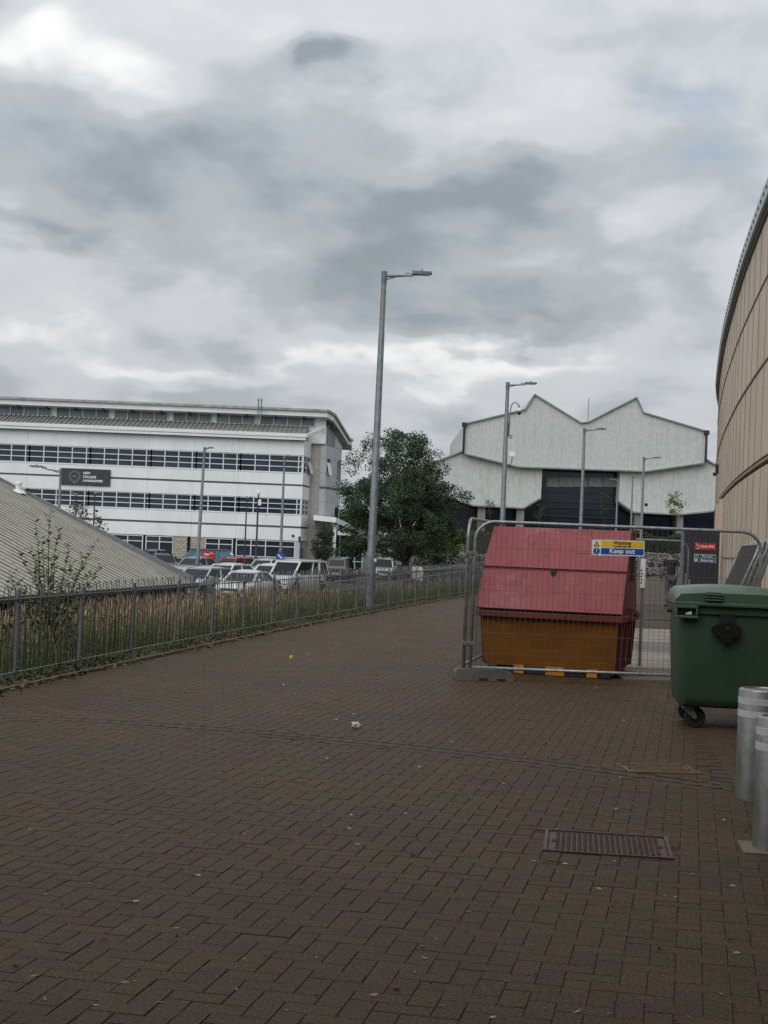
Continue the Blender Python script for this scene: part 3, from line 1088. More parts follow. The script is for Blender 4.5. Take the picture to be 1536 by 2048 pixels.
# car-park lamps
GC = 'lamp posts in the car park'
b = P(393, 1150, 92); tp = P(410, 895, 92)
lc = lamp('weathered lamp post rising beside the blue skip and silver saloon', (b.x, 92, LOW), tp.z - LOW, 0.55, r0=0.13, group=GC, tilt=0.020, headlen=0.36, door=1.6)
b = P(561, 1110, 104); tp = P(570, 912, 104)
lamp('grey twin-headed lamp post near the corner of the white college block', (b.x, 104, LOW), tp.z - LOW, 0.42, r0=0.12, group=GC, headlen=0.4, door=2.2)
t2 = COL.objects[-1] if False else None
b = P(118, 1020, 62); tp = P(123, 938, 62)
lamp('lamp post behind the corrugated roof with a long arm pointing away left', (tp.x - 0.03, 62, LOW), tp.z - LOW, 1.3, side=-1, r0=0.09, group=GC, headlen=0.6, rise=0.12)
for px_, lab in ((153, 'thin black lamp behind the corrugated roof, left of a matching pair'), (190, 'thin black lamp behind the corrugated roof, right of a matching pair')):
    tp = P(px_, 986 if px_ < 170 else 984, 100)
    sd = -1 if px_ < 170 else 1
    lamp(lab, (tp.x, 100, LOW), tp.z - LOW, 0.42, side=sd, r0=0.07, mat='black_metal', group=GC, headlen=0.36, rise=0.02)
tp = P(494, 993, 112)
lamp('slim black lamp post in front of the college windows', (tp.x, 112, LOW), tp.z - LOW, 0.45, r0=0.075, mat='black_metal', group=GC, headlen=0.36, rise=0.0)
# black camera mast
tp = P(517, 990, 110)
cm = thing('camera_mast', 'black mast topped by a white camera dome in the car park', 'camera mast', (tp.x, 110, LOW))
hm_ = tp.z - LOW
q = MB(); q.tube([(0, 0, 0), (0, 0, 1.4), (0, 0, 1.45), (0, 0, hm_)], [0.11, 0.11, 0.075, 0.06], 10); q.build('pole', M['black_metal'], cm, autosmooth=35)
q = MB(); q.lathe([(0.05, hm_), (0.12, hm_ + 0.05), (0.12, hm_ + 0.22), (0.05, hm_ + 0.32)], 12); q.build('camera_dome', M['white_paint'], cm, smooth=True)
MB().box((0.12, -0.05, hm_ - 0.55), (0.22, 0.2, 0.42)).build('control_box', M['white_paint'], cm, bevel=0.02)
# ------------------------------------------------------------------ white college block
M['clad'] = pmat('white_render_cladding', srgb(226, 228, 228), srgb(214, 217, 218), scale=0.5, rough=0.55, streak=0.10, rand=0.03, world=True)
M['band'] = pmat('dark_grey_band', srgb(84, 90, 94), srgb(70, 76, 80), scale=1, rough=0.6)
M['frame'] = pmat('pale_window_frame', srgb(206, 211, 214), srgb(190, 196, 200), scale=2, rough=0.5)
M['win'] = glass_mat('dark_window_glass', (0.020, 0.027, 0.040))
M['win_pale'] = glass_mat('clerestory_glass', (0.09, 0.10, 0.12), 0.3)
M['roof_metal'] = pmat('ribbed_metal_roof', srgb(128, 128, 124), srgb(104, 104, 100), scale=1.2, rough=0.6, stain=srgb(84, 84, 70), stain_scale=0.8, stain_amt=0.6, world=True)
M['roof_moss'] = pmat('mossy_roof_edge', srgb(164, 165, 160), srgb(132, 133, 126), scale=1.5, rough=0.8, stain=srgb(98, 102, 88), stain_scale=1.4, stain_amt=0.7, world=True)
M['block'] = None
M['tan_strip'] = pmat('grey_brick_strip', srgb(182, 178, 170), srgb(164, 160, 154), scale=2, rough=0.8, world=True)
M['tile_clad'] = pmat('pale_grey_panel', srgb(182, 186, 188), srgb(166, 171, 174), scale=0.7, rough=0.45, rand=0.04, world=True)
M['plinth'] = pmat('grey_panel', srgb(120, 124, 126), srgb(106, 110, 112), scale=2, rough=0.6, world=True)


def block_mat():
    m = bpy.data.materials.new('split_block_masonry')
    m.use_nodes = True
    t = m.node_tree
    b = t.nodes['Principled BSDF']
    geo = N(t, 'ShaderNodeNewGeometry')
    mp = N(t, 'ShaderNodeMapping')
    mp.inputs['Rotation'].default_value = (math.pi / 2, 0, 0)
    t.links.new(geo.outputs['Position'], mp.inputs[0])
    sp = N(t, 'ShaderNodeSeparateXYZ')
    t.links.new(geo.outputs['Position'], sp.inputs[0])
    cb_ = N(t, 'ShaderNodeCombineXYZ')
    t.links.new(sp.outputs[0], cb_.inputs[0]); t.links.new(sp.outputs[2], cb_.inputs[1])
    br = N(t, 'ShaderNodeTexBrick')
    br.inputs['Color1'].default_value = srgb(176, 168, 156)
    br.inputs['Color2'].default_value = srgb(150, 143, 134)
    br.inputs['Mortar'].default_value = srgb(118, 114, 108)
    br.inputs['Scale'].default_value = 1.0
    br.inputs['Brick Width'].default_value = 0.44
    br.inputs['Row Height'].default_value = 0.225
    br.inputs['Mortar Size'].default_value = 0.02
    t.links.new(cb_.outputs[0], br.inputs['Vector'])
    t.links.new(br.outputs[0], b.inputs['Base Color'])
    b.inputs['Roughness'].default_value = 0.85
    bp = N(t, 'ShaderNodeBump', i_Strength=0.6, i_Distance=0.02)
    bp.invert = True
    t.links.new(br.outputs['Fac'], bp.inputs['Height'])
    t.links.new(bp.outputs[0], b.inputs['Normal'])
    return m


M['block'] = block_mat()
YC = 131.0
college = thing('college_building', 'long white three-storey block with ribbon windows and a dark name board', 'building', (0, 0, 0))


def cx(px, py=930):
    return P(px, py, YC).x


XL = -45.0
XA = cx(607)
BAYS = [(-290, -165, 4), (-155, -72, 3), (-64, 50, 4), (57.8, 171.9, 4), (179.7, 292, 4), (301.6, 384, 3), (392, 473.4, 3), (481, 597, 4)]
# core behind the cladding
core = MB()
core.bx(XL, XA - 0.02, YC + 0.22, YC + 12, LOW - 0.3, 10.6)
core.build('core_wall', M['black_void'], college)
# cladding panels, each its own piece, split at the bay joints
joints = [XL] + [cx((BAYS[i][1] + BAYS[i + 1][0]) / 2) for i in range(len(BAYS) - 1)] + [XA]
BANDS = [(1.52, 2.60), (2.78, 3.76), (5.20, 6.28), (6.45, 7.42), (9.0, 10.30)]
for z0, z1 in BANDS:
    for a, b in zip(joints[:-1], joints[1:]):
        MB().bx(a + 0.006, b - 0.006, YC, YC + 0.2, z0, z1).build('cladding_panel', M['clad'], college)
for z in (2.69, 6.365):
    MB().bx(XL, XA - 0.03, YC + 0.06, YC + 0.2, z - 0.088, z + 0.088).build('dark_band', M['band'], college)  # dark grey band set back between the cladding panels
pane_cache = {}


def pane_obj(parent, x0, x1, z0, z1, y, mat='win', tilt=True):
    w, h = round(x1 - x0, 2), round(z1 - z0, 2)
    key = (w, h, mat)
    if key not in pane_cache:
        pane_cache[key] = MB().box((0, 0, 0), (w, 0.02, h)).mesh('pane', M[mat])
    o = link('pane', pane_cache[key], parent, ((x0 + x1) / 2, y, (z0 + z1) / 2))
    if tilt:
        o.rotation_euler = (random.gauss(0, 0.006), 0, random.gauss(0, 0.006))
    return o


def window_unit(parent, x0, x1, z0, z1, ncol, rows, y=YC, mat='win', bar=0.09, narrow_to=None):
    """frame with mullions and transoms; every pane is a piece of its own"""
    fr = MB()
    xs_ = [x0 + (x1 - x0) * i / ncol for i in range(ncol + 1)]
    if narrow_to:
        xs_.append(narrow_to)
    zs_ = [z0 + (z1 - z0) * r for r in rows]
    for x in xs_:
        fr.bx(x - bar / 2, x + bar / 2, y + 0.03, y + 0.17, z0, z1)
    for z in zs_:
        fr.bx(xs_[0], xs_[-1], y + 0.035, y + 0.165, z - bar * 0.42, z + bar * 0.42)
    w = fr.build('window', M['frame'], parent)
    for a, b in zip(xs_[:-1], xs_[1:]):
        for c, d in zip(zs_[:-1], zs_[1:]):
            pane_obj(w, a, b, c, d, y + 0.10, mat)
    return w


for k, (z0, z1) in enumerate(((3.76, 5.20), (7.42, 9.0))):
    for i, (a, b, n) in enumerate(BAYS):
        nt = cx(BAYS[i + 1][0]) if i + 1 < len(BAYS) else cx(606)
        window_unit(college, cx(a), cx(b), z0 + 0.02, z1 - 0.02, n, (0.02, 0.34, 0.66, 0.98), narrow_to=nt)
    MB().bx(XL, XA - 0.02, YC - 0.02, YC + 0.14, z0 - 0.05, z0 + 0.03).build('sill', M['frame'], college)
# ground floor
for a, b, n in ((-120, 20, 5), (40, 180, 5), (195, 285, 3), (292, 346, 2), (411, 465, 2), (473, 590, 4)):
    window_unit(college, cx(a, 1080), cx(b, 1080), -0.02, 1.46, n, (0.02, 0.66, 0.98), mat='win')
    MB().bx(cx(a, 1080), cx(b, 1080), YC + 0.05, YC + 0.2, LOW - 0.2, -0.06).build('spandrel_panel', M['plinth'], college)
for a, b in ((346.5, 374.5), (381, 410.5)):
    MB().bx(cx(a, 1080), cx(b, 1080), YC + 0.03, YC + 0.2, LOW - 0.2, 1.50).build('block_pier', M['block'], college)
MB().bx(cx(591, 1080), cx(600, 1080), YC + 0.02, YC + 0.2, LOW - 0.2, 1.50).build('pilaster', M['tile_clad'], college)
dr = MB().bx(cx(600.5, 1080), cx(612, 1080), YC + 0.16, YC + 0.2, LOW - 0.2, 1.45).build('door', M['band'], college)
MB().bx(cx(603, 1080), cx(606, 1080), YC + 0.12, YC + 0.15, LOW + 0.2, 0.9).build('door_glass', M['win'], dr)
# side return of the main block
XB = P(621, 930, 134.2).x
YB = 134.2
ret_d = Vector((XB - XA, YB - YC, 0))


def ret_panel(t0, t1, z0, z1, mat, name, off=0.0, thick=0.2, parent=college):
    nrm = Vector((ret_d.y, -ret_d.x, 0)).normalized()
    a = Vector((XA, YC, 0)) + ret_d * t0 + nrm * off
    b = Vector((XA, YC, 0)) + ret_d * t1 + nrm * off
    mb = MB()
    mb.prism([(a.x, a.y, z0), (b.x, b.y, z0), (b.x, b.y, z1), (a.x, a.y, z1)], -nrm * thick)
    return mb.build(name, mat, parent)


for z0, z1 in BANDS:
    ret_panel(0.003, 0.995, z0, z1, M['clad'], 'cladding_panel')
for z in (2.69, 6.365):
    ret_panel(0.01, 0.99, z - 0.088, z + 0.088, M['band'], 'dark_band', -0.05)
for z0, z1 in ((3.76, 5.20), (7.42, 9.0)):
    w = ret_panel(0.02, 0.10, z0, z1, M['frame'], 'window', -0.03)
    for q0, q1 in ((0.02, 0.98),):
        for i in range(4):
            zz = z0 + (z1 - z0) * (0.03 + 0.94 * i / 3)
            ret_panel(q0, q1, zz - 0.04, zz + 0.04, M['frame'], 'transom', -0.02, 0.1, w)
    for t in (0.5, 0.97):
        ret_panel(t - 0.03, t + 0.03, z0, z1, M['frame'], 'mullion', -0.03, 0.1, w)
    for t0, t1 in ((0.10, 0.48), (0.52, 0.95)):
        ret_panel(t0, t1, z0, z1, M['win'], 'pane', -0.08, 0.04, w)
# open casement
nrm = Vector((ret_d.y, -ret_d.x, 0)).normalized()
a = Vector((XA, YC, 7.5)) + ret_d * 0.55; b = Vector((XA, YC, 7.5)) + ret_d * 0.95
ca_ = MB(); ca_.prism([a + nrm * 0.35, b + nrm * 0.35, b + nrm * 0.02 + Vector((0, 0, 1.0)), a + nrm * 0.02 + Vector((0, 0, 1.0))], (0.03, 0, 0.03))
ca_.build('open_casement', M['frame'], college)
# security light and camera on the wall
MB().lathe([(0.05, 0), (0.12, 0.08), (0.12, 0.2), (0.02, 0.25)], 10, (cx(586, 1072), YC - 0.18, 1.95), axis='Y').build('camera_dome', M['black_plastic'], college, smooth=True)
MB().box((cx(599, 1076), YC - 0.1, 1.7), (0.16, 0.2, 0.42)).build('wall_light', M['black_plastic'], college)
# recessed strip and tiled wing at the end
XS0, XS1, XT1 = XB + 0.0, P(640, 930, 134.4).x, P(652, 930, 134.4).x
MB().bx(XS0 - 0.4, XS1, 134.5, 135.0, LOW - 0.2, 10.35).build('recessed_strip', M['tan_strip'], college)
XD, YD = P(681, 930, 139.6).x, 139.6
wing = MB()
wing.prism([(XS1, 134.5, LOW), (XT1, 134.5, LOW), (XD, YD, LOW), (XD - 4, YD + 3, LOW), (XS1, YD + 3, LOW)], (0, 0, 10.2 - LOW))
wing.build('wing_core', M['tile_clad'], college)
zl = [2.7, 3.9, 5.1, 6.28, 6.46, 7.7, 8.95, 10.15, 11.9]
for z0, z1 in zip(zl[:-1], zl[1:]):
    if z1 - z0 < 0.3:
        mt = M['band']
    else:
        mt = M['tile_clad']
    MB().bx(XS1 + 0.01, XT1 - 0.01, 134.4, 134.48, z0 + 0.01, z1 - 0.01).build('wall_tile', mt, college)
    dv = Vector((XD - XT1, YD - 134.5, 0)); nv = Vector((dv.y, -dv.x, 0)).normalized()
    for k in range(4):
        top0 = z1
        if z1 > 10.2:                      # the roof comes down over the back of the wing
            top0 = 12.05 - 0.40 * k
        a = Vector((XT1, 134.5, 0)) + dv * (k / 4 + 0.004) + nv * 0.08
        b = Vector((XT1, 134.5, 0)) + dv * ((k + 1) / 4 - 0.004) + nv * 0.08
        mm = M['win_pale'] if (z1 > 10.2 and k in (0, 1)) else mt
        t = MB(); t.prism([(a.x, a.y, z0 + 0.01), (b.x, b.y, z0 + 0.01), (b.x, b.y, top0 - (0.40 if z1 > 10.2 else 0.01)), (a.x, a.y, top0 - 0.01)], -nv * 0.07)
        t.build('wall_tile' if mm is not M['win_pale'] else 'gable_window', mm, college)
for (t0, t1, z0, z1, opn) in ((0.02, 0.20, 7.55, 9.0, True), (0.72, 0.98, 7.3, 8.9, False), (0.66, 0.92, 3.2, 4.7, False)):
    a = Vector((XT1, 134.5, 0)) + dv * t0 + nv * 0.10
    b = Vector((XT1, 134.5, 0)) + dv * t1 + nv * 0.10
    t = MB(); t.prism([(a.x, a.y, z0), (b.x, b.y, z0), (b.x, b.y, z1), (a.x, a.y, z1)], -nv * 0.06)
    wd = t.build('window', M['win'], college)
    if opn:
        t = MB(); t.prism([(a.x + 0.25, a.y - 0.3, z0), (b.x + 0.25, b.y - 0.3, z0), (b.x, b.y, z1 - 0.35), (a.x, a.y, z1 - 0.35)], -nv * 0.04)
        t.build('open_sash', M['white_paint'], wd)
    else:
        t = MB(); t.prism([(a.x - 0.25, a.y - 0.3, z1 + 0.12), (b.x + 0.2, b.y - 0.3, z1 + 0.12), (b.x + 0.2, b.y, z1 + 0.12), (a.x - 0.25, a.y, z1 + 0.12)], (0, 0, 0.07))
        t.build('shade_fin', M['band'], wd)
# lower roof with ribs and fascia
RZ0, RZ1 = 10.77, P(400, 845, 134.0).z
xr1 = P(640, 872, 131).x
MB().prism([(XL, YC - 0.45, 10.30), (XL, YC - 0.45, 10.78), (XL, YC + 3.1, RZ1 + 0.02), (XL, YC + 3.1, RZ1 - 0.45)], (xr1 - XL - 1.2, 0, 0)).build('lower_roof', M['roof_metal'], college)
lr = college.children[-1]
ribs = MB()
xk = XL
while xk < xr1 - 1.3:
    ribs.beam((xk, YC - 0.40, 10.83), (xk, YC + 3.05, RZ1 + 0.06), 0.06, 0.09)
    xk += 0.42
ribs.build('roof_ribs', M['roof_metal'], college)
fz = MB()
fz.bx(XL, xr1 - 1.2, YC - 0.60, YC - 0.44, 10.56, 10.86)
fz.bx(XL, xr1 - 1.2, YC - 0.53, YC - 0.44, 10.30, 10.545)
fz.build('fascia', M['clad'], college)
vg = MB()
vg.prism([(xr1 - 1.2, YC - 0.6, 10.56), (xr1 - 1.2, YC - 0.6, 10.86), (P(648, 860, 134.3).x, 134.3, 11.75), (P(648, 860, 134.3).x, 134.3, 11.40)], (0.12, 0.05, 0))
vg.build('verge_board', M['clad'], college)
# clerestory
YK = 134.0
cz0, cz1 = P(400, 844, YK).z, P(400, 826, YK).z
MB().bx(XL, P(652, 850, YK).x, YK + 0.15, YK + 0.5, 10.3, 13.0).build('clerestory_wall', M['clad'], college)
for a, b, n in ((-150, -14, 4), (-8, 102, 4), (112, 218, 4), (228, 335, 4), (346, 423, 3), (432.5, 510, 3), (520, 630, 4)):
    x0, x1 = P(a, 840, YK).x, P(b, 840, YK).x
    window_unit(college, x0, x1, cz0, cz1, n, (0.0, 1.0), y=YK, mat='win_pale', bar=0.07)
# wave roof
rf = MB()
ft = P(400, 812, 133).z
R1 = Vector((P(655, 822, 133).x, 133.0, ft))
R1b = Vector((P(668, 828, 133.6).x, 133.6, ft - 0.28))
R2 = P(697, 878, 141.0); R3 = P(704, 882, 141.5)
front = [Vector((XL, 133.0, ft)), R1, R1b, R2, R3]
thick = [0.52, 0.52, 0.52, 0.48, 0.40]
back = [Vector((XL, 152, R2.z)), Vector((R1.x, 152, R2.z)), Vector((R1b.x, 151.5, R2.z)), R2 + Vector((-0.2, 9, -0.1)), R3 + Vector((-0.2, 9, 0))]
n_ = len(front)
vs = front + [p - Vector((0, 0, t)) for p, t in zip(front, thick)] + back + [p - Vector((0, 0, 0.4)) for p in back]
fs = []
for i in range(n_ - 1):
    fs += [(i, i + 1, i + 1 + n_, i + n_), (i, i + 2 * n_, i + 1 + 2 * n_, i + 1), (i + n_, i + 1 + n_, i + 1 + 3 * n_, i + 3 * n_), (i + 2 * n_, i + 3 * n_, i + 1 + 3 * n_, i + 1 + 2 * n_)]
fs += [(n_ - 1, 2 * n_ - 1, 4 * n_ - 1, 3 * n_ - 1), (0, 2 * n_, 3 * n_, n_)]
rf.add(vs, fs)
roof = rf.build('roof', M['clad'], college)
cap = MB()
for p, q in zip(front[:-1], front[1:]):
    cap.beam(p + Vector((0, -0.06, 0.03)), q + Vector((0, -0.06, 0.03)), 0.34, 0.20)
cap.build('roof_edge', M['roof_moss'], roof)
xk = P(-20, 820, 134).x
while xk < R1.x - 1:
    MB().prism([(xk, 133.1, ft - 0.525), (xk, YK, ft - 0.525), (xk, YK, ft - 0.80)], (0.12, 0, 0)).build('roof_bracket', M['band'], roof)
    xk += 2.55
for px_ in (518, 524):
    f_ = P(px_, 822, 133.4)
    t = MB(); t.tube([(f_.x, 132.4, 11.2), (f_.x, 132.4, 13.9)], 0.05, 10); t.lathe([(0.05, 13.75), (0.08, 13.77), (0.08, 13.92), (0.04, 13.97)], 10, (f_.x, 132.4, 0))
    t.build('flue', M['galv'], college, autosmooth=40)
# entrance canopy and glazing
k0, k1, k2 = P(627, 1030, 131.5), P(672, 1036, 131.5), P(728, 1064, 140)
cnp = MB()
cnp.prism([(k0.x, 131.5, k0.z), (k1.x, 131.5, k1.z + 0.05), (k1.x, 131.5, k1.z - 0.40), (k0.x, 131.5, k0.z - 0.45)], (0, 5, 0))
cnp.add([(k1.x, 131.5, k1.z + 0.05), (k2.x, 140, k2.z + 0.1), (k2.x, 140, k2.z - 0.3), (k1.x, 131.5, k1.z - 0.4), (k1.x, 136.5, k1.z + 0.05), (k2.x, 144, k2.z + 0.1), (k2.x, 144, k2.z - 0.3), (k1.x, 136.5, k1.z - 0.4)],
        [(0, 1, 2, 3), (4, 7, 6, 5), (0, 4, 5, 1), (3, 2, 6, 7), (1, 5, 6, 2)])
cnp.build('entrance_canopy', M['clad'], college)
eg = MB()
gx0, gx1 = P(665, 1080, 139).x, P(726, 1080, 139).x
eg.bx(gx0, gx1, 139.1, 139.3, LOW, 2.2)
ew = eg.build('entrance_glazing', M['win'], college)
for k in range(5):
    x = gx0 + (gx1 - gx0) * k / 4
    MB().bx(x - 0.05, x + 0.05, 139.0, 139.09, LOW, 2.2).build('mullion', M['frame'], ew)
for z in (-0.2, 0.9):
    MB().bx(gx0, gx1, 139.01, 139.085, z - 0.04, z + 0.04).build('transom', M['frame'], ew)
t = MB(); t.tube([(P(668, 1080, 132.5).x, 132.5, LOW), (P(670, 1045, 132.5).x, 132.5, 2.9)], 0.16, 10)
t.build('canopy_column', M['clad'], college, smooth=True)
# name board
M['board'] = pmat('dark_sign_board', srgb(44, 52, 60), srgb(36, 44, 52), scale=2, rough=0.45)
M['sign_white'] = pmat('sign_white', srgb(226, 228, 228), None, rough=0.5)
M['sign_grey'] = pmat('sign_grey', srgb(120, 128, 136), None, rough=0.5)
bx0, bx1 = cx(122.5, 955), cx(221, 955)
bz0, bz1 = 5.62, 7.06
board = MB().bx(bx0, bx1, YC - 0.16, YC - 0.02, bz0, bz1).build('name_board', M['board'], college, bevel=0.01)
mxs = bx0 + (bx1 - bx0) * 0.45
for k, w_ in enumerate(('NEW', 'COLLEGE', 'LANARKSHIRE')):
    text(w_, 0.27, M['sign_white'], board, (mxs, YC - 0.175, 6.68 - k * 0.33), align='LEFT', bold=0.008, extrude=0.01)
em = MB()
ec = Vector((bx0 + (bx1 - bx0) * 0.28, YC - 0.175, 6.36))
for r_, w_ in ((0.50, 0.035), (0.36, 0.02)):
    for k in range(40):
        a0, a1 = k * math.pi / 20, (k + 1) * math.pi / 20
        em.add([ec + Vector((math.cos(a0) * r_, 0, math.sin(a0) * r_)), ec + Vector((math.cos(a1) * r_, 0, math.sin(a1) * r_)),
                ec + Vector((math.cos(a1) * (r_ - w_), 0, math.sin(a1) * (r_ - w_))), ec + Vector((math.cos(a0) * (r_ - w_), 0, math.sin(a0) * (r_ - w_)))], [(0, 1, 2, 3)])
for k in range(24):
    a0 = k * math.pi / 12
    em.beam(ec + Vector((math.cos(a0) * 0.39, 0, math.sin(a0) * 0.39)), ec + Vector((math.cos(a0) * 0.46, 0, math.sin(a0) * 0.46)), 0.004, 0.03)
em.add([ec + Vector((-0.22, 0, 0.05)), ec + Vector((0.22, 0, 0.05)), ec + Vector((0.12, 0, -0.04)), ec + Vector((-0.12, 0, -0.04))], [(0, 1, 2, 3)])
em.add([ec + Vector((-0.12, 0, -0.5)), ec + Vector((0.12, 0, -0.5)), ec + Vector((0.0, 0, -0.62))], [(0, 1, 2)])
em.build('emblem', M['sign_grey'], board)

# ------------------------------------------------------------------ white hall with the double-peaked gable
M['render'] = pmat('weathered_white_render', srgb(194, 196, 195), srgb(174, 177, 177), scale=4.0, rough=0.95, bump=0.35, bscale=3.0, streak=0.22, stain=srgb(150, 153, 152), stain_scale=0.16, stain_amt=0.18, detail=8, stretch=(1, 1, 0.5), world=True)
M['flash'] = pmat('dark_roof_flashing', srgb(140, 144, 144), srgb(118, 122, 122), scale=1, rough=0.7, world=True)
M['dark_glaze'] = glass_mat('dark_blue_glazing', (0.012, 0.016, 0.026), 0.12)
M['col_conc'] = pmat('grey_concrete_column', srgb(128, 130, 128), srgb(110, 112, 110), scale=0.8, rough=0.85, streak=0.2, world=True)
M['hall_win'] = glass_mat('hall_glass_painted_reflection', (0.15, 0.165, 0.185), 0.3)  # base colour raised to stand in for reflections in the panes
YH = 170.0
hall = thing('white_hall', 'large white rendered hall with a double-peaked gable and dark central opening', 'building', (0, 0, 0))


def hp(px, py, dy=0.0):
    q = P(px, py, YH)
    return Vector((q.x, YH + dy, q.z))


up_poly = [(929, 848), (1050, 819), (1069, 789), (1162, 846), (1177, 844), (1273, 795), (1286.5, 825), (1413, 863), (1409, 926), (1290, 943), (1037, 934), (927, 907)]
u = MB(); u.prism([hp(*p) for p in up_poly][::-1], (0, 36, 0)); u.build('upper_wall', M['render'], hall)
ed = MB()
for p, q in zip(up_poly, up_poly[1:] + up_poly[:1]):
    ed.beam(hp(*p, -0.12), hp(*q, -0.12), 0.3, 0.15)
ed.build('roof_flashing', M['flash'], hall)
lw1 = [(840, 929), (880, 920), (927, 901), (1100, 930), (1086, 1000), (1083, 995.5), (1048, 1016), (948, 1011), (840, 972)]
lw1 = [(840, 929), (880, 920), (927, 901), (1086, 930), (1083, 995.5), (1048, 1016), (948, 1011), (840, 972)]
u = MB(); u.prism([hp(*p, 0.6) for p in lw1][::-1], (0, 30, 0)); u.build('wing_wall', M['render'], hall)
lw2 = [(1242, 936), (1413, 918), (1425, 925), (1470, 945), (1470, 1015), (1421, 1023), (1359, 1029), (1269, 1024.5), (1239, 1003)]
u = MB(); u.prism([hp(*p, 0.6) for p in lw2][::-1], (0, 30, 0)); u.build('wing_wall', M['render'], hall)
for poly in ([(840, 929), (880, 920), (927, 901)], [(1083, 995.5), (1048, 1016), (948, 1011), (840, 972)], [(1413, 918), (1425, 925), (1470, 945)], [(1470, 1015), (1421, 1023), (1359, 1029), (1269, 1024.5), (1239, 1003)]):
    ed = MB()
    for p, q in zip(poly[:-1], poly[1:]):
        ed.beam(hp(*p, 0.42), hp(*q, 0.42), 0.3, 0.17)
    ed.build('wing_flashing', M['flash'], hall)
# drain pipes on both eaves
for px_, py_ in ((928.5, 848), (1412.5, 864)):
    t = MB(); a = hp(px_, py_, -0.3); t.box(a + Vector((0, 0, -0.1)), (0.55, 0.4, 0.5)); t.tube([a, a - Vector((0, 0, 3.4))], 0.13, 8); t.build('drainpipe', M['black_metal'], hall)
# dark recess, glazing
rc = MB(); a, b = hp(1084, 930, 3.0), hp(1244, 1070, 3.0)
rc.bx(a.x, b.x, YH + 3.0, YH + 3.3, b.z, a.z); rc.build('recess_wall', M['dark_glaze'], hall)
for px0, px1 in ((1100, 1121), (1127, 1150), (1156, 1179), (1186, 1209), (1215, 1238)):
    a, b = hp(px0, 954), hp(px1, 970)
    f_ = MB().bx(a.x, b.x, YH + 2.8, YH + 2.95, b.z, a.z).build('window', M['hall_win'], hall)
    g_ = MB()
    g_.bx(a.x - 0.12, b.x + 0.12, YH + 2.78, YH + 2.9, a.z, a.z + 0.14); g_.bx(a.x - 0.12, b.x + 0.12, YH + 2.78, YH + 2.9, b.z - 0.14, b.z)
    g_.bx(a.x - 0.14, a.x - 0.003, YH + 2.775, YH + 2.895, b.z - 0.14, a.z + 0.14); g_.bx(b.x + 0.003, b.x + 0.14, YH + 2.775, YH + 2.895, b.z - 0.14, a.z + 0.14)
    g_.build('frame', M['flash'], f_)
t = MB()
for py_ in (980, 1000, 1012, 1030):
    a, b = hp(1087, py_), hp(1240, py_ + 6)
    t.beam((a.x, YH + 2.9, (a.z + b.z) / 2), (b.x, YH + 2.9, (a.z + b.z) / 2), 0.2, 0.12)
t.build('glazing_rail', M['black_metal'], hall)
bs = MB(); a, b = hp(835, 1005), hp(1475, 1075)
bs.bx(a.x, b.x, YH + 3.6, YH + 4.0, 0.5, hp(1100, 1008).z + 2.0); bs.build('ground_floor_glazing', M['dark_glaze'], hall)
for px0, px1, pyt in ((957, 970, 1011), (1035, 1048, 1015), (1272, 1286, 1023), (1357, 1368, 1028)):
    a, b = hp(px0, pyt), hp(px1, 1070)
    MB().bx(a.x, b.x, YH + 0.7, YH + 1.9, 0.5, a.z - 0.1).build('concrete_column', M['col_conc'], hall)
M['blue_glaze'] = glass_mat('blue_tinted_glazing', (0.010, 0.016, 0.035), 0.12)
for px0, px1 in ((1288, 1352), (1370, 1432)):
    a, b = hp(px0, 1032), hp(px1, 1070)
    MB().bx(a.x, b.x, YH + 3.3, YH + 3.55, 0.5, a.z).build('glazing_panel', M['blue_glaze'], hall)
t = MB(); a = hp(1185.5, 842, 4); t.tube([a, a + Vector((0, 0, 3.0))], 0.05, 6); t.tube([a + Vector((-0.4, 0, 0)), a + Vector((0.4, 0, 0))], 0.12, 6); t.build('mast', M['galv_light'], hall)

# ------------------------------------------------------------------ low building with corrugated roof
def corr_mat():
    m = bpy.data.materials.new('lichened_corrugated_sheet')
    m.use_nodes = True
    t = m.node_tree
    L = t.links.new
    b = t.nodes['Principled BSDF']
    b.inputs['Roughness'].default_value = 0.85
    tc = N(t, 'ShaderNodeTexCoord')
    n1 = N(t, 'ShaderNodeTexNoise', i_Scale=1.2, i_Detail=6.0, i_Roughness=0.6)
    L(tc.outputs['Object'], n1.inputs['Vector'])
    mx = N(t, 'ShaderNodeMix', data_type='RGBA')
    mx.inputs[6].default_value = srgb(176, 174, 164); mx.inputs[7].default_value = srgb(150, 148, 138)
    L(n1.outputs['Fac'], mx.inputs[0])
    # lichen spots and dirt runs down the slope
    mp = N(t, 'ShaderNodeMapping'); mp.inputs['Scale'].default_value = (1.2, 6.0, 1.0)
    L(tc.outputs['Object'], mp.inputs[0])
    n2 = N(t, 'ShaderNodeTexNoise', i_Scale=2.2, i_Detail=9.0, i_Roughness=0.72)
    L(mp.outputs[0], n2.inputs['Vector'])
    mr = N(t, 'ShaderNodeMapRange'); mr.inputs[1].default_value = 0.54; mr.inputs[2].default_value = 0.66; mr.inputs[4].default_value = 0.75
    L(n2.outputs['Fac'], mr.inputs[0])
    m2 = N(t, 'ShaderNodeMix', data_type='RGBA')
    L(mr.outputs[0], m2.inputs[0]); L(mx.outputs[2], m2.inputs[6]); m2.inputs[7].default_value = srgb(72, 70, 58)
    L(m2.outputs[2], b.inputs['Base Color'])
    bp = N(t, 'ShaderNodeBump', i_Strength=0.3, i_Distance=0.02)
    L(n2.outputs['Fac'], bp.inputs['Height']); L(bp.outputs[0], b.inputs['Normal'])
    return m


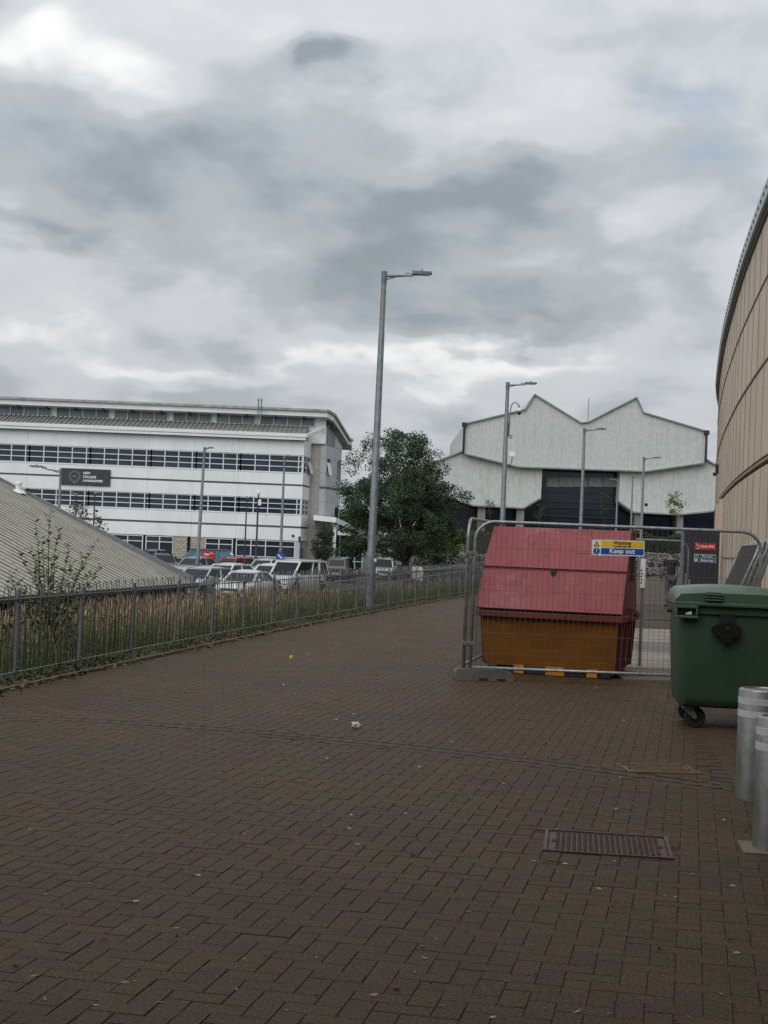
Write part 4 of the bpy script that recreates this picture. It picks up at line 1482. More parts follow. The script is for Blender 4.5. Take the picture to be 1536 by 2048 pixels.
M['corr'] = corr_mat()
M['dark_timber'] = pmat('dark_stained_wall', srgb(44, 44, 44), srgb(32, 32, 33), scale=2, rough=0.8, streak=0.3)
E1 = P(381, 1163, 40.0)
E0 = G(0, 1189, E1.z)
ev = Vector((E0.x - E1.x, E0.y - E1.y, 0)).normalized()          # along the eave, towards the camera
upv = Vector((ev.y, -ev.x, 0))
if upv.x > 0:
    upv = -upv
# distance up the slope to the left picture edge
r0 = ray(-24, 951); k_ = r0.x / r0.y
s_ = (k_ * E1.y - E1.x) / (upv.x - k_ * upv.y)
vp = E1 + upv * s_
vz = P(-24, 951, vp.y).z
rise = (vz - E1.z) / s_
low = thing('low_building', 'low building with a lichened corrugated roof sloping down behind the fence', 'building', (E1.x, E1.y, E1.z), math.atan2(ev.y, ev.x))
# local axes: +x along the eave towards the camera, up-slope is +-y
LEN = 22.0
sgn_y = 1.0 if (Matrix.Rotation(math.atan2(ev.y, ev.x), 3, 'Z') @ Vector((0, 1, 0))).dot(upv) > 0 else -1.0
PER = 0.34
prof = [(0.0, 0.0), (0.045, 0.0), (0.155, 0.0), (0.20, 0.0), (0.235, 0.026), (0.305, 0.026)]
xsr, zsr = [], []
x = 0.0
while x < LEN:
    for a, h_ in prof:
        xsr.append(x + a); zsr.append(h_)
    x += PER
xsr, zsr = np.array(xsr), np.array(zsr)
sl_ = np.array([-0.10, s_ * 0.33, s_ * 0.34, s_ * 0.66, s_ * 0.67, s_])
lap = np.array([0.0, 0.0, 0.012, 0.012, 0.024, 0.024])
VV = np.array([(xx, sgn_y * s2, s2 * rise + zz + l2) for s2, l2 in zip(sl_, lap) for xx, zz in zip(xsr, zsr)])
nx = len(xsr)
FFl = [(r * nx + i, r * nx + i + 1, (r + 1) * nx + i + 1, (r + 1) * nx + i) for r in range(len(sl_) - 1) for i in range(nx - 1)]
rmi = [1 if (i % len(prof)) in (5,) else 0 for r in range(len(sl_) - 1) for i in range(nx - 1)]
M['corr_flank'] = pmat('dark_rib_flank', srgb(118, 115, 104), srgb(74, 73, 65), scale=2.5, rough=0.95, stretch=(1, 0.4, 1))  # darker tone on one flank of each rib, so the ribs read as lines
link('corrugated_roof', np_mesh('corrugated_roof', VV, FFl, [M['corr'], M['corr_flank']], rmi), low)
VV2 = VV.copy()
VV2[:, 1] = sgn_y * (2 * s_) - VV[:, 1]
link('corrugated_roof', np_mesh('corrugated_roof_far', VV2, FFl, M['corr']), low)
MB().bx(0.0, LEN, sgn_y * 0.12, sgn_y * (2 * s_ - 0.12), LOW - E1.z - 0.5, -0.06).build('wall', M['dark_timber'], low)
gb = MB(); gb.prism([(0.12, sgn_y * 0.12, -0.06), (0.12, sgn_y * s_, s_ * rise - 0.06), (0.12, sgn_y * (2 * s_ - 0.12), -0.06)], (0.2, 0, 0)); gb.build('gable_wall', M['dark_timber'], low)
bg_ = MB()
bg_.beam((-0.05, sgn_y * -0.1, 0.0), (-0.05, sgn_y * s_, s_ * rise + 0.0), 0.08, 0.2)
bg_.beam((-0.05, sgn_y * (2 * s_), 0.0), (-0.05, sgn_y * s_, s_ * rise), 0.08, 0.2)
bg_.build('barge_board', M['galv_dark'], low)
gt = MB(); gt.beam((0, sgn_y * -0.16, -0.09), (LEN, sgn_y * -0.16, -0.09), 0.13, 0.12); gt.build('gutter', M['black_metal'], low)
rc_ = MB(); rc_.beam((-0.05, sgn_y * s_, s_ * rise + 0.09), (LEN, sgn_y * s_, s_ * rise + 0.09), 0.36, 0.06); rc_.build('ridge_cap', M['corr'], low)
# roof vent
vb = P(71, 993, E1.y + 1.6)
t_ = 0
vent = MB()
vl = Matrix.Rotation(-math.atan2(ev.y, ev.x), 3, 'Z') @ (Vector((vb.x, vb.y, 0)) - Vector((E1.x, E1.y, 0)))
su = abs(vl.y)
vent.lathe([(0.08, su * rise - 0.1), (0.08, su * rise + 0.24), (0.10, su * rise + 0.245), (0.10, su * rise + 0.30), (0.04, su * rise + 0.33)], 12, (0.35, sgn_y * su, 0))
vent.lathe([(0.22, su * rise + 0.0), (0.14, su * rise + 0.1)], 12, (0.35, sgn_y * su, 0))
vent.build('roof_vent', M['white_paint'], low, autosmooth=40)

# ------------------------------------------------------------------ curved tan building on the right
M['tan'] = pmat('tan_facade_panel', srgb(200, 182, 162), srgb(187, 169, 150), scale=0.6, rough=0.55, rand=0.035, streak=0.06, world=True)
M['tan_dark'] = pmat('facade_joint_backing', srgb(62, 55, 50), srgb(52, 46, 42), scale=1, rough=0.8, world=True)
M['fascia_metal'] = pmat('blue_grey_metal_fascia', srgb(178, 185, 191), srgb(160, 167, 173), scale=2, rough=0.5, metal=0.0, world=True)
arena = thing('curved_building', 'tall curved building clad in tan panels with a grey metal roof edge', 'building', (0, 0, 0))
HB = 8.66
fy = np.array([p[1] for p in FAC]); fx = np.array([p[0] for p in FAC])
fx[fy < 28] = [7.25 - (28.71 - y) * 0.150 - (28.71 - y) ** 2 * -0.0002 for y in fy[fy < 28]]
yq = np.arange(-26, 100.01, 0.05)
xq = np.interp(yq, fy, fx)
ker = np.ones(121) / 121
xq = np.convolve(np.pad(xq, 60, mode='reflect', reflect_type='odd'), ker, mode='valid')
sq = np.concatenate([[0], np.cumsum(np.hypot(np.diff(xq), np.diff(yq)))])


def fac_at(s):
    x_, y_ = np.interp(s, sq, xq), np.interp(s, sq, yq)
    e = 0.3
    dx_ = np.interp(s + e, sq, xq) - np.interp(s - e, sq, xq); dy_ = np.interp(s + e, sq, yq) - np.interp(s - e, sq, yq)
    return x_, y_, math.atan2(dy_, dx_)


bw = MB()
ss = np.arange(0, sq[-1], 1.5)
ring = []
for s in ss:
    x_, y_, a = fac_at(s)
    nx_, ny_ = math.sin(a), -math.cos(a)
    ring.append((x_ + nx_ * 0.09, y_ + ny_ * 0.09))
poly = [(x_, y_, -0.1) for x_, y_ in ring] + [(60, 100, -0.1), (60, -26, -0.1)]
bw.prism(poly, (0, 0, HB + 0.1))
bw.build('core_wall', M['tan_dark'], arena)
PW = 1.7
rowsz = [(0.02, 1.585), (1.615, 3.42), (3.62, 5.47), (5.53, 7.2), (7.235, HB - 0.02)]
pmesh = []
for z0, z1 in rowsz:
    pmesh.append(MB().box((0, 0.04, 0), (PW - 0.030, 0.08, z1 - z0)).mesh('facade_panel', M['tan']))
s0 = float(np.interp(12.0, yq, sq)); s1 = float(np.interp(68.0, yq, sq))
s = s0
doors = [(46.2, 47.0), (50.0, 51.2)]
strip_me = {}
M['cover_strip'] = pmat('bronze_cover_strip', srgb(150, 132, 114), srgb(134, 117, 101), scale=2, rough=0.6, world=True)
while s < s1:
    x_, y_, a = fac_at(s)
    for r_, (z0, z1) in enumerate(rowsz):
        if r_ < 2 and any(d0 - 0.5 < y_ < d1 + 0.5 for d0, d1 in doors):
            continue
        o = link('facade_panel', pmesh[r_], arena, (x_, y_, (z0 + z1) / 2))
        o.rotation_euler = (0, 0, a - math.pi + random.gauss(0, 0.0015))
        o.rotation_euler = (0, 0, a + random.gauss(0, 0.0015))
        # panel front must face the path: shift so that its face is the outer one
        nx_, ny_ = math.sin(a), -math.cos(a)
        o.location = (x_ - nx_ * -0.0, y_ - ny_ * -0.0, (z0 + z1) / 2)
        o.scale = (1, -1, 1)
    for z0, z1 in ((0.03, 3.42), (3.62, HB - 0.13)):
        sx_, sy_, sa2 = fac_at(s + PW / 2)
        if z0 < 1 and any(d0 - 0.6 < sy_ < d1 + 0.6 for d0, d1 in doors):
            continue
        if z0 not in strip_me:
            strip_me[z0] = MB().box((0, 0.0, 0), (0.028, 0.026, z1 - z0)).mesh('cover_strip', M['cover_strip'])
        link('cover_strip', strip_me[z0], arena, (sx_, sy_, (z0 + z1) / 2), sa2)
    s += PW


def along(name, mat, z0, z1, off0, off1, ya, yb, step=1.0, parent=arena):
    """strip that follows the facade; off = distance out from the facade face"""
    mb = MB()
    rings_ = []
    sA, sB = float(np.interp(ya, yq, sq)), float(np.interp(yb, yq, sq))
    for s in np.linspace(sA, sB, max(2, int((sB - sA) / step) + 1)):
        x_, y_, a = fac_at(s)
        nx_, ny_ = -math.sin(a), math.cos(a)
        rings_.append([(x_ + nx_ * off0, y_ + ny_ * off0, z0), (x_ + nx_ * off1, y_ + ny_ * off1, z0), (x_ + nx_ * off1, y_ + ny_ * off1, z1), (x_ + nx_ * off0, y_ + ny_ * off0, z1)])
    mb.loft(rings_)
    return mb.build(name, mat, parent)


rw = MB()
rw.prism([(-34, -4.2, -0.05), (9.0, -2.6, -0.05), (9.0, -24, -0.05), (-34, -24, -0.05)], (0, 0, 11.5))
rw.build('unseen_shade_block', M['tan_dark'], arena)  # unseen mass added behind the camera to darken the near paving
along('sill_trim', M['cover_strip'], 3.50, 3.555, -0.10, 0.02, -20, 80)
along('drip_trim', M['cover_strip'], 5.48, 5.52, -0.10, 0.030, -20, 80)
along('drip_trim', M['cover_strip'], 7.205, 7.23, -0.10, 0.026, -20, 80)
along('drip_trim', M['cover_strip'], 1.588, 1.612, -0.10, 0.022, 20, 45)
along('roof_fascia', M['fascia_metal'], HB - 0.02, HB + 0.32, -0.3, 0.14, -26, 99)
along('eave_soffit', M['black_metal'], HB - 0.12, HB - 0.025, -0.10, 0.05, -26, 99)
bolt_me = MB().box((0, 0, 0), (0.06, 0.03, 0.06)).mesh('fascia_bolt', M['black_metal'])
for s in np.arange(float(np.interp(27, yq, sq)), s1, 0.62):
    x_, y_, a = fac_at(s)
    nx_, ny_ = -math.sin(a), math.cos(a)
    link('fascia_bolt', bolt_me, arena, (x_ + nx_ * 0.145, y_ + ny_ * 0.145, HB + 0.15), a)
for d0, d1 in doors:
    x_, y_, a = fac_at(float(np.interp((d0 + d1) / 2, yq, sq)))
    dd = MB().box((0, 0, 1.7), (d1 - d0 + 0.1, 0.05, 3.4)).build('door', M['band'], arena, (x_, y_, 0), a)
    MB().box((-(d1 - d0) / 2 - 0.08, 0.0, 1.7), (0.12, 0.2, 3.4)).build('door_jamb', M['tan'], dd)
    MB().box(((d1 - d0) / 2 + 0.08, 0.0, 1.7), (0.12, 0.2, 3.4)).build('door_jamb', M['tan'], dd)
x_, y_, a = fac_at(float(np.interp(53.5, yq, sq)))
wl = MB()
wl.box((0, 0.06, 4.75), (0.14, 0.12, 0.34))
wl.box((0, 0.13, 4.56), (0.10, 0.14, 0.12))
wl.build('wall_lamp', M['black_plastic'], arena, (x_, y_, 0), a)
# ------------------------------------------------------------------ wheeled bin
M['bin_green'] = pmat('dark_green_plastic', srgb(50, 76, 57), srgb(42, 66, 49), scale=3, rough=0.48, bump=0.04, bscale=90, stain=srgb(62, 80, 64), stain_scale=2.2, stain_amt=0.35, streak=0.12)
M['lid_green'] = pmat('faded_green_plastic', srgb(72, 96, 80), srgb(58, 82, 66), scale=4, rough=0.34, stain=srgb(96, 118, 100), stain_scale=2, stain_amt=0.45)
bp_ = G(1452, 1462)
bin_ = thing('wheeled_bin', 'dark green four-wheeled bin with a domed lid beside the steel bollards', 'bin', (bp_.x + 0.085, bp_.y + 0.45, 0), -0.10)
BW, BD = 0.545, 0.50


def rrect(hx, hy, r, z, n=4, yoff=0.0):
    pts = []
    for cx_, cy_, a0 in ((hx - r, hy - r, 0), (-hx + r, hy - r, 90), (-hx + r, -hy + r, 180), (hx - r, -hy + r, 270)):
        for k in range(n + 1):
            a = math.radians(a0 + 90 * k / n)
            pts.append((cx_ + r * math.cos(a), cy_ + r * math.sin(a) + yoff, z))
    return pts


bd = MB()
bd.loft([rrect(BW * 0.80, BD * 0.80, 0.09, 0.205), rrect(BW * 0.87, BD * 0.87, 0.10, 0.225), rrect(BW * 0.90, BD * 0.90, 0.10, 0.30), rrect(BW * 0.945, BD * 0.945, 0.09, 0.95), rrect(BW * 0.95, BD * 0.95, 0.09, 1.13)])
bd.build('body', M['bin_green'], bin_, autosmooth=50)
rm = MB()
rm.loft([rrect(BW * 0.96, BD * 0.96, 0.09, 1.085), rrect(BW * 1.0, BD * 1.0, 0.09, 1.09), rrect(BW * 1.0, BD * 1.0, 0.09, 1.165), rrect(BW * 0.96, BD * 0.96, 0.09, 1.17)])
rim = rm.build('rim', M['bin_green'], bin_, autosmooth=50)
# lid: barrel vault with a drip edge
ld_ = MB()
rings_ = []
for y in np.linspace(-BD - 0.015, BD + 0.015, 9):
    ty = 1 - (abs(y) / (BD + 0.015)) ** 6
    row = []
    for k in range(41):
        t = -1 + 2 * k / 40
        row.append((t * (BW + 0.012), y, 1.20 + (0.118 + 0.044 * (1 - abs(t) ** 2.2)) * (0.45 + 0.55 * ty) * (1 - 0.75 * max(0, abs(t) - 0.93) / 0.07)))
    row += [((BW + 0.012), y, 1.172), (-(BW + 0.012), y, 1.172)]
    rings_.append(row)
ld_.loft(rings_)
lid = ld_.build('lid', M['lid_green'], bin_, autosmooth=40)
lf = MB()
lf.prism([(-BW * 0.95, -BD - 0.026, 1.195), (BW * 0.95, -BD - 0.026, 1.195), (BW * 0.94, -BD - 0.026, 1.27), (BW * 0.45, -BD - 0.026, 1.29), (-BW * 0.45, -BD - 0.026, 1.29), (-BW * 0.94, -BD - 0.026, 1.27)][::-1], (0, 0.02, 0))
lf.build('lid_front', M['lid_green'], lid, bevel=0.006)
hs = MB()
hs.prism([(-0.29, -BD - 0.034, 1.205), (-0.12, -BD - 0.034, 1.205), (-0.12, -BD - 0.034, 1.28), (-0.14, -BD - 0.034, 1.295), (-0.27, -BD - 0.034, 1.295), (-0.29, -BD - 0.034, 1.28)][::-1], (0, 0.01, 0))
hg = hs.build('lid_handle', M['bin_green'], lid)
for z in (1.222, 1.248, 1.274):
    MB().bx(-0.282, -0.128, -BD - 0.060, -BD - 0.035, z - 0.007, z + 0.007).build('grip_slat', M['lid_green'], hg, bevel=0.004)
for y in (-BD - 0.03, BD + 0.03):
    MB().bx(-BW - 0.02, BW + 0.02, y - 0.012, y + 0.012, 1.165, 1.197).build('lid_lip', M['lid_green'], lid, bevel=0.006)
# corner brackets with pockets
for sx in (-1, 1):
    c0 = sx * (BW - 0.095)
    br = MB()
    for (x0, x1, z0, z1) in ((c0 - 0.105, c0 + 0.105, 1.045, 1.068), (c0 - 0.105, c0 + 0.105, 1.137, 1.166), (c0 - 0.105, c0 - 0.084, 1.0685, 1.1365), (c0 + 0.084, c0 + 0.105, 1.0685, 1.1365)):
        br.bx(x0, x1, -BD - 0.045, -BD + 0.03, z0, z1)
    bk = br.build('corner_bracket', M['lid_green'], bin_, bevel=0.005)
    MB().bx(c0 - 0.083, c0 + 0.083, -BD - 0.008, -BD + 0.0, 1.069, 1.136).build('pocket', M['black_void'], bk)
    if sx < 0:
        MB().prism([(c0 - 0.01, -BD - 0.02, 1.08), (c0 + 0.05, -BD - 0.02, 1.08), (c0 + 0.045, -BD - 0.02, 1.112), (c0 + 0.0, -BD - 0.02, 1.095)][::-1], (0, 0.008, 0)).build('paper_scrap', M['white_paint'], bk)
    MB().lathe([(0.028, 0), (0.028, 0.05), (0.018, 0.055)], 12, (sx * (BW - 0.01) - (0.05 if sx < 0 else 0), 0, 1.10), axis='X').build('lifting_pin', M['bin_green'], bin_, smooth=False)
# lock and its channel
lx = -0.075
MB().bx(lx - 0.065, lx + 0.065, -BD - 0.012, -BD + 0.05, 0.98, 1.10).build('lock_channel', M['black_void'], bin_)
lk = MB()
pl_ = []
for k in range(28):
    a = 2 * math.pi * k / 28
    r_ = 0.085 + 0.055 * abs(math.cos(a)) ** 1.2
    pl_.append((lx + r_ * math.cos(a), -BD - 0.05, 0.955 + (0.062 if math.sin(a) > 0 else 0.085) * math.sin(a)))
lk.prism(pl_, (0, 0.07, 0))
lk.prism([(lx - 0.045, -BD - 0.045, 0.93), (lx - 0.045, -BD - 0.045, 0.835), (lx + 0.045, -BD - 0.045, 0.835), (lx + 0.045, -BD - 0.045, 0.93)], (0, 0.06, 0))
lock = lk.build('gravity_lock', M['black_plastic'], bin_, bevel=0.012)
MB().lathe([(0.022, -0.012), (0.022, 0.0), (0.010, 0.001)], 14, (lx + 0.005, -BD - 0.052, 0.965), axis='Y').build('key_barrel', M['rubber'], lock)
# castors
for sx, sy in ((-1, -1), (1, -1), (-1, 1), (1, 1)):
    x, y = sx * BW * 0.70, sy * BD * 0.62
    cs = MB(); cs.box((x, y, 0.205), (0.12, 0.12, 0.035))
    cs.lathe([(0.05, 0.17), (0.05, 0.20)], 12, (x, y, 0))
    for dy in (-0.036, 0.036):
        cs.prism([(x - 0.05, y + dy, 0.175), (x + 0.055, y + dy, 0.175), (x + 0.085, y + dy, 0.095), (x + 0.055, y + dy, 0.085)], (0, 0.008, 0))
    c = cs.build('castor', M['galv_dark'], bin_, bevel=0.003)
    MB().lathe([(0.06, -0.026), (0.092, -0.024), (0.1, -0.015), (0.1, 0.015), (0.092, 0.024), (0.06, 0.026)], 24, (x + 0.065, y + 0.004, 0.1), axis='Y').build('tyre', M['rubber'], c, autosmooth=40)
    MB().lathe([(0.05, -0.028), (0.05, 0.028)], 16, (x + 0.065, y + 0.004, 0.1), axis='Y').build('hub', M['black_plastic'], c)

# ------------------------------------------------------------------ covered skip


def paint_mat(name, c1, c2, worn, rust, scr):
    m = pmat(name, c1, c2, scale=1.6, rough=0.62, spec=0.3, stain=worn, stain_scale=1.6, stain_amt=0.85, streak=0.28, bump=0.05, bscale=14)
    t = m.node_tree
    L = t.links.new
    b = t.nodes['Principled BSDF']
    src = b.inputs['Base Color'].links[0].from_socket
    tc = N(t, 'ShaderNodeTexCoord')
    # rust chips
    n = N(t, 'ShaderNodeTexNoise', i_Scale=7.0, i_Detail=9.0, i_Roughness=0.75)
    L(tc.outputs['Object'], n.inputs['Vector'])
    mr = N(t, 'ShaderNodeMapRange'); mr.inputs[1].default_value = 0.63; mr.inputs[2].default_value = 0.67; mr.inputs[4].default_value = 0.9
    L(n.outputs['Fac'], mr.inputs[0])
    x = N(t, 'ShaderNodeMix', data_type='RGBA'); L(mr.outputs[0], x.inputs[0]); L(src, x.inputs[6]); x.inputs[7].default_value = rust
    # long scrapes
    mp = N(t, 'ShaderNodeMapping'); mp.inputs['Rotation'].default_value = (0, 0.6, 0); mp.inputs['Scale'].default_value = (1.0, 1.0, 14.0)
    L(tc.outputs['Object'], mp.inputs[0])
    n2 = N(t, 'ShaderNodeTexNoise', i_Scale=1.6, i_Detail=4.0, i_Roughness=0.6, i_Distortion=0.9)
    L(mp.outputs[0], n2.inputs['Vector'])
    m2 = N(t, 'ShaderNodeMapRange'); m2.inputs[1].default_value = 0.60; m2.inputs[2].default_value = 0.67; m2.inputs[4].default_value = 0.75
    L(n2.outputs['Fac'], m2.inputs[0])
    x2 = N(t, 'ShaderNodeMix', data_type='RGBA'); L(m2.outputs[0], x2.inputs[0]); L(x.outputs[2], x2.inputs[6]); x2.inputs[7].default_value = scr
    L(x2.outputs[2], b.inputs['Base Color'])
    return m


M['skip_red'] = paint_mat('faded_red_paint', srgb(142, 74, 78), srgb(126, 63, 67), srgb(156, 106, 109), srgb(62, 34, 32), srgb(150, 34, 50))
M['skip_red_dark'] = paint_mat('dirty_red_steel', srgb(112, 52, 54), srgb(92, 44, 46), srgb(84, 58, 56), srgb(52, 32, 30), srgb(96, 50, 50))
M['skip_ochre'] = paint_mat('ochre_yellow_paint', srgb(124, 78, 20), srgb(108, 66, 16), srgb(98, 60, 24), srgb(70, 42, 22), srgb(150, 98, 34))
M['skip_yellow'] = pmat('chipped_yellow_paint', srgb(190, 124, 28), srgb(160, 98, 22), scale=9, rough=0.7, stain=srgb(60, 40, 26), stain_scale=9, stain_amt=0.9)
sa_ = G(975, 1352); sb_ = G(1238, 1364)
YS = 14.5
sk_c = G(1100, 1357)
skip = thing('covered_skip', 'large skip with faded red hatches over an ochre body behind the mesh panel', 'skip', (sk_c.x - 0.02, 19.4, 0), math.radians(-17.0))
skip.scale = (1.03, 1.1, 1.0)
# local: x right, y back, front rim at y = 0
wb, wt, wr = 0.835, 0.875, 0.935
# body
b_ = MB()
b_.add([(-wb, 0.16, 0.10), (wb, 0.16, 0.10), (wb, 1.38, 0.10), (-wb, 1.38, 0.10), (-wt, 0.05, 0.76), (wt, 0.05, 0.76), (wt, 1.51, 0.76), (-wt, 1.51, 0.76)],
       [(0, 3, 2, 1), (0, 1, 5, 4), (4, 5, 6, 7)], 0)
b_.add([(-wb, 0.16, 0.10), (wb, 0.16, 0.10), (wb, 1.38, 0.10), (-wb, 1.38, 0.10), (-wt, 0.05, 0.76), (wt, 0.05, 0.76), (wt, 1.51, 0.76), (-wt, 1.51, 0.76)],
       [(1, 2, 6, 5), (2, 3, 7, 6), (3, 0, 4, 7)], 1)
b_.build('body', [M['skip_ochre'], M['skip_red_dark']], skip)
rm = MB()
rm.bx(-wr, wr, -0.015, 0.07, 0.735, 0.815); rm.bx(-wr, wr, 1.46, 1.55, 0.735, 0.815); rm.bx(-wr, -wr + 0.08, 0.0705, 1.4595, 0.735, 0.815); rm.bx(wr - 0.08, wr, 0.0705, 1.4595, 0.735, 0.815)
rm.build('rim', M['skip_red_dark'], skip, bevel=0.008)
# upper housing (sides and back)
prof_ = [(0.04, 0.816), (0.34, 1.36), (0.76, 1.89), (1.20, 1.89), (1.50, 0.816)]
hw = 0.895
hs_ = MB()
hs_.prism([(-hw, y, z) for y, z in prof_], (2 * hw, 0, 0))
hs_.build('housing', M['skip_red_dark'], skip)
# hatches


def hatch(name, p0, p1, hw0, hw1, off):
    y0, z0 = p0; y1, z1 = p1
    d = Vector((0, y1 - y0, z1 - z0)).normalized()
    nn = Vector((0, -d.z, d.y))
    mb = MB()
    q = [Vector((-hw0, y0, z0)), Vector((hw0, y0, z0)), Vector((hw1, y1, z1)), Vector((-hw1, y1, z1))]
    mb.prism([p + nn * (off + 0.028) for p in q], -nn * 0.03)
    o = mb.build(name, M['skip_red'], skip, bevel=0.004)
    return o, nn


h1, n1_ = hatch('lower_hatch', (0.0, 0.828), (0.315, 1.353), 0.93, 0.92, 0.012)
h2, n2_ = hatch('upper_hatch', (0.30, 1.36), (0.74, 1.895), 0.925, 0.905, 0.018)
st = MB()
st.beam((-0.925, 0.285, 1.36), (0.925, 0.285, 1.36), 0.03, 0.03)
st.build('hinge_bar', M['skip_red_dark'], skip)
lt = MB(); lt.box((-0.0, 0.25, 1.35), (0.06, 0.06, 0.075)); lt.box((0.0, 0.245, 1.305), (0.03, 0.05, 0.05)); lt.build('latch', M['black_metal'], skip, bevel=0.006)
tp_ = MB(); tp_.bx(-0.91, 0.91, 0.745, 1.21, 1.893, 1.92); tp_.build('top_plate', M['skip_red_dark'], skip, bevel=0.004)
for xx in (-0.85, -0.42, 0.18):
    MB().lathe([(0.012, 0), (0.012, 0.02)], 8, (xx, 0.66, 1.845), axis='Y').build('rivet', M['black_metal'], h2)
# lifting lug, side ribs, ladder
for sx in (-1, 1):
    lg = MB()
    lg.lathe([(0.035, 0), (0.035, 0.10), (0.055, 0.105), (0.055, 0.125)], 14, (sx * 0.90 if sx > 0 else -0.90 - 0.125, 0.75, 0.82), axis='X')
    lg.box((sx * 0.93, 0.75, 0.82), (0.10, 0.22, 0.18))
    lg.build('lifting_lug', M['skip_red_dark'], skip, bevel=0.005)
    for yy in (0.25, 0.75, 1.25):
        rb = MB(); rb.beam((sx * (wb + 0.02), yy * 0.93 + 0.06, 0.12), (sx * (wt + 0.02), yy, 0.73), 0.06, 0.05, up=(0, 1, 0)); rb.build('side_rib', M['skip_red_dark'], skip)
    for yy in (0.72, 0.90, 1.10):
        sl = MB(); sl.bx(sx * hw - 0.004 * sx, sx * (hw + 0.012), yy - 0.02, yy + 0.02, 1.25, 1.62); sl.build('vent_slot', M['black_void'], skip)
hb = MB()
hb.tube([(-0.90, 0.95, 1.0), (-0.97, 0.95, 1.02), (-0.97, 0.95, 1.42), (-0.90, 0.95, 1.45)], 0.012, 6); hb.tube([(-0.90, 0.55, 1.0), (-0.98, 0.50, 1.02), (-0.97, 0.60, 1.36), (-0.90, 0.62, 1.38)], 0.012, 6)
hb.build('grab_handle', M['galv_dark'], skip)
# skids and painted feet
for sx in (-0.72, 0.72):
    MB().bx(sx - 0.06, sx + 0.06, 0.12, 1.40, 0.0, 0.10).build('skid', M['black_metal'], skip, bevel=0.01)
MB().bx(-0.78, 0.78, 0.10, 0.16, 0.012, 0.042).build('cross_bar', M['black_metal'], skip)
for x0, x1 in ((-0.43, -0.30), (-0.02, 0.22), (0.50, 0.63)):
    MB().bx(x0, x1, 0.065, 0.14, 0.008, 0.115).build('foot_plate', M['skip_yellow'], skip, bevel=0.004)

# ------------------------------------------------------------------ temporary mesh fence panels
def wire_me(W, H, sx_=0.066, sz_=0.262, r=0.0021):
    mb = MB()
    x = 0.06
    while x < W - 0.04:
        mb.tube([(x, 0, 0.13), (x, 0, H - 0.02)], r, 4, cap=False); x += sx_
    z = 0.30
    while z < H - 0.06:
        mb.tube([(0.02, 0.004, z), (W - 0.02, 0.004, z)], r, 4, cap=False); z += sz_
    return mb.mesh('wire_mesh', M['wire'])


def tube_frame(W, H, r=0.0205, R=0.24, foot=0.0):
    mb = MB()
    pts = [(0, 0, foot)] + [(0, 0, H - R)] + [(R - R * math.cos(t), 0, H - R + R * math.sin(t)) for t in np.linspace(0.15, math.pi / 2 - 0.1, 6)]
    pts += [(R, 0, H), (W - R, 0, H)] + [(W - R + R * math.sin(t), 0, H - R + R * math.cos(t)) for t in np.linspace(0.15, math.pi / 2 - 0.1, 6)] + [(W, 0, H - R), (W, 0, foot)]
    mb.tube(pts, r, 10)
    return mb.mesh('tube_frame', M['galv_light'], smooth=True)


M['wire'] = pmat('dull_fence_wire', srgb(98, 98, 98), srgb(72, 72, 72), scale=6, rough=0.55, metal=0.3)
M['rubber_block'] = pmat('grey_fence_block', srgb(92, 92, 88), srgb(72, 72, 68), scale=6, rough=0.9, bump=0.3, bscale=25, stain=srgb(58, 56, 50), stain_scale=4, stain_amt=0.6)
PWD, PHT = 3.52, 1.93
fr_me, wr_me = tube_frame(PWD, PHT, foot=0.05), wire_me(PWD, PHT)
lo_mb = MB(); lo_mb.tube([(0.0, 0, 0.13), (PWD, 0, 0.13)], 0.0195, 10); lo_me = lo_mb.mesh('lower_rail', M['galv_light'], smooth=True)
GH = 'temporary mesh fence panels'


def heras(label, loc, rz, rot=None):
    t = thing('mesh_fence_panel', label, 'fence panel', loc, rz, GH)
    if rot is not None:
        t.rotation_euler = rot
    link('tube_frame', fr_me, t); link('lower_rail', lo_me, t)
    w = link('wire_mesh', wr_me, t); w['kind'] = 'stuff'
    return t


pA = G(946, 1353)
YP = 18.5
hx = P(946, 1200, YP).x
hp1 = heras('steel mesh fence panel across the front of the covered skip, carrying the keep-out sign', (hx, YP, 0.02), -0.006)
hp2 = heras('steel mesh fence panel running back along the skip\'s far side from the shared post', (hx - 0.085, YP + 0.03, 0.05), math.radians(78))
hp3 = heras('steel mesh fence panel standing behind the skip, left of the square steel post', (P(1363, 1150, 34).x - PWD + 0.16, 34.1, 0.02), 0.0)
for z in (0.42, 1.53):
    c = MB(); c.box((-0.042, 0.015, z), (0.15, 0.07, 0.05)); c.lathe([(0.012, -0.06), (0.012, 0.06)], 8, (-0.04, 0.015, z), axis='Y'); c.build('coupling_clamp', M['galv_dark'], hp1, bevel=0.005)
# concrete foot
ft_ = thing('fence_block', 'grey fence foot block under the corner of the mesh panels', 'fence foot', (hx + 0.0, YP, 0), 0.05)
fb = MB()
fb.prism([(-0.20, -0.13, 0.0), (0.52, -0.13, 0.0), (0.52, -0.11, 0.10), (0.30, -0.11, 0.135), (-0.16, -0.11, 0.135), (-0.20, -0.11, 0.09)][::-1], (0, 0.24, 0))
fb.build('block', M['rubber_block'], ft_, bevel=0.015)
for xx in (0.06, 0.17, 0.28):
    MB().lathe([(0.02, 0.136), (0.02, 0.141)], 10, (xx, 0, 0)).build('socket', M['black_void'], ft_)
for xx in (0.10, 0.32):
    MB().bx(xx, xx + 0.10, -0.145, -0.12, 0.0, 0.03).build('lifting_slot', M['black_void'], ft_)
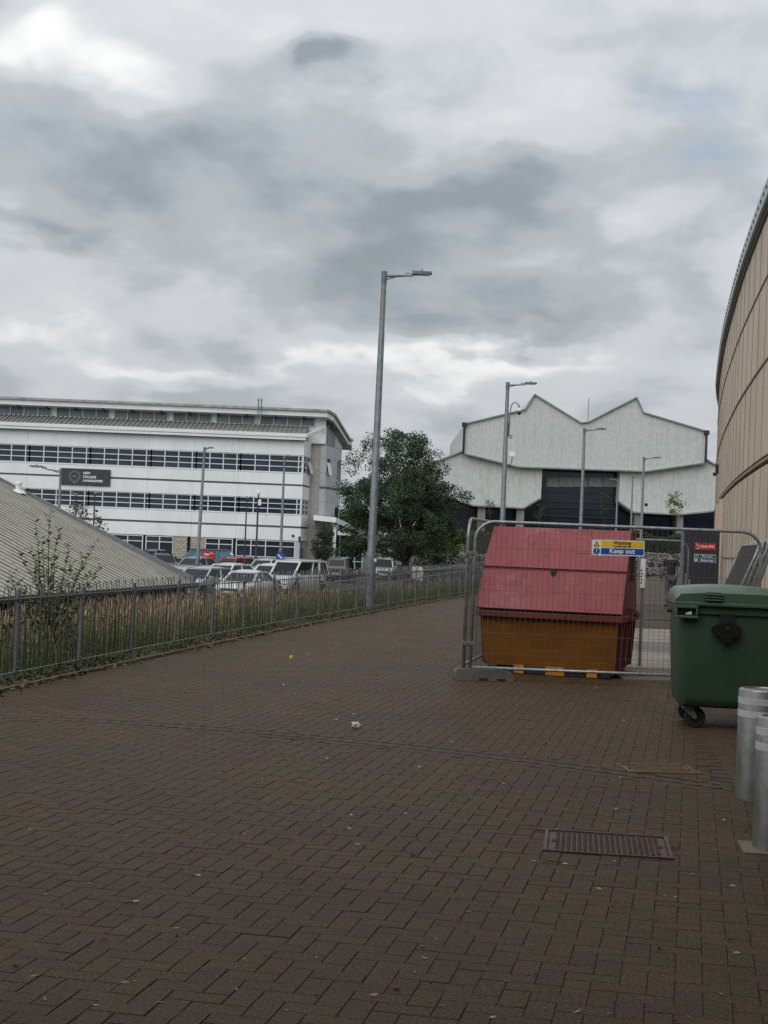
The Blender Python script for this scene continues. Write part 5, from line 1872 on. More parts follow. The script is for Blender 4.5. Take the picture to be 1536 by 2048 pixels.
# leaning stack
dS = Vector((5.75 - 5.16, 3.5, 0)).normalized()
for k, (off, lab) in enumerate(((0.0, 'outermost of the mesh panels leaning in a stack against the tan building'), (0.085, 'second mesh panel of the stack leaning on the tan building'),
                                (0.18, 'third mesh panel of the stack leaning on the tan building'), (0.27, 'innermost of the mesh panels leaning against the tan building'))):
    lean = math.radians(22 - 2.2 * k)
    # panel local x along dS; tilt about that axis so that the top goes to the right
    az_ = math.atan2(dS.y, dS.x)
    Rm = Matrix.Rotation(az_, 3, 'Z') @ Matrix.Rotation(lean, 3, 'X')
    # local z -> leaning; make sure the top is to the right (+x)
    if (Rm @ Vector((0, 0, 1))).x < 0:
        Rm = Matrix.Rotation(az_, 3, 'Z') @ Matrix.Rotation(-lean, 3, 'X')
    topn = Vector((5.16 + off, 20.5 + 0.12 * k, 0))
    base_ = topn - Vector((Rm @ Vector((0, 0, PHT)))[:2] + (0,)) if False else topn - Vector(((Rm @ Vector((0, 0, PHT))).x, (Rm @ Vector((0, 0, PHT))).y, 0))
    heras(lab, (base_.x, base_.y, 0.03), 0, Rm.to_euler())
# fine dark scaffold-type mesh sheeting behind the stack
M['debris'] = pmat('dark_debris_netting', srgb(60, 60, 60), srgb(44, 44, 46), scale=4, rough=0.9, stretch=(1, 1, 0.1))

# keep-out sign
M['s_yellow'] = pmat('sign_yellow', srgb(226, 186, 44), srgb(214, 172, 36), scale=4, rough=0.45)
M['s_blue'] = pmat('sign_blue', srgb(20, 78, 158), srgb(16, 68, 146), scale=4, rough=0.45)
M['s_white'] = pmat('sign_white_plastic', srgb(226, 228, 228), srgb(212, 214, 214), scale=4, rough=0.45)
M['s_black'] = pmat('sign_black_print', srgb(24, 24, 24), None, rough=0.5)
M['s_red'] = pmat('sign_red', srgb(186, 30, 40), srgb(170, 24, 34), scale=4, rough=0.45)
M['s_green'] = pmat('sign_green', srgb(24, 92, 60), srgb(18, 80, 50), scale=4, rough=0.45)
c0, c1 = P(1184, 1082, YP - 0.03), P(1288, 1114, YP - 0.03)
SW, SH = (c1.x - c0.x), 0.192
sg = thing('warning_sign', 'white, yellow and blue keep-out sign fixed to the front mesh panel', 'sign', ((c0.x + c1.x) / 2, YP - 0.035, (P(1236, 1096, YP).z)), 0.0)
sg.rotation_euler = (0, -0.012, 0)
MB().box((0, 0, 0), (SW, 0.006, SH)).build('backing_board', M['s_white'], sg)
yb = MB().bx(-SW * 0.325, SW * 0.485, -0.0055, -0.0035, 0.008, SH * 0.455).build('yellow_field', M['s_yellow'], sg)
bb_ = MB().bx(-SW * 0.325, SW * 0.485, -0.0055, -0.0035, -SH * 0.42, -0.004).build('blue_field', M['s_blue'], sg)
text('Warning', 0.062, M['s_black'], yb, (SW * 0.075, -0.007, 0.062), bold=0.0012)
text('Construction site', 0.030, M['s_black'], yb, (SW * 0.075, -0.007, 0.021), bold=0.0006)
text('Keep out', 0.083, M['s_white'], bb_, (SW * 0.075, -0.007, -0.040), bold=0.002)
tr = MB()
tc_ = Vector((-SW * 0.41, -0.0062, 0.046))
tri = [tc_ + Vector((-0.04, 0, -0.032)), tc_ + Vector((0.04, 0, -0.032)), tc_ + Vector((0, 0, 0.038))]
tr.add(tri, [(0, 1, 2)], 0)
tr.add([tc_ + (p - tc_) * 0.74 + Vector((0, -0.001, -0.001)) for p in tri], [(0, 1, 2)], 1)
tr.add([tc_ + Vector((-0.005, -0.002, 0.012)), tc_ + Vector((0.005, -0.002, 0.012)), tc_ + Vector((0.002, -0.002, -0.010)), tc_ + Vector((-0.002, -0.002, -0.010))], [(0, 1, 2, 3)], 0)
tr.add([tc_ + Vector((-0.004, -0.002, -0.014)), tc_ + Vector((0.004, -0.002, -0.014)), tc_ + Vector((0.004, -0.002, -0.020)), tc_ + Vector((-0.004, -0.002, -0.020))], [(0, 1, 2, 3)], 0)
tr.build('warning_triangle', [M['s_black'], M['s_yellow']], sg)
ci = MB()
cc_ = Vector((-SW * 0.41, -0.0062, -0.043))
ci.add([cc_ + Vector((0.041 * math.cos(a), 0, 0.041 * math.sin(a))) for a in np.linspace(0, 2 * math.pi, 28, endpoint=False)], [tuple(range(28))], 0)
ci.add([cc_ + Vector((-0.007, -0.002, 0.028)), cc_ + Vector((0.007, -0.002, 0.028)), cc_ + Vector((0.004, -0.002, -0.008)), cc_ + Vector((-0.004, -0.002, -0.008))], [(0, 1, 2, 3)], 1)
ci.add([cc_ + Vector((-0.005, -0.002, -0.014)), cc_ + Vector((0.005, -0.002, -0.014)), cc_ + Vector((0.005, -0.002, -0.024)), cc_ + Vector((-0.005, -0.002, -0.024))], [(0, 1, 2, 3)], 1)
ci.build('mandatory_disc', [M['s_blue'], M['s_white']], sg)
tie = MB(); tie.tube([(-SW * 0.47, -0.004, SH * 0.42), (-SW * 0.50, 0.01, SH * 0.5 + 0.02), (-SW * 0.505 - 0.01, 0.02, SH * 0.5 + 0.10)], 0.0028, 5); tie.tube([(-SW * 0.47, -0.004, -SH * 0.42), (-SW * 0.7, -0.01, -SH * 0.43), (-SW * 0.80, -0.01, -SH * 0.44)], 0.0026, 5)
tie.build('cable_tie', M['black_plastic'], sg)
# white plate beside the skip
q0 = P(1281, 1117, 21.4); q1 = P(1291, 1176, 21.4)
wp = thing('white_plate', 'narrow white notice plate beside the skip\'s rear corner', 'sign', ((q0.x + q1.x) / 2, 21.4, q1.z), 0.0)
MB().bx(-0.038, 0.038, -0.006, 0.006, 0.0, q0.z - q1.z).build('plate', M['s_white'], wp)
mk = MB()
for k in range(5):
    z = 0.07 + k * 0.045
    mk.lathe([(0.013, -0.0075), (0.013, -0.0065)], 10, (-0.024 + 0.006 * (k % 2), 0, z), axis='Y')
mk.build('dark_marks', M['s_black'], wp)
MB().bx(-0.02, 0.02, 0.008, 0.03, -q1.z, q0.z - q1.z).build('stake', M['galv_dark'], wp)

# ------------------------------------------------------------------ dark screen with signs, posts
YSc = 44.0
s0_, s1_ = P(1367, 1110, YSc), P(1438, 1110, YSc)
M['navy'] = pmat('dark_navy_panel', srgb(44, 48, 60), srgb(36, 40, 50), scale=2, rough=0.5)
scr = thing('screen_panel', 'tall dark navy screen panel carrying red and green signs by the tan wall', 'screen', ((s0_.x + s1_.x) / 2, YSc, 0))
sw_ = s1_.x - s0_.x
MB().bx(-sw_ / 2, sw_ / 2, -0.03, 0.03, 0.0, P(1400, 1058, YSc).z).build('panel', M['navy'], scr, bevel=0.01)


def scr_box(px0, px1, py0, py1):
    a, b = P(px0, py0, YSc), P(px1, py1, YSc)
    return a.x - scr.location.x, b.x - scr.location.x, b.z, a.z


x0, x1, z0, z1 = scr_box(1388, 1431, 1085, 1101)
rs_ = MB().bx(x0, x1, -0.045, -0.031, z0, z1).build('red_sign', M['s_red'], scr)
text('Unit SFC', 0.115, M['s_white'], rs_, (x0 + (x1 - x0) * 0.62, -0.048, (z0 + z1) / 2), bold=0.003)
ic = MB()
icx, icz = x0 + (x1 - x0) * 0.17, (z0 + z1) / 2 + 0.02
ic.beam((icx - 0.06, -0.047, icz - 0.05), (icx + 0.06, -0.047, icz + 0.06), 0.003, 0.018, up=(0, 1, 0)); ic.beam((icx + 0.06, -0.048, icz - 0.05), (icx - 0.06, -0.048, icz + 0.06), 0.018, 0.003, up=(0, 1, 0))
ic.beam((icx - 0.05, -0.047, icz - 0.085), (icx + 0.05, -0.047, icz - 0.085), 0.018, 0.003, up=(0, 1, 0))
ic.build('crossed_symbol', M['s_white'], rs_)
x0, x1, z0, z1 = scr_box(1388, 1431, 1108, 1125)
gs_ = MB().bx(x0, x1, -0.045, -0.031, z0, z1).build('exit_sign', M['s_white'], scr)
zm = (z0 + z1) / 2
MB().bx(x0 + 0.12, x1 - 0.012, -0.047, -0.0455, zm + 0.003, z1 - 0.012).build('green_field', M['s_green'], gs_)
MB().bx(x0 + 0.012, x1 - 0.012, -0.047, -0.0455, z0 + 0.012, zm - 0.003).build('blue_field', M['s_blue'], gs_)
MB().bx(x0 + 0.012, x0 + 0.112, -0.047, -0.0455, zm + 0.003, z1 - 0.012).build('running_figure_field', M['s_green'], gs_)
text('Fire exit', 0.092, M['s_white'], gs_, (x0 + (x1 - x0) * 0.59, -0.050, (zm + z1) / 2), bold=0.002)
text('Keep clear', 0.085, M['s_white'], gs_, (x0 + (x1 - x0) * 0.59, -0.050, (zm + z0) / 2), bold=0.002)
rf_ = MB(); rf_.lathe([(0.012, -0.050), (0.012, -0.048)], 10, (x0 + 0.065, 0, zm + 0.075), axis='Y'); rf_.beam((x0 + 0.062, -0.049, zm + 0.06), (x0 + 0.058, -0.049, zm + 0.035), 0.012, 0.003, up=(0, 1, 0)); rf_.beam((x0 + 0.058, -0.049, zm + 0.035), (x0 + 0.08, -0.049, zm + 0.016), 0.008, 0.003, up=(0, 1, 0)); rf_.beam((x0 + 0.058, -0.049, zm + 0.035), (x0 + 0.035, -0.049, zm + 0.018), 0.008, 0.003, up=(0, 1, 0))
rf_.build('running_figure', M['s_white'], gs_)
dc_ = MB(); dc_.lathe([(0.035, -0.0495), (0.035, -0.0485)], 16, (x0 + 0.06, 0, (zm + z0) / 2), axis='Y'); dc_.build('white_disc', M['s_white'], gs_)
gp = thing('steel_post', 'square galvanised post standing left of the dark screen panel', 'post', (P(1363, 1150, 34).x, 34.0, 0))
MB().bx(-0.035, 0.035, -0.035, 0.035, 0, 2.16).build('shaft', M['galv'], gp, bevel=0.006)
MB().bx(-0.038, 0.038, -0.038, 0.038, 2.162, 2.18).build('cap', M['galv_dark'], gp)
MB().bx(-0.09, 0.09, -0.09, 0.09, 0.002, 0.015).build('base_plate', M['galv_dark'], gp)
q = P(1373, 1150, 38)
sp_ = thing('short_post', 'short grey post with a small box in front of the dark screen', 'post', (q.x, 38, 0))
MB().bx(-0.035, 0.035, -0.035, 0.035, 0, 1.17).build('shaft', M['galv'], sp_, bevel=0.006)
MB().bx(0.036, 0.10, -0.05, 0.05, 0.86, 1.02).build('box', M['galv_dark'], sp_, bevel=0.01)

# ------------------------------------------------------------------ bollards
M['stainless'] = pmat('brushed_stainless_steel', srgb(168, 168, 164), srgb(140, 140, 136), scale=6, rough=0.38, metal=0.85, stain=srgb(104, 102, 96), stain_scale=5, stain_amt=0.5, streak=0.2, bump=0.02, bscale=40)
M['reflective'] = pmat('grey_reflective_band', srgb(196, 198, 198), srgb(182, 184, 184), scale=8, rough=0.5)
M['cap_inner'] = pmat('dull_steel_cap', srgb(120, 118, 114), srgb(96, 94, 90), scale=10, rough=0.6, metal=0.5)


def bollard(label, loc, h=0.745, r=0.165):
    t = thing('steel_bollard', label, 'bollard', loc, 0.0, 'stainless steel bollards')
    MB().lathe([(r, -0.05), (r, h - 0.012), (r - 0.004, h - 0.004), (r - 0.012, h), (r - 0.03, h), (r - 0.035, h - 0.008)], 48).build('shaft', M['stainless'], t, autosmooth=35)
    MB().lathe([(r - 0.036, h - 0.03), (r - 0.036, h - 0.006)], 40).build('cap', M['cap_inner'], t, autosmooth=35)
    for z in (0.578, 0.664):
        MB().lathe([(r + 0.0005, z - 0.022), (r + 0.0018, z - 0.021), (r + 0.0018, z + 0.021), (r + 0.0005, z + 0.022)], 48, (0, 0, 0)).build('reflective_band', M['reflective'], t, autosmooth=35)
    return t


q = G(1521, 1598)
bollard('stainless steel bollard with two pale bands, the farther one', (q.x, q.y + 0.02, 0))
q2 = G(1572, 1706)
bollard('stainless steel bollard cut off by the picture edge, the nearer one', (q2.x, q2.y + 0.1, 0), r=0.16)
M['pink_slab'] = pmat('pinkish_slab', srgb(112, 96, 84), srgb(96, 84, 74), scale=5, rough=0.85, bump=0.15, bscale=60, world=True)
MB().box((q2.x + 0.02, q2.y + 0.08, -0.008), (0.50, 0.36, 0.03), rz=-0.14).build('bollard_slab', M['pink_slab'], structure(pavement))

# ------------------------------------------------------------------ manhole covers
M['iron'] = pmat('rusty_cast_iron', srgb(86, 66, 58), srgb(66, 52, 48), scale=8, rough=0.6, metal=0.3, bump=0.1, bscale=80, stain=srgb(104, 78, 62), stain_scale=6, stain_amt=0.5)
M['iron_pale'] = pmat('ochre_cast_iron', srgb(118, 96, 66), srgb(90, 76, 56), scale=8, rough=0.7, metal=0.2, bump=0.1, bscale=80, stain=srgb(64, 56, 46), stain_scale=6, stain_amt=0.7)
for (x, y, w, d, a), lab, mt in zip(MANHOLES, ('rust-brown rectangular manhole cover, the nearer one', 'small ochre-stained drain cover sunk in the paving, the farther one'), ('iron', 'iron_pale')):
    t = thing('manhole_cover', lab, 'manhole cover', (x, y, 0.0065), a)
    fr = MB()
    for (x0, x1, y0, y1) in ((-w / 2, w / 2, -d / 2, -d / 2 + 0.022), (-w / 2, w / 2, d / 2 - 0.022, d / 2), (-w / 2, -w / 2 + 0.022, -d / 2 + 0.0221, d / 2 - 0.0221), (w / 2 - 0.022, w / 2, -d / 2 + 0.0221, d / 2 - 0.0221)):
        fr.bx(x0, x1, y0, y1, -0.05, 0.004)
    fr.build('frame', M[mt], t)
    MB().bx(-w / 2 + 0.028, w / 2 - 0.028, -d / 2 + 0.028, d / 2 - 0.028, -0.05, -0.004).build('plate', M[mt], t)
    tr = MB()
    nx_, ny_ = int((w - 0.12) / 0.030), int((d - 0.10) / 0.024)
    for i in range(nx_):
        for j in range(ny_):
            xx = -w / 2 + 0.06 + (i + 0.5) * (w - 0.12) / nx_; yy = -d / 2 + 0.05 + (j + 0.5) * (d - 0.10) / ny_ + (0.006 if i % 2 else -0.006)
            tr.box((xx, yy, -0.0005), (0.021, 0.010, 0.007), rz=0.25 if (i + j) % 2 else -0.25, taper=0.75)
    o = tr.build('tread_pattern', M[mt], t)
    o['kind'] = 'stuff'
    for sx in (-1, 1):
        MB().bx(sx * (w / 2 - 0.055) - 0.012, sx * (w / 2 - 0.055) + 0.012, -0.03, 0.03, -0.0038, -0.001).build('key_slot', M['black_void'], t)

# ------------------------------------------------------------------ litter
M['tissue'] = pmat('white_tissue', srgb(214, 214, 208), srgb(190, 190, 184), scale=30, rough=0.9)
q = G(711, 1457)
ts = MB()
r_ = np.random.default_rng(5)
nu, nv = 9, 6
vs = []
for j in range(nv + 1):
    for i in range(nu):
        th, ph = 2 * math.pi * i / nu, math.pi * j / nv
        rr = 0.034 * (0.55 + 0.8 * r_.random())
        vs.append((rr * 1.1 * math.sin(ph) * math.cos(th), rr * math.sin(ph) * math.sin(th), 0.03 + rr * 0.75 * math.cos(ph)))
fs = [(j * nu + i, j * nu + (i + 1) % nu, (j + 1) * nu + (i + 1) % nu, (j + 1) * nu + i) for j in range(nv) for i in range(nu)]
ts.add(vs, fs)
tag(ts.build('crumpled_tissue', M['tissue'], loc=(q.x, q.y, 0.0)), 'crumpled white tissue lying on the open paving', 'litter')
q = G(582, 1319)
V_, F_ = leaf_quads(np.array([[0, 0, 0.03]]), 0.075, 0.0, up=1.2, aspect=0.75, seed=8)
M['yellow_leaf'] = pmat('yellow_leaf', srgb(196, 176, 60), srgb(170, 150, 50), scale=20, rough=0.7)
tag(link('yellow_leaf', np_mesh('yellow_leaf', V_, F_, M['yellow_leaf']), None, (q.x, q.y, 0.005)), 'single small yellow leaf on the path near the fence', 'leaf')
q = G(262, 1807)
cg = MB(); cg.tube([(-0.034, 0, 0.0), (0.008, 0.002, 0.001)], 0.0042, 8); a_ = cg.build('filter', pmat('cigarette_filter', srgb(140, 100, 66), None, rough=0.9), None)
cgo = thing('cigarette_stub', 'cigarette stub with a tan filter lying on the pavers', 'litter', (q.x, q.y, 0.008), 0.25)
a_.parent = cgo
c2_ = MB(); c2_.tube([(0.0085, 0.002, 0.001), (0.034, 0.003, 0.002)], 0.0042, 8); c2_.build('paper', M['tissue'], cgo)
q = G(1105, 1726)
tw = MB(); tw.tube([(-0.05, 0, 0.0), (-0.01, 0.006, 0.008), (0.03, 0.0, 0.003), (0.052, 0.008, 0.002)], [0.003, 0.005, 0.004, 0.002], 6)
tag(tw.build('green_twig', pmat('green_twig', srgb(88, 92, 56), srgb(70, 72, 44), scale=20, rough=0.8), loc=(q.x, q.y, 0.006)), 'short green twig lying in front of the near manhole cover', 'twig')
M['specks'] = pmat('pale_litter', srgb(170, 160, 142), srgb(120, 108, 90), scale=3, rough=0.9, rand=0.4)
n = 420
yl = 5.2 + 22 * rng.random(n) ** 1.6
xl = (rng.random(n) * 2 - 1) * 0.262 * yl
ok = (xl > Xf(yl) + 0.35) & (xl < 2.2 + 0.05 * yl)
pl = np.stack([xl, yl, np.full(n, 0.006)], 1)[ok]
V_, F_ = leaf_quads(pl, 0.026, 1.3, up=0.06, aspect=0.35, seed=21)
tag(link('litter_specks', np_mesh('litter_specks', V_, F_, M['specks'])), 'tiny pale scraps and stalks scattered over the paving', 'litter', kind='stuff')
# ------------------------------------------------------------------ vehicles in the car park
M['car_glass'] = pmat('car_glass', (0.012, 0.014, 0.017), (0.02, 0.022, 0.026), scale=2, rough=0.12, spec=0.2)
M['car_black_trim'] = pmat('black_car_trim', srgb(26, 26, 28), None, rough=0.6)
M['alloy'] = pmat('alloy_wheel', srgb(150, 152, 154), srgb(120, 122, 124), scale=8, rough=0.4, metal=0.6)
M['head_lens'] = pmat('headlamp_lens', srgb(200, 204, 206), srgb(150, 154, 158), scale=12, rough=0.15)
M['tail_lens'] = pmat('tail_lamp_lens', srgb(190, 24, 28), srgb(150, 16, 20), scale=8, rough=0.25)
M['plate_y'] = pmat('yellow_number_plate', srgb(206, 168, 60), None, rough=0.5)
M['plate_w'] = pmat('white_number_plate', srgb(214, 214, 208), None, rough=0.5)


def paint(name, r, g, b, metal=0.2):
    return pmat(name, srgb(r, g, b), tuple(x * 0.9 for x in srgb(r, g, b)[:3]), scale=0.8, rough=0.32, metal=metal, coat=0.6)


CARP = {
    'silver': paint('silver_car_paint', 150, 153, 154, 0.5), 'pale_blue': paint('pale_blue_grey_car_paint', 152, 162, 168, 0.4), 'white': paint('white_car_paint', 192, 194, 193, 0.0),
    'red': paint('red_car_paint', 150, 26, 32, 0.1), 'black': paint('black_car_paint', 30, 31, 33, 0.2), 'dark': paint('dark_grey_car_paint', 58, 60, 64, 0.3), 'grey': paint('light_grey_car_paint', 178, 180, 180, 0.3)}


def wheel(parent, x, y, r):
    w = MB().lathe([(r * 0.62, -0.09), (r * 0.94, -0.10), (r, -0.06), (r, 0.06), (r * 0.94, 0.10), (r * 0.62, 0.09)], 20, (x, y, r), axis='Y').build('wheel', M['rubber'], parent, autosmooth=40)
    MB().lathe([(r * 0.3, -0.105), (r * 0.64, -0.085), (r * 0.64, 0.085), (r * 0.3, 0.105)], 16, (x, y, r), axis='Y').build('rim', M['alloy'], w, autosmooth=40)


def car(label, name, cat, px, roof_py, Y, heading, colour, L_=4.3, W=1.8, H=1.45, kind='hatch', rails=False):
    """heading: direction of travel in degrees, 0 = away from us, 180 = towards us, positive clockwise"""
    c = P(px, roof_py, Y)
    t = thing(name, label, cat, (c.x, Y, LOW + 0.012), math.radians(90 - heading), 'vehicles in the car park')
    pm_ = CARP[colour]
    w = W / 2
    if kind == 'saloon':
        st_ = [(-0.5, .62, .80), (-.47, .48, .98), (-.33, .40, 1.0), (.16, .36, .95), (.40, .38, .80), (.485, .46, .68), (.5, .50, .58)]; cab = (-.36, -.20, .08, .24)
    elif kind == 'suv':
        st_ = [(-0.5, .52, .95), (-.48, .44, 1.04), (-.3, .36, 1.06), (.18, .34, 1.04), (.42, .36, .98), (.485, .42, .86), (.5, .5, .70)]; cab = (-.485, -.40, .08, .20)
    elif kind == 'van':
        st_ = [(-0.5, .42, 1.0), (-.49, .36, 1.05), (-.3, .34, 1.06), (.25, .34, 1.03), (.43, .36, .93), (.488, .42, .80), (.5, .5, .64)]; cab = (-.49, -.455, .17, .33)
    else:
        st_ = [(-0.5, .55, .88), (-.475, .46, 1.0), (-.3, .38, 1.0), (.17, .35, .96), (.42, .38, .82), (.488, .46, .70), (.5, .5, .58)]; cab = (-.475, -.36, .06, .22)
    rings_ = []
    for fx_, zb, zt in st_:
        x = fx_ * L_
        k = 1.0 if abs(fx_) < 0.44 else (0.90 if abs(fx_) < 0.49 else 0.80)
        zs = 0.20 if abs(fx_) < 0.45 else 0.28
        rings_.append([(x, -w * k * .94, zs), (x, w * k * .94, zs), (x, w * k, zb + .05), (x, w * k * 1.0, zt - .16), (x, w * k * .95, zt - .03), (x, w * k * .80, zt), (x, -w * k * .80, zt), (x, -w * k * .95, zt - .03), (x, -w * k * 1.0, zt - .16), (x, -w * k, zb + .05)])
    b = MB(); b.loft(rings_)
    body = b.build('body', pm_, t, autosmooth=28)
    # greenhouse
    xr0, xr1, xf1, xf0 = [f * L_ for f in cab]
    zb = [z for f, _, z in st_ if f > -0.4][0] - 0.03
    zbf = 0.94 if kind != 'suv' else 1.01
    zr = H - 0.035
    wb_, wr_ = w * 0.93, w * (0.70 if kind != 'van' else 0.82)
    A = [Vector((xr0, s * wb_ * (0.92 if kind != 'van' else 1), zb)) for s in (-1, 1)]; D = [Vector((xf0, s * wb_ * 0.90, zbf - 0.02)) for s in (-1, 1)]
    B = [Vector((xr1, s * wr_ * 0.95, zr)) for s in (-1, 1)]; C = [Vector((xf1, s * wr_, zr)) for s in (-1, 1)]
    def inset(q, u0, u1, v0, v1, off):
        # piece of a four-sided face, lifted off it by off
        def at_(u, v):
            return q[0].lerp(q[1], u).lerp(q[3].lerp(q[2], u), v)
        nn = (q[1] - q[0]).cross(q[3] - q[0]).normalized() * off
        return [at_(u0, v0) + nn, at_(u1, v0) + nn, at_(u1, v1) + nn, at_(u0, v1) + nn]
    fq, rq = [D[0], D[1], C[1], C[0]], [A[1], A[0], B[0], B[1]]
    MB().quad(*fq).build('windscreen_surround', pm_, t)
    MB().quad(*rq).build('tailgate', pm_, t)
    fs_ = 1 if (fq[1] - fq[0]).cross(fq[3] - fq[0]).x > 0 else -1
    rs_2 = 1 if (rq[1] - rq[0]).cross(rq[3] - rq[0]).x < 0 else -1
    MB().quad(*inset(fq, 0.05, 0.95, 0.06, 0.90, 0.012 * fs_)).build('windscreen', M['car_glass'], t)
    MB().quad(*inset(rq, 0.10, 0.90, 0.25 if kind == 'suv' else 0.10, 0.86, 0.012 * rs_2)).build('rear_window', M['car_glass'], t)
    for s in (0, 1):
        side = M['car_glass'] if kind != 'van' else M['car_glass']
        q_ = [A[s], D[s], C[s], B[s]]
        MB().quad(*(q_ if s == 0 else q_[::-1])).build('side_window', side, t)
    fr = MB()
    ov = Vector((0, 0, 0))
    for s in (0, 1):
        so = Vector((0, -0.008 if s == 0 else 0.008, 0))
        fr.beam(A[s] + so, B[s] + so, 0.13, 0.06); fr.beam(D[s] + so, C[s] + so, 0.085, 0.05); fr.beam(B[s] + so, C[s] + so, 0.07, 0.09)
        m_ = (A[s] + D[s]) / 2; n_ = (B[s] + C[s]) / 2
        fr.beam(m_ + so, n_ + so, 0.09, 0.03)
        if kind in ('van', 'suv'):
            fr.beam(A[s] * .72 + D[s] * .28 + so, B[s] * .72 + C[s] * .28 + so, 0.16, 0.03)
        fr.beam(A[s] + so, D[s] + so, 0.04, 0.05)
    fr.build('cabin_frame', pm_, t, bevel=0.01)
    rf = MB()
    rows_ = []
    for f in np.linspace(0, 1, 6):
        pB, pC = B[0].lerp(C[0], f), B[1].lerp(C[1], f)
        bulge = 0.10 * (1 - (2 * f - 1) ** 4)
        rows_.append([(pB.lerp(pC, g) + Vector((0, 0, bulge * (1 - (2 * g - 1) ** 4) + 0.012))) for g in np.linspace(-0.01, 1.01, 7)])
    vs = [v for r in rows_ for v in r]
    rf.add(vs, [(i * 7 + k, i * 7 + k + 1, (i + 1) * 7 + k + 1, (i + 1) * 7 + k) for i in range(5) for k in range(6)])
    roof_ = rf.build('roof', pm_, t, smooth=True)
    if rails:
        for s in (-1, 1):
            rr = MB(); rr.tube([(xr1 * 0.95, s * wr_ * 0.9, H + 0.02), (xr1 * 0.85, s * wr_ * 0.9, H + 0.06), (xf1 * 0.8, s * wr_ * 0.9, H + 0.06), (xf1, s * wr_ * 0.9, H + 0.01)], 0.02, 6); rr.build('roof_rail', M['galv_light'], roof_)
    for s in (-1, 1):
        hl = MB(); z_ = st_[-2][2] - 0.06
        hl.box((L_ * 0.478, s * w * 0.66, z_), (0.22, 0.36, 0.14), rz=-s * 0.35); hl.build('headlight', M['head_lens'], t, bevel=0.04)
        tl = MB()
        if kind in ('suv', 'van'):
            tl.box((-L_ * 0.489, s * w * 0.80, 0.90), (0.10, 0.16, 0.42))
        else:
            tl.box((-L_ * 0.483, s * w * 0.72, 0.80), (0.14, 0.34, 0.16))
        tl.build('tail_light', M['tail_lens'], t, bevel=0.03)
        mr = MB(); mr.box((xf0 * 0.86, s * (w + 0.07), zbf + 0.07), (0.10, 0.20, 0.13)); mr.build('wing_mirror', pm_, t, bevel=0.03)
    gr = MB(); gr.box((L_ * 0.4935, 0, st_[-1][2] - 0.02), (0.08, W * 0.46, 0.16)); gr.box((L_ * 0.497, 0, 0.36), (0.08, W * 0.6, 0.14)); gr.build('grille', M['car_black_trim'], t, bevel=0.02)
    MB().box((L_ * 0.503, 0, 0.47), (0.1, 0.52, 0.11)).build('front_plate', M['plate_w'], t)
    MB().box((-L_ * 0.503, 0, 0.66), (0.1, 0.52, 0.11)).build('rear_plate', M['plate_y'], t)
    r_ = 0.32 if kind != 'suv' else 0.36
    for fx_ in (-0.31, 0.32):
        for s in (-1, 1):
            wheel(t, fx_ * L_, s * (w - 0.10), r_)
    ar = MB()
    for fx_ in (-0.31, 0.32):
        for s in (-1, 1):
            ar.lathe([(r_ * 1.14, -0.02), (r_ * 1.14, 0.02)], 20, (fx_ * L_, s * (w * 0.985), r_), axis='Y')
    ar.build('wheel_arches', M['car_black_trim'], t)
    return t


car('dark grey estate seen from behind near the brick piers', 'parked_car', 'car', 322, 1100, 125, 22, 'dark', 4.5, 1.85, 1.62, 'suv')
car('dark car whose bonnet shows beyond the corrugated roof', 'parked_car', 'car', 326, 1120, 113, 160, 'dark', 4.4, 1.8, 1.45, 'saloon')
car('silver saloon behind the weathered lamp post', 'parked_car', 'car', 392, 1117, 104, 207, 'silver', 4.5, 1.8, 1.45, 'saloon')
car('red hatchback parked in front of the blue skip', 'parked_car', 'car', 464, 1117, 108, 212, 'red', 4.2, 1.8, 1.47, 'hatch')
car('white hatchback between the red car and the pale blue one', 'parked_car', 'car', 452, 1132, 84, 204, 'white', 4.3, 1.8, 1.44, 'hatch')
car('pale blue-grey car at the end of the corrugated roof', 'parked_car', 'car', 404, 1140, 72, 203, 'pale_blue', 4.4, 1.8, 1.44, 'hatch')
car('pale saloon in the back row, right of the red hatchback', 'parked_car', 'car', 532, 1118, 108, 200, 'grey', 4.5, 1.82, 1.45, 'saloon')
car('white saloon half hidden behind the minibus', 'parked_car', 'car', 541, 1131, 88, 192, 'white', 4.4, 1.8, 1.44, 'saloon')
car('white coupe nearest the railing fence', 'parked_car', 'car', 494, 1143, 70, 196, 'white', 4.4, 1.82, 1.40, 'saloon')
car('white minibus with a wide dark windscreen and roof rails', 'parked_van', 'van', 592, 1123, 84, 207, 'white', 4.6, 1.85, 1.80, 'van', rails=True)
car('black off-roader seen from behind with red tail lights', 'parked_car', 'car', 683, 1117, 109, 8, 'black', 4.4, 1.82, 1.76, 'suv', rails=True)
car('light grey off-roader facing us beside the tall lamp post', 'parked_car', 'car', 769, 1113, 122, 183, 'silver', 4.6, 1.88, 1.76, 'suv', rails=True)

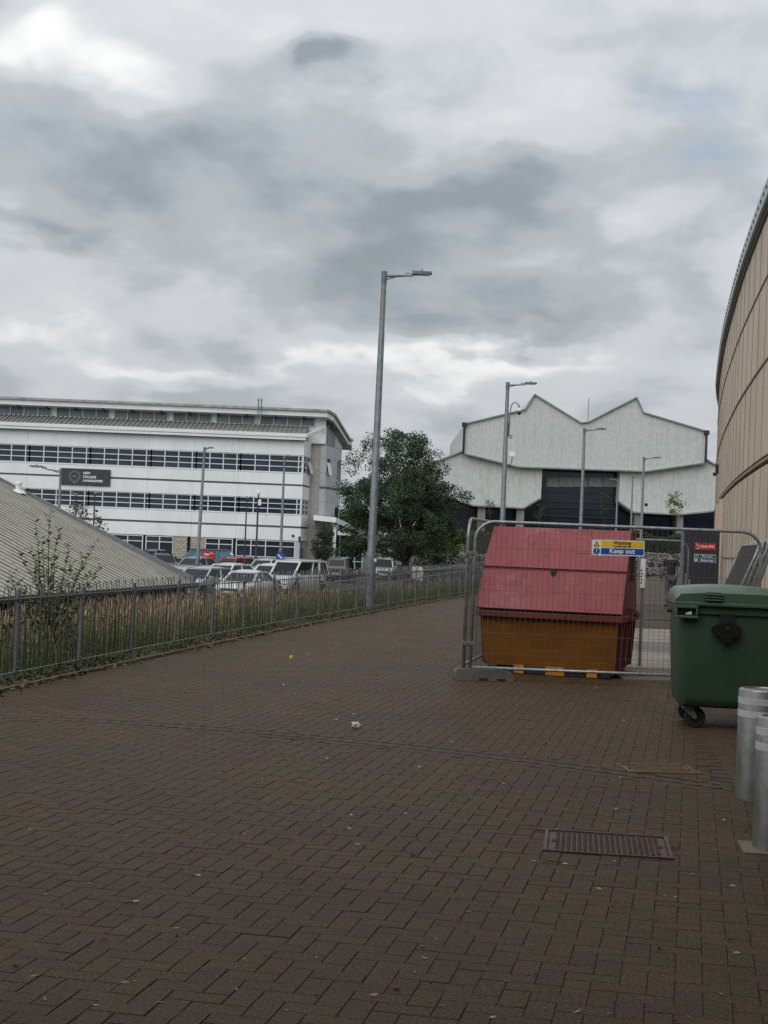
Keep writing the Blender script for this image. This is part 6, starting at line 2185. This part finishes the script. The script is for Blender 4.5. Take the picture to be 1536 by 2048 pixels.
# ------------------------------------------------------------------ blue skip in front of the college
M['blue_skip'] = pmat('weathered_blue_paint', srgb(86, 124, 142), srgb(70, 104, 122), scale=3, rough=0.6, stain=srgb(92, 76, 64), stain_scale=2.5, stain_amt=0.6, streak=0.2)
c = P(417, 1110, 126.5)
bs_ = thing('blue_skip', 'weathered blue skip with a red sign in front of the college', 'skip', (c.x, 126.5, LOW))
wS, hS = 2.15, P(417, 1099, 126.5).z - LOW
q_ = MB()
q_.prism([(-wS * 0.62, 0, 0.12), (wS * 0.62, 0, 0.12), (wS, 0, hS * 0.62), (wS * 0.74, 0, hS), (-wS * 0.70, 0, hS), (-wS, 0, hS * 0.62)][::-1], (0, 1.7, 0))
q_.build('body', M['blue_skip'], bs_)
for xx in (-0.9, -0.1, 0.75):
    MB().bx(xx, xx + 0.10, -0.07, -0.002, 0.2, hS * 0.98).build('rib', M['blue_skip'], bs_)
MB().beam((-wS * 0.72, -0.03, hS + 0.02), (wS * 0.76, -0.03, hS + 0.02), 0.12, 0.08).build('rim', M['galv_dark'], bs_)
rs2 = MB().bx(-0.55, 0.52, -0.12, -0.08, hS * 0.60, hS * 0.60 + 0.62).build('red_sign', M['s_red'], bs_)
text('Skips', 0.22, M['s_white'], rs2, (-0.15, -0.13, hS * 0.60 + 0.33), bold=0.008, extrude=0.004)
MB().bx(0.10, 0.42, -0.128, -0.121, hS * 0.60 + 0.40, hS * 0.60 + 0.45).build('rule', M['s_white'], rs2)
pr_ = MB(); pr_.lathe([(0.20, 0), (0.26, 0.1), (0.2, 0.22), (0.05, 0.3)], 10, (wS * 0.85, 0.4, hS * 0.72)); pr_.build('rubble_bag', M['white_paint'], bs_, smooth=True)
# small round road sign on the twin lamp
c = P(560, 1113, 103.6)
rsg = thing('round_road_sign', 'small round blue road sign on the twin-headed lamp post', 'sign', (c.x, 103.75, 0))
MB().lathe([(0.29, -0.01), (0.29, 0.01)], 20, (0, 0, c.z), axis='Y').build('disc', M['s_blue'], rsg)
MB().beam((-0.16, -0.014, c.z + 0.12), (0.14, -0.014, c.z - 0.12), 0.004, 0.09).build('arrow', M['s_white'], rsg)

# ------------------------------------------------------------------ people
M['skin'] = pmat('skin', srgb(150, 112, 92), srgb(136, 98, 80), scale=10, rough=0.6)
M['hair'] = pmat('dark_hair', srgb(30, 26, 24), srgb(20, 18, 17), scale=20, rough=0.7)
M['navy_cloth'] = pmat('dark_navy_cloth', srgb(34, 36, 44), srgb(26, 28, 34), scale=12, rough=0.9)
M['grey_cloth'] = pmat('grey_trouser_cloth', srgb(84, 84, 90), srgb(66, 66, 72), scale=12, rough=0.9)
M['white_cloth'] = pmat('white_cotton', srgb(214, 212, 206), srgb(196, 194, 188), scale=12, rough=0.9)
M['dark_cloth'] = pmat('dark_cloth', srgb(40, 40, 44), srgb(30, 30, 34), scale=12, rough=0.9)
M['shoe'] = pmat('dark_shoe', srgb(28, 27, 28), None, rough=0.7)


def skinned(name, chains, mat, parent, root=0, subd=2):
    """chains: lists of ((x,y,z), (rx, ry)); equal positions are shared"""
    vs, rad, es, idx = [], [], [], {}
    for ch in chains:
        prev = None
        for p, r in ch:
            key = tuple(round(v, 4) for v in p)
            if key not in idx:
                idx[key] = len(vs); vs.append(p); rad.append(r)
            if prev is not None:
                es.append((prev, idx[key]))
            prev = idx[key]
    me = bpy.data.meshes.new(name)
    me.from_pydata(vs, es, [])
    o = link(name, me, parent)
    o.modifiers.new('skin', 'SKIN').use_smooth_shade = True
    if not me.skin_vertices:
        with bpy.context.temp_override(object=o, active_object=o):
            bpy.ops.mesh.customdata_skin_add()
    for i, sv in enumerate(me.skin_vertices[0].data):
        r = rad[i]
        sv.radius = (r, r) if isinstance(r, (int, float)) else r
        sv.use_root = (i == root)
    s = o.modifiers.new('subd', 'SUBSURF'); s.levels = subd; s.render_levels = subd
    me.materials.append(mat)
    return o


def person(label, loc, rz, h, shirt, trousers, stride=0.12, tunic=False, hair_long=False, bag=False):
    t = thing('person', label, 'person', loc, rz)
    k = h / 1.75
    def S(x, y, z):
        return (x * k, y * k, z * k)
    pel = (S(0, 0, 0.95), 0.125 * k)
    legs, arms = [], []
    for s in (-1, 1):
        yo = s * stride
        legs.append([pel, (S(s * 0.09, 0, 0.90), 0.092 * k), (S(s * 0.105, yo * 0.6 - 0.02, 0.50), 0.062 * k), (S(s * 0.11, yo + 0.03, 0.09), 0.042 * k), (S(s * 0.12, yo - 0.02, 0.04), 0.042 * k), (S(s * 0.125, yo - 0.15, 0.03), 0.032 * k)])
        sh = (S(s * 0.17, 0.0, 1.42), 0.065 * k)
        el = (S(s * 0.245, 0.03 - yo * 0.5, 1.14), 0.044 * k)
        wr = (S(s * 0.25, -0.03 - yo * 1.1, 0.90), 0.028 * k)
        pa = (S(s * 0.245, -0.045 - yo * 1.2, 0.83), (0.018 * k, 0.036 * k))
        arms.append([(S(0, 0, 1.42), 0.115 * k), sh, el, wr, pa])
        for q, (dy, ln) in enumerate(((-0.03, 0.075), (-0.01, 0.088), (0.01, 0.083), (0.03, 0.066))):
            p1 = S(s * 0.243, -0.045 - yo * 1.2 + dy, 0.80); p2 = S(s * 0.232, -0.05 - yo * 1.2 + dy, 0.80 - ln)
            arms.append([pa, (p1, 0.0085 * k), (p2, 0.007 * k)])
        arms.append([pa, (S(s * 0.225, -0.085 - yo * 1.2, 0.81), 0.010 * k), (S(s * 0.218, -0.10 - yo * 1.2, 0.77), 0.008 * k)])
    spine = [pel, (S(0, -0.01, 1.15), (0.125 * k, 0.095 * k)), (S(0, 0, 1.42), 0.115 * k), (S(0, 0.0, 1.50), 0.055 * k), (S(0, -0.015, 1.57), 0.062 * k), (S(0, -0.02, 1.66), 0.085 * k), (S(0, -0.01, 1.72), 0.06 * k)]
    skinned('body', [spine] + legs + arms, M['skin'], t)
    # face
    fc = MB()
    fc.box(S(0, -0.108, 1.635), (0.022 * k, 0.03 * k, 0.045 * k), taper=0.5); fc.build('nose', M['skin'], t, bevel=0.004)
    for s in (-1, 1):
        MB().lathe([(0.012 * k, -0.004), (0.012 * k, 0.004)], 10, S(s * 0.032, -0.098, 1.66), axis='Y').build('eye', M['white_paint'], t)
        MB().box(S(s * 0.088, -0.01, 1.645), (0.018 * k, 0.035 * k, 0.06 * k)).build('ear', M['skin'], t, bevel=0.006)
    MB().box(S(0, -0.098, 1.595), (0.045 * k, 0.01, 0.012 * k)).build('mouth', pmat('lips', srgb(140, 84, 76), None, rough=0.6), t)
    # clothes over the body
    tr_ = []
    for lg in legs:
        tr_.append([(p, (r if isinstance(r, float) else r[0]) * 1.14 + 0.008) for p, r in lg[:4]])
    skinned('trousers', tr_, trousers, t)
    bot = 0.78 if tunic else 0.90
    sh_ = [[(S(0, 0, 1.15), (0.15 * k, 0.115 * k)), (S(0, 0, 1.42), 0.128 * k), (S(0, 0, 1.475), 0.075 * k)], [(S(0, 0, 1.15), (0.15 * k, 0.115 * k)), (S(0, 0, bot + 0.08), (0.155 * k, 0.125 * k)), (S(0, 0, bot), (0.16 * k, 0.13 * k))]]
    for s, arm in ((-1, arms[0]), (1, arms[6])):
        e = arm[2][0] if not tunic else arm[3][0]
        shp = Vector(arm[1][0]); ee = Vector(arm[2][0])
        mid = shp.lerp(ee, 0.72)
        ch = [(S(0, 0, 1.42), 0.128 * k), (tuple(shp), 0.078 * k), (tuple(mid), 0.066 * k)]
        if tunic:
            ch.append((tuple(Vector(arm[3][0])), 0.045 * k))
        sh_.append(ch)
    skinned('shirt', sh_, shirt, t)
    hr = [[(S(0, 0.012, 1.62), 0.088 * k), (S(0, 0.0, 1.69), 0.094 * k), (S(0, -0.005, 1.735), 0.062 * k)]]
    if hair_long:
        hr[0].insert(0, (S(0, 0.04, 1.50), 0.06 * k))
    skinned('hair', hr, M['hair'], t)
    for s in (-1, 1):
        yo = s * stride
        skinned('shoe', [[(S(s * 0.111, yo + 0.04, 0.06), 0.062 * k), (S(s * 0.120, yo - 0.05, 0.048), 0.060 * k), (S(s * 0.127, yo - 0.19, 0.036), 0.048 * k)]], M['shoe'], t)
    return t


q = G(1339, 1213)
person('man in a dark T-shirt and grey trousers walking away past the green bin', (q.x, q.y, 0.0), math.radians(176), 1.76, M['navy_cloth'], M['grey_cloth'], stride=0.13)
wq = P(836, 1119, 74)
wz_ = wq.z - 1.66
person('person in a loose white top walking beyond the railing fence', (wq.x, 74, float(ground_z(wq.x, 74)) - 0.02), math.radians(150), wq.z - float(ground_z(wq.x, 74)), M['white_cloth'], M['dark_cloth'], tunic=True, hair_long=True)
# ------------------------------------------------------------------ trees, shrubs, hedges
M['bark'] = pmat('grey_brown_bark', srgb(74, 66, 58), srgb(54, 48, 42), scale=6, rough=0.95, bump=0.5, bscale=20)
M['leaf_dark'] = pmat('dark_green_leaf', srgb(74, 89, 66), srgb(52, 66, 50), scale=0.9, rough=0.7, spec=0.15, rand=0.45, world=True)
M['leaf_mid'] = pmat('mid_green_leaf', srgb(76, 92, 50), srgb(56, 74, 40), scale=0.9, rough=0.7, spec=0.15, rand=0.4, world=True)
M['leaf_light'] = pmat('yellow_green_leaf', srgb(128, 132, 66), srgb(104, 112, 54), scale=2, rough=0.6, rand=0.35, world=True)
M['leaf_shrub'] = pmat('shrub_leaf', srgb(138, 148, 92), srgb(104, 118, 70), scale=5, rough=0.55, rand=0.35, world=True)


def bezier(a, b, c, n=6):
    return [a * ((1 - t) ** 2) + b * (2 * t * (1 - t)) + c * (t * t) for t in [i / n for i in range(n + 1)]]


def tree(name, label, base, clumps, leaf, n_per, spread, size, trunk_r, fork, group=None, seed=1, limb_r=0.5, aspect=0.6, limbs=26, flat=0.8):
    """clumps: crown clump centres; the limbs run from the trunk to them"""
    r = np.random.default_rng(seed)
    base = Vector(base)
    t = thing(name, label, 'tree', base, 0, group)
    cl = np.array([tuple(Vector(c) - base) for c in clumps])
    top = cl[:, 2].max()
    fork = max(fork, 0.3)
    cxm = cl.mean(0)
    tr = MB()
    tip = Vector((cxm[0] * 0.8, cxm[1] * 0.6, top * 0.82))
    spine = bezier(Vector((0, 0, -0.3)), Vector((0.1 * r.normal(), 0.1 * r.normal(), top * 0.4)), tip, 9)
    tr.tube(spine, [trunk_r * (1.25 if i == 0 else 1.0) * (1 - 0.86 * (i / 9) ** 0.9) for i in range(10)], 10)
    tr.build('trunk', M['bark'], t, smooth=True)
    pick = r.permutation(len(cl))[:limbs]
    lb = MB()
    for i in pick:
        c = Vector(cl[i])
        hz = min(max(fork, c.z * (0.35 + 0.35 * r.random())), top * 0.75)
        f = hz / max(top * 0.82, 1e-3)
        st_ = spine[min(9, max(1, int(f * 9)))]
        mid = (st_ + c) / 2 + Vector((0, 0, 0.12 * (c - st_).length))
        rr = trunk_r * limb_r * (0.4 + 0.4 * r.random())
        lb.tube(bezier(st_, mid, c, 5), [rr * (1 - 0.88 * k / 5) for k in range(6)], 6)
    lb.build('limbs', M['bark'], t, smooth=True)
    pos = []
    for c in cl:
        k = int(n_per * (0.6 + 0.8 * r.random()))
        d = r.normal(size=(k, 3))
        d /= np.linalg.norm(d, axis=1)[:, None]
        rad = spread * (0.45 + 0.75 * r.random((k, 1)) ** 0.6) * (0.7 + 0.6 * r.random())
        pos.append(c + d * rad * np.array([1, 1, flat]))
    pos = np.concatenate(pos)
    V_, F_ = leaf_quads(pos, size, 0.8, up=0.7, aspect=aspect, seed=seed + 50)
    link('crown', np_mesh('crown', V_, F_, leaf), t)
    return t


def sample_ellipses(els, n, Y, depth, seed):
    """crown clump centres inside photo-shaped ellipses, spread in depth"""
    r = np.random.default_rng(seed)
    out = []
    area = np.array([e[2] * e[3] for e in els], float)
    area /= area.sum()
    for e, a in zip(els, area):
        for _ in range(max(2, int(n * a))):
            while True:
                x, y, z = r.uniform(-1, 1, 3)
                d = x * x + y * y + z * z
                if d < 1 and (d > 0.25 or r.random() < 0.5):
                    break
            out.append(P(e[0] + e[2] * x, e[1] + e[3] * y, Y + depth * z * min(1.0, e[2] / 80)))
    return out


# the big dark tree
els = [(800, 935, 70, 60), (790, 990, 95, 60), (735, 985, 48, 40), (730, 1050, 42, 45), (800, 1050, 100, 45), (866, 1002, 38, 40), (880, 1060, 38, 40), (770, 1092, 75, 22), (860, 1090, 60, 20), (720, 1092, 35, 18), (870, 960, 25, 30), (805, 885, 40, 18)]
cl = sample_ellipses(els, 300, 100.0, 4.0, 31)
extra = [(711, 914), (703, 936), (737, 890), (835, 878), (847, 890), (870, 913), (783, 872), (795, 870), (920, 1000), (934, 992), (905, 985), (892, 975), (745, 880), (688, 975), (695, 995)]
cl += [P(x, y, 99.0) for x, y in extra]
b0 = P(812, 1132, 100.0)
tree('broadleaf_tree', 'big dark broadleaf tree between the college and the white hall', (b0.x, 100.0, -1.2), cl, M['leaf_dark'], 250, 0.54, 0.125, 0.30, 2.0, seed=41, limbs=60)
# narrow dark tree at the college entrance
cl = sample_ellipses([(648, 1065, 16, 22), (645, 1095, 22, 26), (655, 1108, 20, 14)], 70, 126.0, 2.0, 33)
tree('entrance_tree', 'narrow dark tree in front of the college entrance', (P(648, 1120, 126).x, 126.0, LOW), cl, M['leaf_dark'], 90, 0.36, 0.14, 0.10, 0.8, seed=43, limbs=20)
# low dark bushes below the big tree
cl = sample_ellipses([(905, 1085, 34, 24), (862, 1098, 30, 16)], 60, 112.0, 2.5, 35)
tree('dark_bush', 'dark green bush growing above the stone wall beside the big tree', (P(890, 1110, 112).x, 112.0, 0.4), cl, M['leaf_mid'], 110, 0.5, 0.15, 0.08, 0.4, seed=44, limbs=20)
cl = sample_ellipses([(875, 1118, 13, 7)], 14, 108.0, 0.6, 36)
tree('wall_bush', 'small rounded bush in front of the stone wall', (P(875, 1124, 108).x, 108.0, -0.4), cl, M['leaf_dark'], 110, 0.24, 0.12, 0.05, 0.3, seed=45, limbs=8)
# background trees beyond
cl = sample_ellipses([(700, 1040, 34, 16), (745, 1048, 30, 12)], 60, 260.0, 6.0, 37)
tree('far_tree', 'distant rounded trees showing past the college end wall', (P(712, 1060, 260).x, 260.0, 0.0), cl, M['leaf_mid'], 90, 1.2, 0.5, 0.3, 2.0, seed=46, limbs=10)
# small tree behind the corrugated roof
cl = sample_ellipses([(150, 1018, 22, 14), (178, 1035, 28, 18), (195, 1052, 16, 12)], 34, 58.0, 1.2, 38)
tree('roadside_tree', 'thin leafy tree showing above the corrugated roof edge', (P(172, 1060, 58).x, 58.0, LOW), cl, M['leaf_dark'], 14, 0.22, 0.10, 0.05, 1.0, seed=47, limbs=26)
# saplings before the hall
for i, (px_, y0, y1, Y_, lf, lab, npr) in enumerate(((1350, 983, 1034, 92, 'leaf_light', 'yellow-green sapling before the hall\'s right wing', 26), (1207, 985, 1040, 120, 'leaf_dark', 'thin dark sapling in front of the hall\'s dark opening', 16),
                                            (1077, 1003, 1040, 120, 'leaf_dark', 'bare-looking sapling at the left side of the dark opening', 9), (979, 993, 1028, 122, 'leaf_dark', 'wispy sapling before the hall\'s left wing', 9))):
    cl = sample_ellipses([(px_, (y0 + y1) / 2, 17 if i == 0 else 11, (y1 - y0) / 2)], 26, Y_, 0.5, 60 + i)
    zb = 0.0 if Y_ < 100 else 1.7
    tree('sapling', lab, (P(px_ + 2, 1100, Y_).x, Y_, zb), cl, M[lf], npr, 0.17, 0.11, 0.03, 2.2, group='saplings in front of the hall', seed=70 + i, limbs=16, limb_r=0.3)

# shrub behind the fence
sb = G(112, 1290)
YB_ = 18.6
sbx = P(105, 1200, YB_)
shrub = thing('young_shrub', 'leafy young shrub rising above the railing fence at the left', 'shrub', (sbx.x, YB_, float(ground_z(sbx.x, YB_)) - 0.03))
r_ = np.random.default_rng(91)
stems = MB(); LV, LF, nvt = [], [], 0
tips = [(100, 1026, 0), (72, 1050, 0.3), (138, 1092, -0.2), (190, 1088, 0.1), (60, 1100, 0.4), (165, 1120, -0.3), (118, 1062, 0.2), (40, 1112, -0.2), (85, 1085, -0.4), (145, 1130, 0.3), (200, 1130, 0.2), (70, 1135, 0.1), (110, 1110, -0.3), (30, 1150, 0.2), (175, 1150, 0.0), (20, 1160, -0.1), (130, 1150, 0.4), (95, 1145, 0.45)]
base_l = Vector(shrub.location)
for (px_, py_, dy) in tips:
    tip = P(px_, py_, YB_ + dy) - base_l
    b0 = Vector((r_.normal() * 0.05, r_.normal() * 0.05, 0))
    mid = Vector((tip.x * 0.35 + r_.normal() * 0.05, tip.y * 0.35, tip.z * 0.6))
    pts = bezier(b0, mid, tip, 12)
    stems.tube(pts, [0.011 * (1 - 0.8 * k / 12) for k in range(13)], 5)
    for k in range(4, 13):
        for _ in range(8):
            p = pts[k] + Vector((r_.normal() * 0.012, r_.normal() * 0.012, r_.normal() * 0.03))
            ang = r_.random() * 2 * math.pi
            d = Vector((math.cos(ang), math.sin(ang), 0.25 + 0.5 * r_.random())).normalized()
            sd = d.cross(Vector((0, 0, 1))).normalized()
            nn = sd.cross(d)
            Ln = 0.082 * (0.6 + 0.7 * r_.random()); W_ = Ln * 0.48
            q = [p, p + d * Ln * 0.35 + sd * W_ * 0.5, p + d * Ln * 0.75 + sd * W_ * 0.38 + nn * -0.004, p + d * Ln - nn * 0.012, p + d * Ln * 0.75 - sd * W_ * 0.38 + nn * -0.004, p + d * Ln * 0.35 - sd * W_ * 0.5]
            LV += [tuple(v) for v in q]
            LF += [(nvt, nvt + 1, nvt + 2, nvt + 3), (nvt, nvt + 3, nvt + 4, nvt + 5)]
            nvt += 6
stems.build('stems', M['bark'], shrub, smooth=True)
link('foliage', np_mesh('foliage', LV, LF, M['leaf_shrub']), shrub)

# ------------------------------------------------------------------ stone retaining wall, bank and hedge
M['stone'] = pmat('grey_rubble_stone', srgb(140, 138, 136), srgb(104, 102, 102), scale=2.5, rough=0.9, rand=0.35, bump=0.3, bscale=10, world=True)
M['wall_core'] = pmat('wall_joint', srgb(58, 56, 54), srgb(44, 42, 40), scale=4, rough=0.95, world=True)
WA, WB_ = Vector((P(815, 1130, 113).x, 113, 0)), Vector((P(1480, 1140, 127).x, 127, 0))
wall = thing('stone_wall', 'grey rubble retaining wall below the hedge and the white hall', 'wall', (0, 0, 0))


def wall_top(f):
    return 0.72 + (1.72 - 0.72) * min(1, f / 0.55)


def wall_bot(f):
    return -1.3 + 1.3 * min(1, f / 0.35)


cw = MB()
nseg = 30
for i in range(nseg):
    f0, f1 = i / nseg, (i + 1) / nseg
    a, b = WA.lerp(WB_, f0), WA.lerp(WB_, f1)
    cw.prism([(a.x, a.y + 0.15, wall_bot(f0) - 0.3), (b.x, b.y + 0.15, wall_bot(f1) - 0.3), (b.x, b.y + 0.15, wall_top(f1) - 0.06), (a.x, a.y + 0.15, wall_top(f0) - 0.06)][::-1], (0, 0.6, 0))
cw.build('core', M['wall_core'], wall)
stn = MB()
r_ = np.random.default_rng(77)
Lw = (WB_ - WA).length
x = 0.0
rows_y = -1.5
while rows_y < 1.75:
    hgt = 0.085 + 0.06 * r_.random()
    x = -0.2 * r_.random()
    while x < Lw:
        w = 0.10 + 0.16 * r_.random()
        f = min(1, max(0, (x + w / 2) / Lw))
        if wall_bot(f) - 0.1 < rows_y and rows_y + hgt * 0.6 < wall_top(f):
            c = WA.lerp(WB_, f)
            stn.box((c.x, c.y + 0.10 + 0.05 * r_.normal(), rows_y + hgt / 2 + 0.02 * r_.normal()), (w * 0.95, 0.3, hgt * 0.95), R=Matrix.Rotation(r_.normal() * 0.35, 3, 'Y') @ Matrix.Rotation(r_.normal() * 0.2, 3, 'Z') @ Matrix.Rotation(r_.normal() * 0.15, 3, 'X'), taper=0.8 + 0.2 * r_.random())
        x += w
    rows_y += hgt
o = stn.build('rubble_stones', M['stone'], wall)
o['kind'] = 'stuff'
# grass bank behind the wall up to the hall
M['lawn'] = pmat('mown_lawn', srgb(78, 88, 50), srgb(62, 74, 42), scale=0.8, rough=0.95, bump=0.3, bscale=12, grain=0.2, gscale=20, world=True)
bk = MB()
for i in range(nseg):
    f0, f1 = i / nseg, (i + 1) / nseg
    a, b = WA.lerp(WB_, f0), WA.lerp(WB_, f1)
    bk.add([(a.x, a.y + 0.6, wall_top(f0) - 0.05), (b.x, b.y + 0.6, wall_top(f1) - 0.05), (b.x + 2, 150, 1.9), (a.x - 1, 150, 1.7), (b.x + 4, 215, 2.0), (a.x - 4, 215, 2.0)], [(0, 1, 2, 3), (3, 2, 4, 5)])
structure(bk.build('lawn', M['lawn']))
# hedge
M['hedge'] = pmat('hedge_leaf', srgb(70, 80, 46), srgb(48, 60, 34), scale=0.7, rough=0.7, rand=0.4, world=True)
hd = thing('hedge', 'clipped green hedge along the top of the stone wall', 'hedge', (0, 0, 0))
hp_ = []
for f in np.linspace(0.16, 1.0, 1500):
    c = WA.lerp(WB_, float(f))
    for _ in range(26):
        z = wall_top(f) + 0.15 + 1.5 * r_.random() * (0.9 + 0.2 * math.sin(f * 40))
        hp_.append((c.x + 0.1 * r_.normal(), c.y + 1.4 + (r_.random() - 0.5) * 1.3, z))
V_, F_ = leaf_quads(np.array(hp_), 0.19, 0.8, seed=78)
link('foliage', np_mesh('foliage', V_, F_, M['hedge']), hd)
hc = MB()
for i in range(5, nseg):
    f0, f1 = i / nseg, (i + 1) / nseg
    a, b = WA.lerp(WB_, f0), WA.lerp(WB_, f1)
    hc.prism([(a.x, a.y + 1.0, wall_top(f0)), (b.x, b.y + 1.0, wall_top(f1)), (b.x, b.y + 1.0, wall_top(f1) + 1.35), (a.x, a.y + 1.0, wall_top(f0) + 1.35)][::-1], (0, 0.8, 0))
hc.build('dense_core', M['hedge'], hd)
# railing on the wall
rl = thing('wall_railing', 'low grey railing standing on top of the stone wall', 'railing', (0, 0, 0))
for i in range(6, nseg):
    f0, f1 = i / nseg, (i + 1) / nseg
    a, b = WA.lerp(WB_, f0), WA.lerp(WB_, f1)
    a.z, b.z = wall_top(f0), wall_top(f1)
    MB().beam(a + Vector((0, 0.3, -0.02)), a + Vector((0, 0.3, 0.95)), 0.06, 0.06).build('post', M['black_metal'], rl)
    q = MB()
    q.beam(a + Vector((0, 0.3, 0.9)), b + Vector((0, 0.3, 0.9)), 0.05, 0.05); q.beam(a + Vector((0, 0.3, 0.15)), b + Vector((0, 0.3, 0.15)), 0.04, 0.04)
    for k in range(1, 10):
        c = a.lerp(b, k / 10); q.beam(c + Vector((0, 0.3, 0.15)), c + Vector((0, 0.3, 0.9)), 0.025, 0.025)
    q.build('rail_panel', M['black_metal'], rl)
# grass patch and picnic table
gpx = G(1305, 1158)
gp_ = MB(); gp_.add([(gpx.x + 3.2 * math.cos(a) * (1 + 0.1 * math.sin(3 * a)), gpx.y + 5.5 * math.sin(a), 0.02) for a in np.linspace(0, 2 * math.pi, 24, endpoint=False)], [tuple(range(24))])
structure(gp_.build('grass_patch', M['lawn']))
tb_ = P(1309, 1140, 99)
pt = thing('picnic_table', 'pale picnic table in front of the stone wall', 'table', (tb_.x, 99, 0.0), 0.1)
for k in range(4):
    MB().bx(-0.9, 0.9, -0.36 + k * 0.18, -0.36 + k * 0.18 + 0.165, 0.70, 0.745).build('top_plank', M['concrete'], pt)
for s in (-1, 1):
    MB().bx(-0.9, 0.9, s * 0.72 - 0.12, s * 0.72 + 0.12, 0.41, 0.45).build('bench_plank', M['concrete'], pt)
for xx in (-0.6, 0.6):
    l = MB(); l.beam((xx, -0.25, 0.69), (xx, -0.65, 0.0), 0.08, 0.08); l.beam((xx, 0.25, 0.69), (xx, 0.65, 0.0), 0.08, 0.08); l.build('leg_frame', M['dark_timber'], pt)
    MB().beam((xx, -0.82, 0.38), (xx, 0.82, 0.38), 0.06, 0.05).build('cross_beam', M['dark_timber'], pt)
for dx_, lab, s_ in ((-0.25, 'taller dark bag standing on the picnic table', 1.0), (0.30, 'smaller dark bag lying on the picnic table', 0.7)):
    bg = thing('bag', lab, 'bag', (tb_.x + dx_, 98.9, 0.745))
    q = MB(); q.loft([rrect(0.16 * s_, 0.10, 0.05, 0.0), rrect(0.19 * s_, 0.12, 0.06, 0.12 * s_), rrect(0.15 * s_, 0.09, 0.05, 0.30 * s_), rrect(0.07 * s_, 0.05, 0.03, 0.36 * s_)]); q.build('pack', M['dark_cloth'], bg, smooth=True)
    q = MB(); q.tube([(-0.06 * s_, 0, 0.34 * s_), (0, 0, 0.42 * s_), (0.06 * s_, 0, 0.34 * s_)], 0.012, 6); q.build('strap', M['black_plastic'], bg)
# ramp handrails beyond the fence
hr = thing('ramp_handrail', 'pale double handrail of the ramp beyond the railing fence', 'handrail', (0, 0, 0))
for k, (pa, pb) in enumerate((((664, 1184, 52), (962, 1136, 66)), ((640, 1168, 62), (955, 1128, 74)))):
    a, b = P(*pa), P(*pb)
    q = MB(); q.tube([a, b], 0.026, 8); q.build('rail', M['galv_light'], hr)
    for f in np.linspace(0.03, 0.97, 6):
        c = a.lerp(b, float(f))
        gz = float(ground_z(c.x, c.y)) - 0.06
        q = MB(); q.tube([(c.x, c.y, min(gz, c.z - 0.7)), c], 0.022, 6); q.build('upright', M['galv'], hr)
